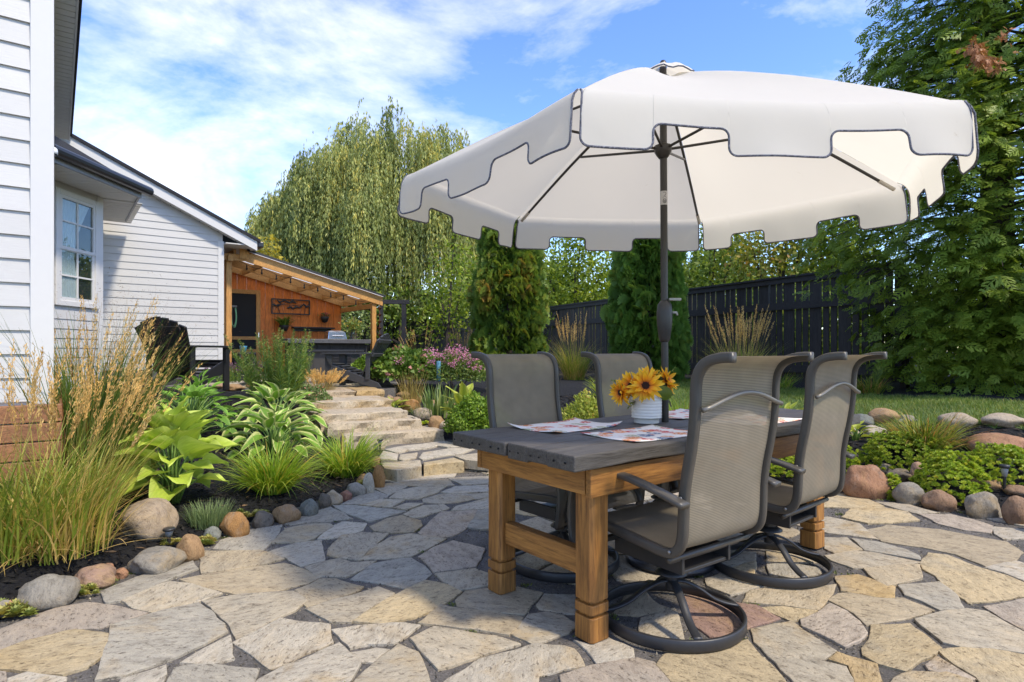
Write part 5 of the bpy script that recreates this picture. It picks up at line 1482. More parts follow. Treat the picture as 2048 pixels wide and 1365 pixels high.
for i in range(7):
    t = i / 6; w = .062 * math.sin(math.pi * (.08 + .87 * t)) ** .7
    for s in (-1, -.5, 0, .5, 1):
        q = at(1326, 772, 3.15) + Vector((s * w / 1.6 + .01 * t, -.015 * math.sin(math.pi * t) - .008 * abs(s), -.075 * t)); vs.append(q)
for i in range(6):
    for k in range(4): a = i * 5 + k; fs.append((a, a + 1, a + 6, a + 5))
MB().add(vs, fs).build('leaf_blade', LEAFG, lf, sm=True)
MB().tube([at(1326, 772, 3.15), (at(1310, 775, 3.19)), Vector((p0.x, p0.y, p0.z + .12))], .002, 5).build('stalk', STEM, lf)
sp_ = thing('filler_sprig', 'feathery green sprigs poking from the white pot', 'foliage', (p0.x, p0.y, p0.z + .14))
C, D = [], []
for (px, py) in ((1226, 775), (1223, 760), (1258, 808), (1318, 742), (1350, 735), (1255, 815)):
    e = at(px, py, 3.16); s0 = Vector((p0.x, p0.y, p0.z + .15)); d = e - s0
    for i in range(26): C.append(s0 + d * (.35 + .65 * i / 26)); D.append(d.normalized() + Vector(rng.normal(size=3) * .7))
C = np.array([tuple(c) for c in C]); D = np.array([tuple(c) for c in D])
np_obj('leaflets', *leaves(C, D, rnd_unit(len(C)), .018, .005), LEAFG, sp_)['kind'] = 'stuff'
m = MB()
for (px, py) in ((1226, 775), (1223, 760), (1258, 808), (1318, 742), (1350, 735), (1255, 815)):
    m.tube([Vector((p0.x, p0.y, p0.z + .13)), at(px, py, 3.16)], .0012, 4)
m.build('stalks', STEM, sp_)

# ------------------------------------------------------------------ adirondack chairs
AB = plain('black_poly_lumber', (.014, .014, .015), .45, 0, .25, 30, .05); AG = plain('charcoal_poly_lumber', (.052, .053, .056), .5, 0, .2, 30, .05)
def adirondack(label, loc, yaw, mat, sc, nslat=7):
    t = thing('adirondack_chair', label, 'chair', loc, yaw); t.scale = (sc,) * 3
    # local: faces +x, width along y
    for s in (-1, 1):
        y = s * .265
        P = [(.40, .40), (.40, .27), (-.44, -.0), (-.36, .0), (-.30, .03)]
        poly = [(.385, .375), (.30, .375), (-.50, .08), (-.56, .0), (-.40, .0), (.385, .235)]
        M = Matrix.Translation((0, y, 0)) @ Matrix.Rotation(R(90), 4, 'X')
        MB().prism(poly, -.014, .014, M).build('side_rail', mat, t, keep=False, bevel=.004)
        MB().box((.31, y + s * .016 - .014, 0), (.43, y + s * .016 + .014, .555)).build('front_leg', mat, t, keep=False, bevel=.004)
        MB().box((-.36, y + s * .016 - .014, .13), (-.285, y + s * .016 + .014, .555)).build('rear_leg', mat, t, keep=False, bevel=.004)
        MB().prism([(-.40, y - .055), (-.40, y + .055), (.25, y + .085), (.46, y + .085), (.50, y + .05), (.50, y - .05), (.46, y - .07), (.2, y - .075)], .556, .582).build('arm', mat, t, keep=False, bevel=.005)
        MB().prism([(.30, .54), (.30, .36), (.345, .40), (.42, .54)], -.012, .012, Matrix.Translation((0, y + s * .045, 0)) @ Matrix.Rotation(R(90), 4, 'X')).build('arm_bracket', mat, t, keep=False)
    for i in range(6):
        x = .36 - i * .105; z = .385 - i * .0385 + .003
        MB().bar((x, -.25, z), (x, .25, z), .09, .02).build('seat_slat', mat, t, keep=False, bevel=.004)
    MB().bar((.40, -.248, .345), (.40, .248, .345), .02, .10).build('front_apron', mat, t, keep=False)
    # fan back
    b0 = Vector((-.20, 0, .20)); up = Vector((-.46, 0, .89)).normalized()
    for i in range(nslat):
        f = (i - (nslat - 1) / 2) / ((nslat - 1) / 2); L = .80 * math.sqrt(1 - .23 * f * f) ; y0, y1 = f * .205, f * .285
        w0, w1 = .058, .082
        e = b0 + up * L
        vs = []
        for zz, yy, w, q in ((0, y0, w0, 0), (.86, y0 + (y1 - y0) * .86, w1, 0), (1.0, y1, w1 * .96, 1)):
            for s in (-1, 1):
                LL = L * zz - (.03 * (s * f > 0) * abs(f) * 1.3 if q else 0)
                c = b0 + up * LL
                for th in (-.011, .011): vs.append((c.x + th * up.z, yy + s * w / 2, c.z - th * up.x))
        fs = []
        for a in (0, 4): fs += [(a, a + 1, a + 5, a + 4), (a + 2, a + 6, a + 7, a + 3), (a, a + 4, a + 6, a + 2), (a + 1, a + 3, a + 7, a + 5)]
        fs += [(0, 2, 3, 1), (8, 9, 11, 10)]
        MB().add(vs, fs).build('back_slat', mat, t, keep=False)
    for h, w in ((.12, .25), (.40, .27), (.66, .26)):
        c = b0 + up * h - Vector((up.z, 0, -up.x)) * .028; MB().bar((c.x, -w, c.z), (c.x, w, c.z), .03, .06, (up.x, 0, up.z)).build('back_brace', mat, t, keep=False)
    return t
pl_ = at(376, 0, 8.15); adirondack('black slatted adirondack chair by the white gable wall, seen from behind', (pl_.x, pl_.y, .60), R(84), AB, 1.08)
pr_ = at(712, 0, 9.35); adirondack('charcoal adirondack chair in profile at the top of the steps', (pr_.x, pr_.y, TZ + .004), R(172), AG, .90)
# fire table of dark wicker
ft = thing('wicker_fire_table', 'dark woven fire table with flat top between chair and bar', 'fire table', (at(672, 0, 10.5).x, 10.5, TZ + .004))
MB().box((-.40, -.30, .535), (.42, .30, .57)).build('table_top', plain('slate_top', (.05, .05, .052), .4), ft, keep=False, bevel=.006)
m = MB(); m.add([(-.27, -.25, 0), (.30, -.25, 0), (.30, .25, 0), (-.27, .25, 0), (-.33, -.25, .534), (.36, -.25, .534), (.36, .25, .534), (-.33, .25, .534)], ((3,2,1,0),(4,5,6,7),(0,1,5,4),(1,2,6,5),(2,3,7,6),(3,0,4,7)))
m.build('body', plain('brown_grey_panel', (.075, .07, .065), .6), ft, keep=False)
WK = plain('wicker_strand', (.035, .035, .038), .5)
for k in range(20):
    z = .03 + k * .0252
    pts = [(.0 + .34 * i / 40 - .0, -.256 - .006 * math.cos(i * math.pi / 2 + k * math.pi), z) for i in range(41)]
    MB().tube(pts, .0085, 5).build('wicker_strand', WK, ft, keep=False, sm=True)
# path lights
def path_light(label, p, h, cat='garden light'):
    t = thing('path_light', label, cat, p)
    MB().lathe([(.006, -.12), (.008, 0), (.011, h * .55), (.013, h * .60)], 10).build('stake', BLACKM, t, keep=False, sm=True)
    MB().lathe([(.016, h * .60), (.024, h * .9), (.024, h * .905)], 16).build('lens', plain('frosted_lens', (.35, .36, .36), .25), t, keep=False, sm=True)
    MB().lathe([(.033, h * .906), (.033, h * 1.0), (.028, h * 1.03), (.004, h * 1.035)], 18).build('cap', BLACKM, t, keep=False, sm=True)
def place(px, py): p = ground(px, py); return p
path_light('black stake light among sedum on the right wall', place(2009, 990), .20)
path_light('low black stake light beside the big boulder', ground(338, 1100) , .11)
path_light('black stake light left of the lower step', ground(760, 905), .14)
path_light('small black light beside the second step', ground(676, 868), .13)
path_light('small stake light among the cobbles right of the steps', ground(917, 868), .13)
wc = thing('rain_gauge', 'tall blue glass rain gauge on a stake among iris leaves', 'rain gauge', ground(877, 798))
MB().tube([(0, 0, -.1), (0, 0, .25)], .006, 6).build('stake', BLACKM, wc, keep=False)
MB().lathe([(.02, .26), (.032, .27), (.034, .56), (.03, .565)], 14).build('tube', plain('blue_glass', (.10, .25, .32), .08, 0, .2, 8), wc, keep=False, sm=True)
MB().lathe([(.002, .12), (.018, .125), (.026, .145), (.018, .165), (.002, .17)], 12).build('ball', plain('silver_ball', (.4, .38, .4), .1, 1.0), wc, keep=False, sm=True)
# ------------------------------------------------------------------ rocks
_ico = bmesh.new(); bmesh.ops.create_icosphere(_ico, subdivisions=4, radius=1.0)
ICO_V = np.array([v.co[:] for v in _ico.verts]); ICO_F = [tuple(v.index for v in f.verts) for f in _ico.faces]; _ico.free()
def rock_mesh(sx, sy, sz, ang, seed):
    r = np.random.default_rng(seed); V = ICO_V.copy()
    if ang > 0:                                            # split faces
        for _ in range(int(5 + 6 * ang)):
            n = unit(r.normal(size=(1, 3)))[0]; c = r.uniform(.62, .86) if ang > .5 else r.uniform(.80, .95)
            d = V @ n; V = V - np.outer(np.maximum(d - c, 0) * .93, n)
    lo = np.array([mnoise.noise(Vector(v * 1.3) + Vector((seed, 0, 0))) for v in V]); hi = np.array([mnoise.noise(Vector(v * 5) + Vector((0, seed, 0))) for v in V])
    V = V * (1 + .20 * lo + (.03 + .045 * ang) * hi)[:, None]
    V = V / np.abs(V).max(0)
    V = V * np.array([sx, sy, sz])
    me = bpy.data.meshes.new('rock'); me.from_pydata(V.tolist(), [], ICO_F); me.update(); smooth(me); me.materials.append(ROCK); return me
RC_ = {'grey': (.30, .29, .27), 'pink': (.40, .28, .23), 'tan': (.40, .27, .16), 'orange': (.42, .24, .10), 'blue': (.21, .235, .235), 'cream': (.46, .40, .33), 'white': (.50, .48, .43), 'dark': (.16, .145, .13), 'red': (.30, .155, .13), 'brown': (.30, .20, .14), 'rust': (.40, .23, .15)}
def rock(name, parent, cx, cy, w, h, col, ang=0.0, seed=0, base=None, back=.42, tilt=0):
    p = ground(cx, cy + h / 2) if base is None else at(cx, cy + h / 2, base)
    d = p.y; W_ = w * d / FPX * .94; Hh = h * d / FPX * .92
    dep = W_ * rng.uniform(.7, .9)
    y = d + dep * back
    M = Matrix.Translation(((cx - 1024) / FPX * y, y, p.z + Hh * .34)) @ Matrix.Rotation(rng.uniform(-.25, .25), 4, 'Z') @ Matrix.Rotation(R(tilt), 4, 'Y')
    c = np.array(RC_[col]) * rng.uniform(.9, 1.1)
    if parent is None:
        o = bpy.data.objects.new(name, rock_mesh(W_ * .52, dep * .55, Hh * .62, max(ang, .28), seed)); COL.objects.link(o); o.matrix_basis = M; o.color = (*c, 1); return o
    return piece(name, rock_mesh(W_ * .52, dep * .55, Hh * .62, max(ang, .28), seed), parent, M, True, tuple(c))
e1 = thing('rock_edging', 'row of mixed fieldstones edging the left garden bed', 'rock edging', (-1.9, 3.5, 0))
for i, a in enumerate([(95, 1197, 118, 70, 'grey', .15), (190, 1163, 92, 52, 'pink', .5), (210, 1142, 40, 24, 'rust', .6), (238, 1150, 38, 24, 'rust', .6), (315, 1127, 112, 52, 'grey', 0), (380, 1097, 58, 58, 'tan', .3), (424, 1070, 40, 30, 'blue', 0), (471, 1053, 70, 54, 'orange', .6),
        (526, 1041, 44, 36, 'dark', .2), (573, 1028, 58, 42, 'tan', .15), (619, 1017, 40, 40, 'blue', 0), (649, 1003, 28, 34, 'dark', .2), (667, 997, 38, 34, 'cream', 0), (692, 993, 28, 24, 'red', .4), (711, 980, 46, 30, 'grey', .4), (737, 967, 24, 48, 'white', .3), (759, 952, 30, 52, 'orange', .6), (5, 1222, 40, 34, 'grey', .2),
        (728, 960, 30, 22, 'tan', .4), (-60, 1245, 70, 50, 'tan', .3), (-140, 1285, 80, 55, 'grey', .1)]):
    rock('rock', e1, *a, seed=i + 1)
o = rock('boulder', None, 296, 1044, 118, 88, 'cream', 0, 51); o.color = (.43, .36, .29, 1); tag(o, 'large smooth speckled boulder in mulch in front of the big hosta', 'boulder')
e2 = thing('rock_retaining_wall', 'low dry boulder wall curving round the right bed', 'rock wall', (3.2, 4.9, 0))
for i, a in enumerate([(1683, 968, 36, 36, 'brown', .4), (1732, 963, 96, 76, 'rust', .5), (1801, 952, 50, 34, 'dark', .6), (1819, 988, 62, 50, 'grey', .1), (1880, 1003, 66, 46, 'brown', .35), (1966, 1013, 74, 58, 'grey', .1), (2036, 1022, 60, 64, 'brown', .4), (1836, 944, 34, 44, 'pink', .3), (1972, 968, 62, 30, 'tan', .4), (2032, 983, 50, 24, 'brown', .3), (1768, 938, 34, 24, 'grey', .4), (1655, 952, 34, 34, 'tan', .3), (2110, 1050, 90, 70, 'grey', .2), (2190, 1090, 80, 70, 'tan', .3),
        (1630, 940, 40, 34, 'grey', .2)]):
    rock('rock', e2, *a, seed=i + 60)
for i, a in enumerate([(1998, 890, 125, 46, 'rust', .35), (1915, 842, 76, 36, 'cream', .15), (2006, 843, 84, 32, 'cream', .05), (1770, 832, 64, 34, 'tan', .2), (1722, 842, 52, 36, 'blue', .5), (1702, 866, 34, 22, 'white', .2), (1748, 862, 50, 24, 'white', .1), (1556, 907, 56, 28, 'pink', .1), (1697, 914, 46, 20, 'pink', .2), (1815, 840, 40, 20, 'grey', .2), (2090, 850, 80, 34, 'tan', .1), (2120, 900, 90, 40, 'rust', .2)]):
    rock('rock', e2, *a, seed=i + 90)
e3 = thing('rock_edging', 'jumbled round cobbles and split blocks right of the steps', 'rock edging', (-.9, 6.9, .2))
for i, a in enumerate([(795, 802, 26, 22, 'tan', .6), (822, 810, 44, 36, 'orange', .7), (846, 827, 46, 28, 'cream', .05), (876, 824, 26, 17, 'pink', .1), (857, 811, 26, 18, 'grey', 0), (891, 832, 30, 17, 'dark', 0), (873, 849, 36, 34, 'tan', 0), (900, 846, 30, 18, 'cream', 0), (893, 857, 36, 24, 'cream', .05), (916, 852, 34, 20, 'grey', .1), (936, 863, 32, 16, 'white', 0), (838, 798, 24, 14, 'tan', .5), (868, 806, 26, 12, 'tan', .6), (900, 808, 34, 14, 'tan', .6), (780, 798, 18, 18, 'tan', .6), (806, 790, 30, 14, 'tan', .5)]):
    rock('rock', e3, *a, seed=i + 120)
e4 = thing('rock_edging', 'scattered small stones left of the limestone steps', 'rock edging', (-2.2, 6.3, .2))
for i, a in enumerate([(602, 845, 40, 22, 'tan', .5), (636, 848, 20, 14, 'tan', .2), (655, 838, 40, 22, 'cream', .4), (684, 862, 34, 22, 'cream', .2), (640, 815, 30, 16, 'pink', .3), (722, 890, 36, 22, 'cream', .3), (625, 832, 24, 14, 'tan', .3), (752, 925, 28, 26, 'tan', .4)]):
    rock('rock', e4, *a, seed=i + 150)
e5 = thing('rock_edging', 'low tan stones bordering the terrace under the left chair', 'rock edging', (-4.0, 7.6, .55))
for i, a in enumerate([(470, 775, 40, 16, 'tan', .4), (440, 772, 36, 14, 'pink', .3), (410, 775, 34, 14, 'cream', .3), (505, 770, 30, 14, 'tan', .3), (535, 772, 30, 14, 'tan', .3)]):
    rock('rock', e5, *a, seed=i + 170)

# ------------------------------------------------------------------ lawn and mulch
LAWNM = plain('turf', (.08, .13, .03), .9, 0, .5, 30, .8)
xs = np.arange(1.3, 13.9, .15); ys = np.arange(5.2, 12.5, .15); X, Y = np.meshgrid(xs, ys)
ex = sdf(X.ravel(), Y.ravel()).reshape(X.shape)
rel = (X - FA.x) * FNRM.x + (Y - FA.y) * FNRM.y
ok = (ex > 1.42 + .08 * np.sin(X * 3)) & (rel > .85 + .1 * np.sin(X * 4 + Y * 3)) & (np.degrees(np.arctan2(Y - PC[1], X - PC[0])) < 76)
Z = gz(X.ravel(), Y.ravel()) + .006
nx = len(xs); q = [(j * nx + i, j * nx + i + 1, (j + 1) * nx + i + 1, (j + 1) * nx + i) for j in range(len(ys) - 1) for i in range(nx - 1) if ok[j, i] and ok[j, i + 1] and ok[j + 1, i] and ok[j + 1, i + 1]]
V = np.stack([X.ravel(), Y.ravel(), Z], 1)
tag(np_obj('lawn', V, np.array(q), None, LAWNM, sm=True), 'strip of mown lawn below the fence', kind='structure')
pick = rng.integers(0, len(q), 46000); cc = V[np.array(q)[pick][:, 0]] + np.concatenate([rng.uniform(0, .15, (46000, 2)), np.zeros((46000, 1))], 1)
kp = (cc[:, 0] / cc[:, 1] < .95); cc = cc[kp]; cc[:, 2] = gz(cc[:, 0], cc[:, 1])
GRASSM = leafmat('lawn_blade', [(0, (.07, .14, .025)), (.6, (.13, .21, .04)), (1, (.26, .27, .09))], .3)
tag(np_obj('lawn_grass', *blades(cc, rng.uniform(0, 6.3, len(cc)), rng.uniform(.03, .065, len(cc)), rng.uniform(.05, .5, len(cc)), .7, .006, 2), GRASSM), 'short green grass blades of the lawn', 'grass', kind='stuff')
CHIP = leafmat('mulch_chip', [(0, (.005, .005, .005)), (.75, (.018, .016, .015)), (.93, (.045, .036, .030)), (1, (.15, .10, .06))], 0, .8)
P = np.stack([rng.uniform(-4.8, 5.2, 90000), rng.uniform(1.8, 9.0, 90000)], 1); e_ = sdf(P[:, 0], P[:, 1]); ok = (e_ > .0) & (e_ < 3.6) & (np.abs(P[:, 0] / P[:, 1]) < .95) & ~((P[:, 0] > 1.9) & (e_ > 1.5))
sidew = (P[:, 0] - NC.x) * UH.x + (P[:, 1] - NC.y) * UH.y; ok &= (sidew > .03) | (((P[:, 0] - NC.x) * NRM.x + (P[:, 1] - NC.y) * NRM.y) > .06)
P = P[ok][:26000]; n = len(P); Zc = np.maximum(gz(P[:, 0], P[:, 1]), 0) + rng.uniform(.002, .02, n)
D = np.stack([rng.normal(size=n), rng.normal(size=n), rng.normal(size=n) * .25], 1); Nn = np.stack([rng.normal(size=n) * .4, rng.normal(size=n) * .4, np.ones(n)], 1)
tag(np_obj('mulch_chips', *leaves(np.column_stack([P, Zc]), D, Nn, rng.uniform(.025, .075, n), rng.uniform(.008, .018, n), .1), CHIP), 'loose black bark chips covering the beds', 'mulch', kind='stuff')

# ------------------------------------------------------------------ plant makers
def V3(p): return np.array([p.x, p.y, p.z])
def grass_mound(label, cat, p, n, L, spread, wid, mat, lean=(.1, .8), droop=(.8, 1.7), name='grass_clump', squash=1.0, k=6):
    t = thing(name, label, cat, p)
    a = rng.uniform(0, 2 * math.pi, n); r = spread * np.sqrt(rng.random(n))
    P = V3(p)[None] + np.stack([np.cos(a) * r, np.sin(a) * r, np.zeros(n)], 1)
    az = a + rng.normal(size=n) * .5
    np_obj('blades', *blades(P, az, rng.uniform(.65, 1.05, n) * L, rng.uniform(*lean, n), rng.uniform(*droop, n), wid * rng.uniform(.7, 1.2, n), k), mat, t)
    return t
def bush_cloud(c, rad, n, L, Wd, lump=.2, fill=.4, up=.25, fr=2.2, flat=0.0, seed=0.0):
    d = rnd_unit(n); d[:, 2] = np.abs(d[:, 2]) * (1 - flat) + d[:, 2] * flat if flat < 1 else d[:, 2]
    d = unit(d)
    lp = np.array([mnoise.noise((v[0] * fr + seed, v[1] * fr, v[2] * fr)) + .5 * mnoise.noise((v[0] * fr * 2.6, v[1] * fr * 2.6 + seed, v[2] * fr * 2.6)) for v in d])
    rr = (1 + lump * lp) * (1 - fill * rng.random(n) ** 2)
    P = np.asarray(c) + d * rr[:, None] * np.asarray(rad)
    D = d * .55 + rng.normal(size=(n, 3)) * .55 + np.array([0, 0, up]); Nn = d * .8 + rng.normal(size=(n, 3)) * .5 + np.array([0, 0, .4])
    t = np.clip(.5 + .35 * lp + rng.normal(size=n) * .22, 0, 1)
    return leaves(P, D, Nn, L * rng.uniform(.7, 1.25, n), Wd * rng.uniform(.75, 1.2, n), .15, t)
def shrub(label, p, rad, n, L, Wd, mat, name='shrub', cat='shrub', lump=.2, fill=.5, stems=6, zc=.5, **kw):
    t = thing(name, label, cat, p)
    c = V3(p) + np.array([0, 0, rad[2] * zc])
    np_obj('foliage', *bush_cloud(c, rad, n, L, Wd, lump, fill, **kw), mat, t)
    m = MB()
    for i in range(stems):
        a = 2 * math.pi * i / stems; m.tube([p - Vector((0, 0, .05)), p + Vector((math.cos(a) * rad[0] * .3, math.sin(a) * rad[1] * .3, rad[2] * .5)), p + Vector((math.cos(a) * rad[0] * .55, math.sin(a) * rad[1] * .55, rad[2] * .9))], [.012, .008, .004], 5)
    m.build('stems', BARK, t)
    return t
BARK = plain('brown_bark', (.075, .058, .042), .9, 0, .4, 25, .6)
def reed_grass(label, p, nb, ns, H, spread, lean=.12, wind=(0.0, 0.0), leafmat_=None, plume=True, name='feather_grass', Hb=.7, bw=.007, pl=.30, droopb=(.5, 1.5)):
    """upright grass: arching leaves, straw stems, narrow plumes"""
    t = thing(name, label, 'grass', p)
    a = rng.uniform(0, 2 * math.pi, nb); r = spread * np.sqrt(rng.random(nb)); P = V3(p)[None] + np.stack([np.cos(a) * r, np.sin(a) * r, np.zeros(nb)], 1)
    np_obj('leaves', *blades(P, a + rng.normal(size=nb) * .6, H * Hb * rng.uniform(.5, 1.1, nb), rng.uniform(.02, .35, nb), rng.uniform(*droopb, nb), bw * rng.uniform(.6, 1.2, nb), 6), leafmat_, t)
    if not ns: return t
    nd_ = nb // 3; a = rng.uniform(0, 2 * math.pi, nd_); r = spread * rng.uniform(.3, 1.1, nd_); P = V3(p)[None] + np.stack([np.cos(a) * r, np.sin(a) * r, rng.uniform(0, .05, nd_)], 1)
    np_obj('thatch', *blades(P, a + rng.normal(size=nd_) * .9, H * rng.uniform(.15, .45, nd_), rng.uniform(.5, 1.35, nd_), rng.uniform(.1, .8, nd_), bw * rng.uniform(.5, 1.0, nd_), 5), THATCH, t)
    a = rng.uniform(0, 2 * math.pi, ns); r = spread * .8 * np.sqrt(rng.random(ns)); P = V3(p)[None] + np.stack([np.cos(a) * r, np.sin(a) * r, np.zeros(ns)], 1)
    tip = P + np.stack([np.cos(a) * r * 1.6 + wind[0] * H + rng.normal(size=ns) * lean * H * .5, np.sin(a) * r * 1.6 + wind[1] * H + rng.normal(size=ns) * lean * H * .5, H * rng.uniform(.72, 1.03, ns)], 1)
    mid = (P + tip) / 2 - np.stack([(tip - P)[:, 0] * .22, (tip - P)[:, 1] * .22, np.zeros(ns)], 1)
    ks = 8; tt = np.linspace(0, 1, ks + 1)
    C = ((1 - tt) ** 2)[None, :, None] * P[:, None] + (2 * tt * (1 - tt))[None, :, None] * mid[:, None] + (tt ** 2)[None, :, None] * tip[:, None]
    rows = np.stack([C + np.array([.0014, 0, 0]), C + np.array([-.0007, .0012, 0])], 2)
    b = np.arange(ns)[:, None] * (ks + 1) * 2 + np.arange(ks)[None] * 2
    np_obj('stalks', rows.reshape(-1, 3), np.stack([b, b + 1, b + 3, b + 2], -1).reshape(-1, 4), np.repeat(rng.random(ns), ks), STALK, t)
    if plume:
        m = 84; u = 1 - pl * rng.random((ns, m)) ** .9
        pc = ((1 - u) ** 2)[..., None] * P[:, None] + (2 * u * (1 - u))[..., None] * mid[:, None] + (u ** 2)[..., None] * tip[:, None]
        dr = unit(tip - mid)[:, None, :] + rng.normal(size=(ns, m, 3)) * .26
        fat = np.sin(np.pi * np.clip((1 - u) / pl, 0.04, 1)) ** .6
        pc = pc + rng.normal(size=(ns, m, 3)) * .0075 * fat[..., None]
        np_obj('plumes', *leaves(pc.reshape(-1, 3), dr.reshape(-1, 3), rnd_unit(ns * m), (rng.uniform(.018, .034, (ns, m)) * (.5 + .5 * fat)).ravel(), .0048, .2, np.repeat(rng.random(ns), m)), PLUME, t)
    return t
STALK = leafmat('straw_stalk', [(0, (.22, .22, .06)), (.6, (.40, .31, .11)), (1, (.50, .38, .17))], .1)
THATCH = leafmat('dry_thatch', [(0, (.26, .20, .08)), (.6, (.42, .32, .14)), (1, (.52, .42, .22))], .2)
PLUME = leafmat('straw_plume', [(0, (.50, .34, .14)), (.6, (.62, .45, .21)), (1, (.70, .54, .29))], .25, .8)
GREENB = leafmat('reed_leaf', [(0, (.12, .20, .03)), (.5, (.21, .28, .05)), (.72, (.33, .33, .08)), (.87, (.46, .37, .14)), (1, (.54, .43, .20))], .35)
SWITCH = leafmat('switch_leaf', [(0, (.045, .10, .022)), (.6, (.10, .18, .04)), (.9, (.22, .24, .06)), (1, (.20, .05, .05))], .35)
LILYB = leafmat('daylily_leaf', [(0, (.10, .21, .02)), (.5, (.22, .36, .04)), (.85, (.34, .46, .08)), (.95, (.42, .38, .07)), (1, (.45, .32, .10))], .4)
def leaf_mesh(L, Wd, cup, droop, wave, heart=True):
    vs = []; fs = []; ed = []; nl, nw = 9, 8
    for i in range(nl + 1):
        t = i / nl
        w = Wd * .5 * (math.sin(math.pi * min(1, t ** .62)) ** .8 if heart else math.sin(math.pi * t ** .85) ** .7) + .001
        for j in range(nw + 1):
            s = j / nw * 2 - 1
            z = cup * abs(s) ** 1.5 * w - droop * L * t * t + wave * Wd * .22 * math.sin(t * 9 + s * 2) * abs(s) ** 2 + .0045 * (1 if j % 2 else -.4) * (1 - abs(s) * .6) * math.sin(math.pi * t)
            vs.append((L * t - .10 * L * abs(s) * (1 - t) * heart, s * w, z)); ed.append(abs(s) ** 1.0 * .9 + .1 * (t > .9))
    for i in range(nl):
        for j in range(nw): a = i * (nw + 1) + j; fs.append((a, a + nw + 1, a + nw + 2, a + 1))
    me = MB().add(vs, fs).mesh('leaf', True); q = me.attributes.new('edge', 'FLOAT', 'POINT'); q.data.foreach_set('value', ed); return me
def hosta_mat(name, mid, edge, vary=.25):
    m, nt, N, L, B = newmat(name)
    a = N.new('ShaderNodeAttribute'); a.attribute_name = 'edge'; oi = N.new('ShaderNodeObjectInfo'); tc = N.new('ShaderNodeTexCoord')
    mp = N.new('ShaderNodeMapping'); mp.inputs['Scale'].default_value = (3, 30, 1); L.new(tc.outputs['Object'], mp.inputs['Vector']); st = noise(N, L, mp.outputs[0], 4, 4)
    f = math_(N, L, 'ADD', a.outputs['Fac'], math_(N, L, 'MULTIPLY', math_(N, L, 'SUBTRACT', st.outputs['Fac'], .5), .5))
    rp = ramp(N, [(.52, mid), (.70, edge)]); L.new(f, rp.inputs['Fac'])
    hv = N.new('ShaderNodeHueSaturation'); mr = N.new('ShaderNodeMapRange'); mr.inputs['To Min'].default_value = 1 - vary; mr.inputs['To Max'].default_value = 1 + vary; L.new(oi.outputs['Random'], mr.inputs['Value']); L.new(mr.outputs[0], hv.inputs['Value']); L.new(rp.outputs['Color'], hv.inputs['Color'])
    v = ramp(N, [(.35, (.86, .88, .86)), (.65, (1.1, 1.08, 1.0))]); L.new(st.outputs['Fac'], v.inputs['Fac']); c = mixc(N, L, .8, hv.outputs[0], v.outputs['Color'], 'MULTIPLY')
    L.new(c, B.inputs['Base Color']); B.inputs['Roughness'].default_value = .55; B.inputs['Specular IOR Level'].default_value = .4
    T = N.new('ShaderNodeBsdfTranslucent'); L.new(c, T.inputs['Color']); S = N.new('ShaderNodeMixShader'); S.inputs[0].default_value = .32; L.new(B.outputs[0], S.inputs[1]); L.new(T.outputs[0], S.inputs[2]); L.new(S.outputs[0], N['Material Output'].inputs['Surface'])
    bump(N, L, st.outputs['Fac'], .3, .004, B)
    return m
HCHART = hosta_mat('chartreuse_hosta', (.50, .62, .08), (.56, .66, .13), .18)
HVAR = hosta_mat('variegated_hosta', (.20, .37, .04), (.66, .68, .26), .22)
HGREEN = hosta_mat('green_hydrangea_leaf', (.18, .36, .045), (.27, .46, .07), .3)
HYEL = hosta_mat('yellow_hosta', (.42, .48, .05), (.50, .52, .10), .2)
def hosta(label, p, n, L, Wd, Rr, mat, h, heart=True, cup=.5, droop=.28, wave=.4, name='hosta', cat='hosta', pitch=(8, 62), low=0.0):
    t = thing(name, label, cat, p); ms = []
    for q in range(3):
        me = leaf_mesh(L * (.9 + .1 * q), Wd, cup * (.8 + .3 * q), droop * (.7 + .4 * q), wave, heart); me.materials.append(mat); ms.append(me)
    st = MB()
    for i in range(n):
        f = (i + .5) / n; az = i * 2.39996 + rng.uniform(-.25, .25); r = Rr * f ** .6; zz = h * (1 - f ** 1.7 * .82) * rng.uniform(.88, 1.08) + low
        bp = Vector((p.x + math.cos(az) * r, p.y + math.sin(az) * r, p.z + zz))
        pt = R(pitch[1] * (1 - f) + pitch[0] * f + rng.uniform(-10, 10))
        M = Matrix.Translation(bp) @ Matrix.Rotation(az + rng.uniform(-.35, .35), 4, 'Z') @ Matrix.Rotation(-pt, 4, 'Y') @ Matrix.Rotation(rng.uniform(-.35, .35), 4, 'X') @ Matrix.Scale(rng.uniform(.72, 1.1) * (1.0 - .15 * (1 - f)), 4)
        piece('leaf', ms[i % 3], t, M)
        st.tube([Vector((p.x + math.cos(az) * .03, p.y + math.sin(az) * .03, p.z - .02)), Vector((p.x + math.cos(az) * r * .45, p.y + math.sin(az) * r * .45, p.z + zz * .65)), bp], [.008, .007, .004], 5)
    st.build('stems', plain('pale_green_stalk', (.16, .26, .05), .5), t, sm=True)
    return t

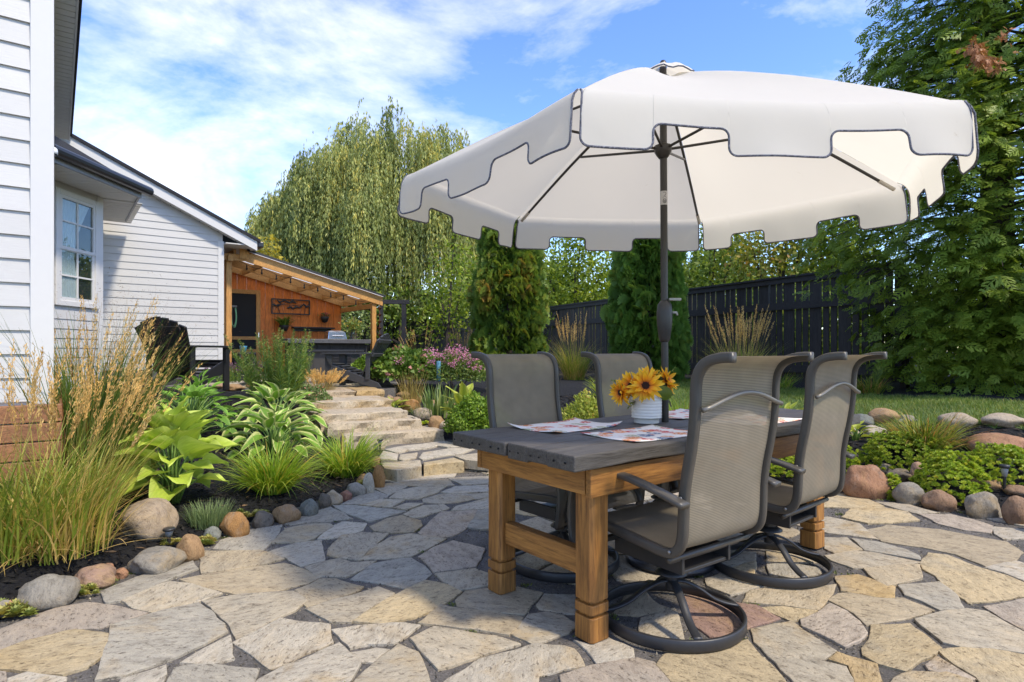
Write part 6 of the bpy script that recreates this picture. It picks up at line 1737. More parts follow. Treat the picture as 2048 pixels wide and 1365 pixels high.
# ------------------------------------------------------------------ planting: left bed
WND = (.10, -.02)
reed_grass('straw plumed reed grass spilling over mulch at the left edge', ground(15, 1110), 300, 14, 1.05, .20, .12, WND, GREENB, bw=.010)
reed_grass('straw plumed reed grass in front of the cedar skirting', ground(120, 1110), 330, 26, 1.06, .22, .13, (.20, -.02), GREENB, bw=.010)
reed_grass('reed grass with leaning plumes left of the big hosta', ground(165, 1050), 280, 24, 1.10, .14, .12, (.20, .0), GREENB, Hb=.55, bw=.009)
reed_grass('tall dark green switch grass against the house corner', ground(165, 985), 620, 14, 1.22, .22, .14, (.10, .02), SWITCH, Hb=.95, bw=.011, droopb=(.2, 1.0))
reed_grass('tall arching switch grass under the bay window', ground(190, 950), 420, 8, 1.28, .18, .16, (.12, .02), SWITCH, Hb=.9, bw=.010, droopb=(.25, 1.1))
hz = thing('switch_grass_haze', 'airy purple switch grass flower sprays before the white siding', 'grass', ground(250, 960)); p = hz.location
n = 1000; C = np.stack([p.x - .02 + rng.normal(size=n) * .26, p.y + rng.normal(size=n) * .22, p.z + 1.12 + rng.normal(size=n) * .16], 1)
np_obj('seed_heads', *leaves(C, rng.normal(size=(n, 3)) + [0.4, 0, .5], rnd_unit(n), rng.uniform(.010, .03, n), .0022, .1), leafmat('purple_seed', [(0, (.07, .035, .035)), (1, (.24, .17, .12))], .1), hz)
np_obj('sprays', *blades(np.tile(V3(p), (70, 1)) + rng.normal(size=(70, 3)) * [.08, .08, 0], rng.uniform(0, 6.28, 70), rng.uniform(1.0, 1.42, 70), rng.uniform(0, .18, 70), rng.uniform(.1, .5, 70), .0028, 8), leafmat('purple_stalk', [(0, (.10, .045, .04)), (1, (.22, .17, .08))], .1), hz)
hosta('huge chartreuse hosta with broad ribbed leaves behind the boulder', ground(345, 1006), 46, .27, .21, .17, HCHART, .50, pitch=(-6, 72), cup=.6, droop=.2)
hosta('wide variegated hosta mound beside the steps', ground(552, 868), 70, .26, .115, .46, HVAR, .42, pitch=(-30, 58), droop=.38, name='hosta')
hosta('low variegated hosta half hidden behind the grass mounds', ground(545, 915), 44, .26, .12, .32, HVAR, .34, pitch=(-20, 60), droop=.34)
hosta('bushy green hydrangea with pointed leaves below the black chair', ground(378, 872), 90, .165, .085, .42, HGREEN, .42, False, .3, .3, .15, 'hydrangea', 'shrub', (-20, 55))
hosta('dark tipped leafy shoots in front of the black chair', ground(395, 850), 34, .15, .07, .24, HGREEN, .50, False, .3, .25, .15, 'hydrangea', 'shrub', (5, 60))
grass_mound('broad mound of arching daylily leaves behind the left cobbles', 'daylily', ground(545, 985), 640, .50, .12, .013, LILYB, (.05, .9), (.5, 1.6), 'daylily')
grass_mound('daylily mound next to the lowest step', 'daylily', ground(693, 953), 560, .52, .12, .013, LILYB, (.05, .9), (.6, 1.7), 'daylily')
BLUEF = leafmat('blue_fescue', [(0, (.10, .17, .08)), (1, (.22, .30, .16))], .25)
grass_mound('small tuft of fine grey green chives by the orange rock', 'chives', ground(418, 1052), 520, .16, .11, .0045, BLUEF, (.0, .5), (.1, .6), 'chives', k=4)
SEDM = leafmat('sedum_leaf', [(0, (.15, .25, .03)), (.5, (.28, .41, .05)), (.85, (.42, .52, .09)), (.95, (.48, .48, .09)), (1, (.34, .13, .06))], .25, .4)
LIAT = leafmat('liatris_leaf', [(0, (.06, .14, .03)), (.7, (.14, .24, .05)), (1, (.24, .30, .08))], .35)
def spires(label, p, n, H, spread, mat, tipm=None, lean=.16, name='liatris', cat='perennial', ll=.10, lw=.006, per=60):
    t = thing(name, label, cat, p)
    a = rng.uniform(0, 6.28, n); r = spread * np.sqrt(rng.random(n)); P = V3(p) + np.stack([np.cos(a) * r, np.sin(a) * r, np.zeros(n)], 1)
    T = P + np.stack([np.cos(a) * r * .8 + rng.normal(size=n) * lean * H * .5, np.sin(a) * r * .8 + rng.normal(size=n) * lean * H * .5, H * rng.uniform(.6, 1.05, n)], 1)
    u = rng.random((n, per)); C = P[:, None] + (T - P)[:, None] * u[..., None]
    D = rng.normal(size=(n, per, 3)); D[..., 2] = np.abs(D[..., 2]) * .6 + .5
    np_obj('leaves', *leaves(C.reshape(-1, 3), D.reshape(-1, 3), rnd_unit(n * per), (ll * (1.15 - u * .9)).ravel(), lw, .1), mat, t)
    m = MB()
    for i in range(n): m.tube([Vector(P[i]), Vector(T[i])], [.004, .0025], 4)
    m.build('stems', STEM, t)
    if tipm:
        k = 40; u = .8 + .22 * rng.random((n, k)); C = P[:, None] + (T - P)[:, None] * u[..., None] + rng.normal(size=(n, k, 3)) * .006
        np_obj('flower_spikes', *leaves(C.reshape(-1, 3), rng.normal(size=(n * k, 3)) + [0, 0, .6], rnd_unit(n * k), .022, .008), tipm, t)
    return t
spires('tall feathery liatris clump left of the bar', ground(562, 800), 60, .92, .30, LIAT, leafmat('liatris_bud', [(0, (.20, .27, .08)), (1, (.34, .33, .14))], .2), .20, per=110, ll=.17, lw=.008)
spires('purple flowered salvia patch below the shelter', ground(478, 765), 46, .36, .34, LIAT, leafmat('purple_flower', [(0, (.12, .05, .16)), (1, (.26, .13, .30))], .2), .2, 'salvia', 'flowers', .06, .010, 40)
reed_grass('low pinkish fountain grass beside the top step', ground(640, 800), 420, 60, .42, .16, .25, (.08, 0), leafmat('fountain_leaf', [(0, (.14, .17, .06)), (.6, (.26, .24, .10)), (1, (.38, .26, .16))], .3), True, Hb=.9, bw=.005, pl=.35)
shrub('small grey green rose bush with pink buds at the step edge', ground(622, 826), (.24, .2, .22), 1500, .035, .02, leafmat('rose_leaf', [(0, (.06, .12, .05)), (.93, (.17, .25, .10)), (.96, (.55, .22, .22)), (1, (.6, .26, .26))], .25), 'rose_bush', 'shrub')
shrub('yellow green groundcover left of the lower steps', ground(690, 880), (.24, .14, .10), 1100, .035, .018, SEDM, 'groundcover', 'groundcover', stems=3)
def succulent(label, p, n, rad, sz=.03, mat=None, cat='succulent'):
    t = thing('succulent', label, cat, p); parts = []
    for i in range(n):
        a = rng.uniform(0, 6.28); r = rad * math.sqrt(rng.random()); c = V3(p) + np.array([math.cos(a) * r, math.sin(a) * r * .8, .012 + .02 * rng.random()])
        k = 22; az = np.arange(k) * 2.4; el = np.linspace(1.3, .25, k); D = np.stack([np.cos(az) * np.cos(el), np.sin(az) * np.cos(el), np.sin(el)], 1)
        parts.append(leaves(np.tile(c, (k, 1)), D, np.array([0, 0, 1.0]) + D * .2, sz * rng.uniform(.7, 1.1), sz * .55, .25, np.clip(rng.random() * .8 + rng.random(k) * .2, 0, 1)))
    np_obj('rosettes', *merge(parts), mat or HENM, t); return t
HENM = leafmat('houseleek', [(0, (.16, .22, .06)), (.6, (.30, .33, .11)), (.9, (.40, .38, .14)), (1, (.38, .16, .12))], .15, .45)
succulent('large pale houseleek cluster at the far left corner', ground(22, 1240), 26, .13, .048); succulent('small green sedum between the grey and pink rocks', ground(170, 1195), 14, .055, .03)
succulent('houseleeks tucked behind the orange rock', ground(505, 1042), 18, .09, .035); succulent('reddish houseleek between tan and blue rocks', ground(412, 1092), 12, .05, .034); succulent('tiny sedum beside the flat grey rock', ground(345, 1098), 10, .05, .03)
succulent('low sedum at the cobbles beside the white upright stone', ground(728, 975), 12, .06, .03)

# ------------------------------------------------------------------ planting: centre and right
HYD = leafmat('hydrangea_leaf', [(0, (.05, .11, .025)), (.6, (.12, .22, .04)), (.9, (.24, .33, .08)), (.985, (.33, .36, .12)), (1, (.5, .25, .28))], .3)
BOX = leafmat('boxwood_leaf', [(0, (.06, .13, .015)), (.5, (.14, .26, .03)), (1, (.28, .42, .07))], .3)
SPIR = leafmat('spirea_leaf', [(0, (.12, .19, .03)), (.5, (.26, .34, .06)), (.85, (.42, .46, .12)), (1, (.48, .30, .15))], .3)
def at_ground(px, d): x = (px - 1024) / FPX * d; return Vector((x, d, max(gzf(x, d), 0)))
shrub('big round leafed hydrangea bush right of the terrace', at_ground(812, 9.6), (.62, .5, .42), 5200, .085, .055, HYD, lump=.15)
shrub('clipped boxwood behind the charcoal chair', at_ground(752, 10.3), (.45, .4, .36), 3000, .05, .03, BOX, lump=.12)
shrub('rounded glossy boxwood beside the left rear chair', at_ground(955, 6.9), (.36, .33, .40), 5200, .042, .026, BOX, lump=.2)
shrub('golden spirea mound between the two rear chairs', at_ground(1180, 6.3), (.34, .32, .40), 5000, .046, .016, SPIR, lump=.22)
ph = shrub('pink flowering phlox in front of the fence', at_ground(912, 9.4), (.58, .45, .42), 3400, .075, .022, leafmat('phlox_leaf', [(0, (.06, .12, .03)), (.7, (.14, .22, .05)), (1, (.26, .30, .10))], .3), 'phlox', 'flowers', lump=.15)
pk = leafmat('phlox_flower', [(0, (.40, .14, .33)), (1, (.60, .29, .52))], .3); parts = []
for (px, py) in ((858, 702), (902, 700), (896, 708), (915, 722), (928, 712), (945, 718), (938, 728), (865, 725), (955, 735), (905, 728), (890, 722), (880, 712), (925, 705), (800, 722), (948, 712), (912, 708), (870, 706), (918, 698)):
    c = V3(at(px, py, 9.1 + rng.uniform(-.15, .2))); k = 46; parts.append(leaves(c + rng.normal(size=(k, 3)) * [.045, .045, .03], rng.normal(size=(k, 3)) + [0, -.3, .5], np.array([0, -.5, .8]) + rng.normal(size=(k, 3)) * .4, .026, .022, .05))
np_obj('flower_heads', *merge(parts), pk, ph)
IRIS = leafmat('iris_leaf', [(0, (.07, .14, .05)), (.7, (.15, .25, .09)), (1, (.27, .33, .12))], .3)
grass_mound('upright sword leaved iris clump by the glass ornament', 'iris', at_ground(880, 8.0), 90, .48, .20, .032, IRIS, (.0, .35), (.05, .5), 'iris')
reed_grass('dry straw coloured grass tuft right of the steps', at_ground(822, 8.4), 160, 70, .55, .12, .1, (0, 0), STALK, False, Hb=.9, bw=.006, droopb=(.1, .5))
hosta('small yellow hosta at the top step corner', at_ground(786, 8.1), 26, .17, .06, .13, HYEL, .17, pitch=(-5, 60), name='hosta')
hosta('bright yellow green hosta behind the boxwood', at_ground(928, 7.5), 16, .30, .14, .10, HYEL, .34, pitch=(30, 72))
hosta('little lime green hosta near the table corner', ground(962, 862), 18, .11, .055, .07, HYEL, .09)
grass_mound('wispy blue green tuft above the split block', 'grass', at_ground(845, 7.9), 180, .22, .12, .005, BLUEF, (.1, .8), (.3, 1.0))
succulent('moss green sedum beside the round cobble', ground(848, 852), 20, .09, .035, SEDM)
reed_grass('feathery straw grass between the two cedars', at_ground(1148, 11.8), 420, 34, 1.32, .20, .14, (-.02, 0), GREENB, bw=.011)
reed_grass('wide straw plumed grass before the right fence panels', at_ground(1480, 9.0), 460, 56, 1.28, .24, .12, (.0, 0), GREENB, bw=.010)
reed_grass('slim straw grass at the far end of the fence', at_ground(925, 15.5), 200, 26, 1.25, .22, .1, (0, 0), GREENB, bw=.014)
reed_grass('sparse straw grass beyond the hydrangea', at_ground(840, 15.0), 160, 16, 1.15, .25, .2, (0, 0), GREENB, bw=.014)
grass_mound('bright lime grass behind the table by the pole', 'grass', at_ground(1372, 6.6), 260, .55, .14, .012, LILYB, (.05, .5), (.2, 1.0))
grass_mound('low daylily at the foot of the left cedar', 'daylily', at_ground(1225, 8.6), 240, .50, .2, .012, LILYB, (.1, .8), (.5, 1.4), 'daylily')
reed_grass('airy green panic grass seed heads behind the parasol pole', at_ground(1362, 6.3), 60, 0, .9, .10, .2, (0, 0), LIAT, False, Hb=.8, bw=.006)
hosta('lime hosta glimpsed between the two front chairs', at_ground(1572, 6.6), 26, .24, .085, .20, HYEL, .20, pitch=(5, 60))
hosta('pale hosta beside the far table end', at_ground(1712, 5.9), 12, .15, .06, .08, HYEL, .12)
grass_mound('daylily clump with browning tips above the rock wall', 'daylily', ground(1850, 905), 520, .46, .16, .013, leafmat('tired_daylily', [(0, (.08, .14, .02)), (.5, (.17, .24, .04)), (.75, (.32, .33, .08)), (.9, (.45, .30, .12)), (1, (.42, .20, .10))], .35), (.05, .9), (.5, 1.6), 'daylily')
grass_mound('small daylily at the fence foot near the big cedar', 'daylily', at_ground(1738, 8.6), 220, .38, .16, .012, MATS['tired_daylily'], (.1, .8), (.5, 1.4), 'daylily')
grass_mound('low weedy tuft before the fence panels', 'grass', at_ground(1555, 9.6), 160, .40, .2, .010, LILYB, (.1, .9), (.5, 1.4))
def sedum(label, px, py, w, h, n, d=None):
    p = ground(px, py + h / 2) if d is None else at_ground(px, d); s = p.y / FPX
    c = Vector(((px - 1024) / FPX * (p.y + w * s * .25), p.y + w * s * .25, p.z)); t = thing('sedum', label, 'sedum', c); parts = []
    for i in range(n):
        th = rng.uniform(0, 6.28); ph_ = math.acos(rng.uniform(.0, 1)); dv = np.array([math.sin(ph_) * math.cos(th), math.sin(ph_) * math.sin(th), math.cos(ph_)])
        lp = 1 + .22 * mnoise.noise((dv[0] * 2.5 + px, dv[1] * 2.5, dv[2] * 2.5))
        q = V3(c) + dv * lp * np.array([w * s * .5, w * s * .42, h * s * 1.15]) * rng.uniform(.82, 1.02)
        k = 13; az = np.arange(k) * 2.4 + rng.random() * 6; el = np.linspace(1.35, .1, k); D = np.stack([np.cos(az) * np.cos(el), np.sin(az) * np.cos(el), np.sin(el)], 1) + dv * .55
        parts.append(leaves(np.tile(q, (k, 1)), D, dv + D * .1, .026 * rng.uniform(.8, 1.2), .0125, .2, np.clip(rng.random() * .75 + rng.random(k) * .25, 0, 1)))
    np_obj('rosettes', *merge(parts), SEDM, t); return t
sedum('broad low sedum cushion below the daylily', 1805, 912, 165, 62, 900); sedum('tumbling sedum cushion over the middle of the rock wall', 1898, 972, 140, 82, 800); sedum('sedum cushion around the stake light', 2005, 940, 140, 66, 700); sedum('small sedum spilling between two front boulders', 1783, 982, 44, 40, 130)
sedum('sedum strip showing just right of the chair back', 1692, 935, 52, 46, 220); sedum('low sedum seen under the table between chairs', 1555, 935, 90, 40, 380); sedum('sedum tuft behind the pink rock under the table', 1550, 905, 90, 26, 220)
succulent('yellowing sedum trickling down the wall at the far right', ground(1962, 1025), 22, .09, .035)

# ------------------------------------------------------------------ shelter plants
pp = FS @ Vector((-1.62, WD - .28, 1.72)); fp = thing('hanging_fern', 'fern in a black basket on the orange wall', 'potted plant', pp)
MB().lathe([(.07, -.06), (.12, .05), (.13, .09), (.12, .09), (.06, -.04)], 16).build('basket', BLACKM, fp, keep=False, sm=True)
MB().bar((0.0, .02, .085), (.13, .23, .085), .02, .02).build('bracket', BLACKM, fp, keep=False)
n = 120; np_obj('fronds', *blades(np.tile(V3(pp) + [0, 0, .08], (n, 1)) + rng.normal(size=(n, 3)) * [.04, .04, 0], rng.uniform(0, 6.28, n), rng.uniform(.25, .45, n), rng.uniform(.3, .9, n), rng.uniform(.6, 1.4, n), .035, 6), HYD, fp)
pp = FS @ Vector((-.5, WD - .1, 2.02)); wp = thing('wall_planter', 'black half round wall planter with red flowers', 'potted plant', pp)
MB().lathe([(.02, -.10), (.07, -.08), (.105, .0), (.115, .06), (.10, .06)], 16).build('planter', BLACKM, wp, keep=False, sm=True)
n = 260; np_obj('flowers', *leaves(V3(pp) + [0, 0, .09] + rng.normal(size=(n, 3)) * [.05, .05, .03], rng.normal(size=(n, 3)) + [0, 0, .6], rnd_unit(n), .04, .025), leafmat('red_flower', [(0, (.08, .14, .04)), (.5, (.14, .18, .06)), (.55, (.45, .08, .09)), (1, (.55, .16, .18))], .2), wp)
pp = FB @ Vector((BLN - .33, .30, 1.431)); vs_ = thing('glass_vase', 'clear glass vase of leafy stems on the bar counter', 'vase', pp)
MB().lathe([(.035, 0), (.04, .01), (.055, .12), (.06, .24), (.056, .24), (.05, .12), (.034, .015)], 18).build('glass', GLASS, vs_, keep=False, sm=True)
MB().tube([(0, 0, .01), (.01, 0, .2), (.03, .02, .42)], .005, 5).tube([(.01, .01, .01), (-.01, 0, .2), (-.05, .0, .40)], .005, 5).tube([(.01, .01, .01), (.0, 0, .25), (.01, .0, .55)], .005, 5).build('stems', plain('pinkish_stem', (.3, .15, .08), .6), vs_, keep=False)
n = 420; np_obj('leaves', *leaves(V3(pp) + [0, 0, .33] + rng.normal(size=(n, 3)) * [.11, .08, .08], rng.normal(size=(n, 3)) + [0, 0, .2], rnd_unit(n), .07, .03), leafmat('vase_leaf', [(0, (.08, .16, .04)), (.8, (.22, .30, .08)), (1, (.50, .36, .08))], .3), vs_)

# ------------------------------------------------------------------ columnar arborvitae
def fan_template():
    C, D = [], []; L = []
    for i, a in enumerate(np.linspace(-1.15, 1.15, 9)):
        C.append((0, 0, 0)); D.append((math.sin(a), .12 * math.sin(i * 2.1), math.cos(a))); L.append(1 - .35 * abs(a) / 1.15)
        C.append((.35 * math.sin(a), .03, .35 * math.cos(a))); D.append((math.sin(a + .6), .2, math.cos(a + .6))); L.append(.5)
    return leaves(np.array(C), np.array(D), np.tile([0, 1.0, 0], (len(C), 1)), np.array(L), .26, .15)
FANT = fan_template()
def arborvitae(label, p, Rr, Hh, n, mat):
    t = thing('arborvitae', label, 'tree', p)
    z = rng.random(n) ** .9; th = rng.uniform(0, 6.28, n)
    prof = np.interp(z, [0, .06, .25, .6, .85, .96, 1], [.90, 1, 1, .94, .80, .5, .08])
    lp = np.array([mnoise.noise((math.cos(a) * 1.8 + p.x, math.sin(a) * 1.8, b * Hh * 1.3)) + .6 * mnoise.noise((math.cos(a) * 5, math.sin(a) * 5 + p.x, b * Hh * 3.6)) for a, b in zip(th, z)])
    r = Rr * prof * (1 + .30 * lp) * (1 - .25 * rng.random(n) ** 2)
    O = np.stack([np.cos(th), np.sin(th), np.zeros(n)], 1); P = V3(p) + O * r[:, None] + np.stack([np.zeros(n), np.zeros(n), z * Hh], 1)
    Zc = unit(O * rng.uniform(.25, .9, n)[:, None] + np.array([0, 0, .8]) + rng.normal(size=(n, 3)) * .28)
    Yn = unit(np.cross(Zc, O + rng.normal(size=(n, 3)) * .4)); X = np.cross(Yn, Zc)
    V, Q, T = stamp(*FANT, P, X, Yn, Zc, rng.uniform(.09, .20, n))
    T = np.clip(np.repeat(np.clip(.42 + .38 * lp + rng.normal(size=n) * .13 + .10 * z, 0, 1), len(FANT[1])) + rng.normal(size=len(T)) * .05, 0, 1)
    np_obj('crown', V, Q, T, mat, t)
    MB().tube([p - Vector((0, 0, .1)), p + Vector((0, 0, Hh * .9))], [.09, .015], 8).build('trunk', BARK, t); return t
ARBA = leafmat('arborvitae_gold', [(0, (.06, .125, .03)), (.40, (.12, .22, .045)), (.68, (.20, .29, .055)), (.84, (.22, .22, .05)), (1, (.30, .20, .06))], .35)
ARBB = leafmat('arborvitae_green', [(0, (.06, .14, .032)), (.5, (.12, .25, .055)), (.85, (.21, .34, .08)), (1, (.26, .30, .07))], .35)
arborvitae('columnar arborvitae with golden tips, left of the pair', at_ground(1018, 14.2), .80, 3.75, 5200, ARBA)
arborvitae('columnar green arborvitae behind the parasol pole', at_ground(1297, 11.6), .66, 3.2, 4600, ARBB)

# ------------------------------------------------------------------ big cedar on the right
def frond_template():
    C, D, L, Wd = [], [], [], []
    ns = 5
    for i in range(ns):
        t = (i + .6) / ns; bz = -.22 * t * t
        for s in (-1, 1):
            a = .82 + rng.uniform(-.12, .12); ll = (.46 * (1 - t) + .14)
            d = np.array([math.cos(a), s * math.sin(a), -.12]); o = np.array([t, 0, bz]); C.append(o); D.append(d); L.append(ll); Wd.append(.12)
            for q, sg in ((.45, 1 if i % 2 else -1),):
                C.append(o + d * ll * q); D.append(np.array([math.cos(a - .6 * sg * s), s * math.sin(a) * (1 - .5 * sg * s) + .2 * sg, -.15])); L.append(ll * .6); Wd.append(.10)
    C.append(np.zeros(3)); D.append(np.array([1, 0, -.12])); L.append(1.1); Wd.append(.06)
    return leaves(np.array(C), np.array(D), np.tile([0, 0, 1.0], (len(C), 1)), np.array(L), np.array(Wd), .1)
FRT = frond_template()
CEDG = leafmat('cedar_spray', [(0, (.07, .13, .02)), (.35, (.135, .22, .035)), (.65, (.195, .295, .05)), (.9, (.28, .38, .07)), (.97, (.26, .30, .07)), (1, (.32, .22, .06))], .42)
def big_cedar():
    p = at_ground(1024 + 1200 * 7.05 / 8.75, 8.75); t = thing('cedar_tree', 'huge dense green cedar filling the right side over the lawn', 'tree', p)
    Hh = 9.8; P, X, S, OD = [], [], [], []; br = MB(); nb = 700
    for i in range(nb):
        z = .12 + (Hh - .3) * (rng.random() ** 1.15); th = rng.uniform(0, 6.28)
        Rz = np.interp(z, [0, .6, 1.2, 2.0, 3.0, 4.5, 6.2, 8, Hh], [1.2, 1.45, 1.7, 2.15, 2.3, 1.9, 1.45, .85, .1]) * (1 + .22 * mnoise.noise((math.cos(th) * 1.5, math.sin(th) * 1.5, z * .9)) + rng.uniform(-.10, .10))
        if math.sin(th) > .35 and rng.random() < .8: th = -th
        d = Vector((math.cos(th), math.sin(th), 0)); rise = rng.uniform(.05, .3); pts = []
        for k in range(7):
            f = k / 6; pts.append(p + d * (Rz * f) + Vector((0, 0, z + Rz * (rise * f - .32 * f * f))))
        if z > .1: br.tube(pts, [.022 * (1 - f / 7) for f in range(7)], 5, caps=False)
        nf = int(17 + Rz * 9.5)
        for _ in range(nf):
            f = 1.02 - .62 * rng.random() ** 1.5; k = min(5, int(f * 6)); q = pts[k].lerp(pts[k + 1], f * 6 - k)
            sd = Vector((-d.y, d.x, 0)); a = rng.normal() * .75
            dr = (d * math.cos(a) + sd * math.sin(a) + Vector((0, 0, rng.uniform(-.8, .1)))).normalized()
            q = q + sd * rng.normal() * .16 * f + Vector((0, 0, rng.normal() * .20)); P.append(q); X.append(dr); OD.append((d.x, d.y, .0)); S.append(rng.uniform(.12, .27))
    P = np.array([tuple(v) for v in P]); X = np.array([tuple(v) for v in X]); S = np.array(S); n = len(P)
    up = np.array([0, 0, .7]) + np.array(OD) * .75 + rng.normal(size=(n, 3)) * .45; Yv = unit(np.cross(up, X)); Zv = np.cross(X, Yv)
    V, Q, T = stamp(*FRT, P, X, Yv, Zv, S)
    hiY = P[:, 2] > 4.2
    np_obj('crown', V, Q, T, CEDG, t)
    br.build('limbs', BARK, t)
    MB().tube([p - Vector((0, 0, .2)), p + Vector((.02, 0, 3)), p + Vector((0, .05, Hh * .95))], [.26, .2, .02], 10).build('trunk', BARK, t, sm=True)
    dp, dx = [], []
    for (px, py, dd, m) in ((1962, 115, 6.7, 46), (1990, 125, 6.75, 40), (1955, 95, 6.75, 36), (1940, 100, 6.7, 22), (2012, 70, 6.8, 14)):
        for _ in range(m): dp.append(V3(at(px + rng.normal() * 9, py + rng.normal() * 9, dd + rng.normal() * .08))); dx.append(rng.normal(size=3) * .5 + [-.2, -.2, -1.0])
    dp = np.array(dp); dx = unit(np.array(dx)); up = rng.normal(size=dp.shape); Yv = unit(np.cross(up, dx)); Zv = np.cross(dx, Yv)
    np_obj('dead_sprays', *stamp(*FRT, dp, dx, Yv, Zv, rng.uniform(.05, .11, len(dp))), leafmat('rust_brown_spray', [(0, (.20, .08, .03)), (1, (.42, .19, .09))], .2), t)
    return n
NF = big_cedar()

# ------------------------------------------------------------------ weeping willow
WIL = leafmat('willow_leaf', [(0, (.11, .155, .06)), (.4, (.22, .28, .105)), (.75, (.35, .41, .17)), (.95, (.46, .49, .19)), (1, (.48, .45, .13))], .3)
def willow():
    d0 = 31.0; p = at_ground(745, d0); t = thing('willow_tree', 'large weeping willow hanging behind the shelter and fence', 'tree', p)
    c = V3(at(742, 470, d0)); parts = []; lim = MB(); tk = Vector((c[0] - .5, d0, 4.6))
    starts = []
    nb = 400
    for i in range(nb):
        dv = rnd_unit(1)[0]; dv[2] = abs(dv[2]) * 1.0 - .22; dv = dv / np.linalg.norm(dv)
        if dv[1] > .45: dv[1] *= -1
        rr = rng.uniform(.55, 1.0) ** .6
        lp = 1 + .16 * mnoise.noise((dv[0] * 2.2, dv[1] * 2.2, dv[2] * 2.2))
        cc_, rd_ = (V3(at(792, 455, d0)), [5.9, 4.6, 6.0]) if i % 4 else (V3(at(618, 490, d0)), [2.5, 3.4, 3.9])
        s = cc_ + dv * rr * lp * np.array(rd_) + np.array([0, 0, -.2])
        starts.append((s, dv))
        if i % 4 == 0: lim.tube([tk, Vector((tk + Vector(s)) / 2) + Vector((0, 0, .8)), Vector(s)], [.16, .08, .03], 5, caps=False)
    for s, dv in starts:
        ns = 24; a = math.atan2(dv[1], dv[0]) + rng.normal(size=ns) * .7; out = np.stack([np.cos(a), np.sin(a), np.zeros(ns)], 1)
        Lm = min(6.0, max(1.2, (s[2] - 1.0) * .72)) * rng.uniform(.55, 1.15)
        L = Lm * rng.uniform(.35, 1.0, ns); m = 34; u = np.sort(rng.random((ns, m)), 1)
        ax_ = (L * .16)[:, None] * (1 - np.exp(-u * 5)); P = s + rng.normal(size=(ns, 1, 3)) * [.20, .20, .30] + out[:, None] * ax_[..., None]
        P[..., 2] += .30 * np.sin(np.clip(u * 6, 0, np.pi)) - L[:, None] * u
        P += rng.normal(size=P.shape) * .022
        D = rng.normal(size=(ns, m, 3)) * .26 + [0, 0, -1.0]
        parts.append(leaves(P.reshape(-1, 3), D.reshape(-1, 3), rnd_unit(ns * m), rng.uniform(.14, .24, ns * m), rng.uniform(.040, .064, ns * m), .1, np.clip(np.repeat(rng.normal(size=ns) * .16 + rng.uniform(.12, .85), m) + rng.normal(size=ns * m) * .15, 0, 1)))
    np_obj('crown', *merge(parts), WIL, t)
    lim.build('limbs', BARK, t); MB().tube([p - Vector((0, 0, .3)), Vector((p.x, p.y, 2.5)), tk], [.55, .42, .3], 10).build('trunk', BARK, t, sm=True)
willow()

# ------------------------------------------------------------------ trees beyond the fence
def tree(label, px, d, top, lobes, n, L, mat, name='tree'):
    p = at_ground(px, d); t = thing(name, label, 'tree', p, group=None); parts = []; m = MB()
    m.tube([p - Vector((0, 0, .2)), p + Vector((0, 0, 1.5)), p + Vector((.1, 0, top * .6))], [.11, .085, .04], 7)
    for (dx, dy, z, rx, rz) in lobes:
        c = V3(p) + np.array([dx, dy, z]); nn = int(n * rx * rx); 
        parts.append(bush_cloud(c, (rx, rx, rz), nn, L, L * .55, .35, .9, .1, 2.6, 1.0, dx * 3 + px))
        m.tube([p + Vector((0, 0, min(1.3, z * .4))), p + Vector((dx * .5, dy * .5, z * .75)), p + Vector((dx * .95, dy * .95, z + rz * .5))], [.055, .035, .012], 5, caps=False)
    np_obj('crown', *merge(parts), mat, t); m.build('trunk', BARK, t)
YG = leafmat('fresh_leaf', [(0, (.07, .13, .015)), (.5, (.17, .26, .03)), (1, (.34, .43, .07))], .45)
MG = leafmat('mid_leaf', [(0, (.07, .13, .025)), (.6, (.16, .25, .045)), (1, (.29, .37, .075))], .4)
AU = leafmat('turning_leaf', [(0, (.11, .16, .03)), (.5, (.25, .29, .06)), (.82, (.36, .34, .09)), (1, (.42, .28, .14))], .4)
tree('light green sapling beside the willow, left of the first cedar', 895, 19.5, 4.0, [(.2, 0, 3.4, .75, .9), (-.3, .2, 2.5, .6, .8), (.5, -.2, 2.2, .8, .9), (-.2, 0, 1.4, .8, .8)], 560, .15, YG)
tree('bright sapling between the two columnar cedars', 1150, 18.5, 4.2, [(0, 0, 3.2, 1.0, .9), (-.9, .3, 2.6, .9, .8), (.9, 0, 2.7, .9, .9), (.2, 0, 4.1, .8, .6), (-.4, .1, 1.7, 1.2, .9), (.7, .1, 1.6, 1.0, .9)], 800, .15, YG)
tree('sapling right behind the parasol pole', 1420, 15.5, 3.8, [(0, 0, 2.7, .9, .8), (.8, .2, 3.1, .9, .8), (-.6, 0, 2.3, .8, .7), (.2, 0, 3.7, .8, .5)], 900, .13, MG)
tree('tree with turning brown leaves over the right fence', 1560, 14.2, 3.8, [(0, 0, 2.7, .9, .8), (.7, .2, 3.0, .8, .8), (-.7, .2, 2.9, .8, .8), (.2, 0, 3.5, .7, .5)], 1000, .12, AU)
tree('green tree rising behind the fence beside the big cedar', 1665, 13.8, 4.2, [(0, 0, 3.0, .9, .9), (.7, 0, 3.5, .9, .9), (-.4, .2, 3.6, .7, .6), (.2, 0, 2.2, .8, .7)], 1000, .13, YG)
tree('dark background tree filling the gap behind the fence centre', 1290, 24, 5.2, [(-3.5, 0, 3.4, 1.8, 1.6), (-1.0, 0, 3.0, 1.8, 1.6), (1.5, 0, 3.3, 1.8, 1.6), (4, 0, 3.3, 1.9, 1.7), (6.2, 0, 3.2, 1.9, 1.7), (-6, 0, 3.0, 1.7, 1.6)], 330, .22, MG)
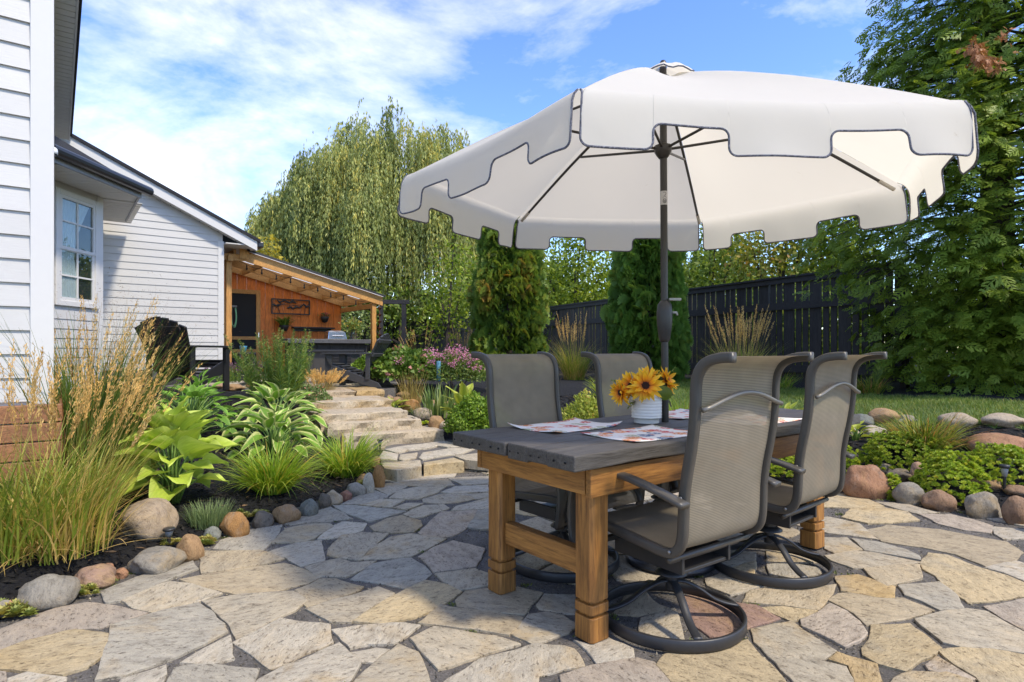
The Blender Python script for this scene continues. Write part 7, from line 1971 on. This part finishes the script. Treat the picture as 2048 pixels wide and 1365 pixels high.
tree('shady shrubs below the willow behind the far fence', 800, 27, 3.5, [(-3, 0, 2.2, 1.6, 1.5), (0, 0, 2.4, 1.7, 1.5), (3, 0, 2.6, 1.8, 1.7), (5.2, 0, 2.4, 1.6, 1.6)], 330, .22, MG)
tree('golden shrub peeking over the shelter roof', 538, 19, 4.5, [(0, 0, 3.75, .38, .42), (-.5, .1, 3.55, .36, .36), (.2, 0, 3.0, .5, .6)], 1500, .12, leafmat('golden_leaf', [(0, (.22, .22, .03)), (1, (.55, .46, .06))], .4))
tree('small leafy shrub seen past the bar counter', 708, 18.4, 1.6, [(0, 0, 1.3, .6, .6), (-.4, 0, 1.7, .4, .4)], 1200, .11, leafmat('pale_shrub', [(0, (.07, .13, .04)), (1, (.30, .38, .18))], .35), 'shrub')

# thicket closing the view behind the fence
n = 26000; tq = rng.uniform(-4.0, 24.5, n); back_ = rng.uniform(1.2, 3.6, n); hz_ = rng.random(n) ** .8
tp_ = np.array([FA.x, FA.y, 0]) + np.outer(tq, [FD.x, FD.y, 0]) - np.outer(back_, [FNRM.x, FNRM.y, 0])
hh = np.array([2.3 + .5 * mnoise.noise((a * .5, 0, 3)) + .3 * mnoise.noise((a * 1.7, 2, 3)) for a in tq]); tp_[:, 2] = .45 + hz_ * (hh - .45)
tag(np_obj('thicket', *leaves(tp_, rng.normal(size=(n, 3)) + [0, 0, .2], rnd_unit(n), rng.uniform(.12, .22, n), rng.uniform(.07, .12, n)), MG), 'unbroken thicket of leaves seen through the fence gaps', 'undergrowth', kind='stuff')

# woods that close the view farther off
n = 34000; xb = rng.uniform(-20, 17, n); yb = rng.uniform(33, 38, n) - np.clip(xb + 4, 0, 12) * .55
hb = np.array([4.6 + 1.6 * mnoise.noise((a * .35, 7, 1)) + .7 * mnoise.noise((a * 1.1, 3, 1)) for a in xb]); zb2 = .5 + rng.random(n) ** .8 * hb
tag(np_obj('distant_wood', *leaves(np.stack([xb, yb, zb2], 1), rng.normal(size=(n, 3)) + [0, 0, .2], rnd_unit(n), rng.uniform(.22, .42, n), rng.uniform(.14, .24, n)), MG), 'dark mass of woods beyond willow and fence', 'woods', kind='stuff')
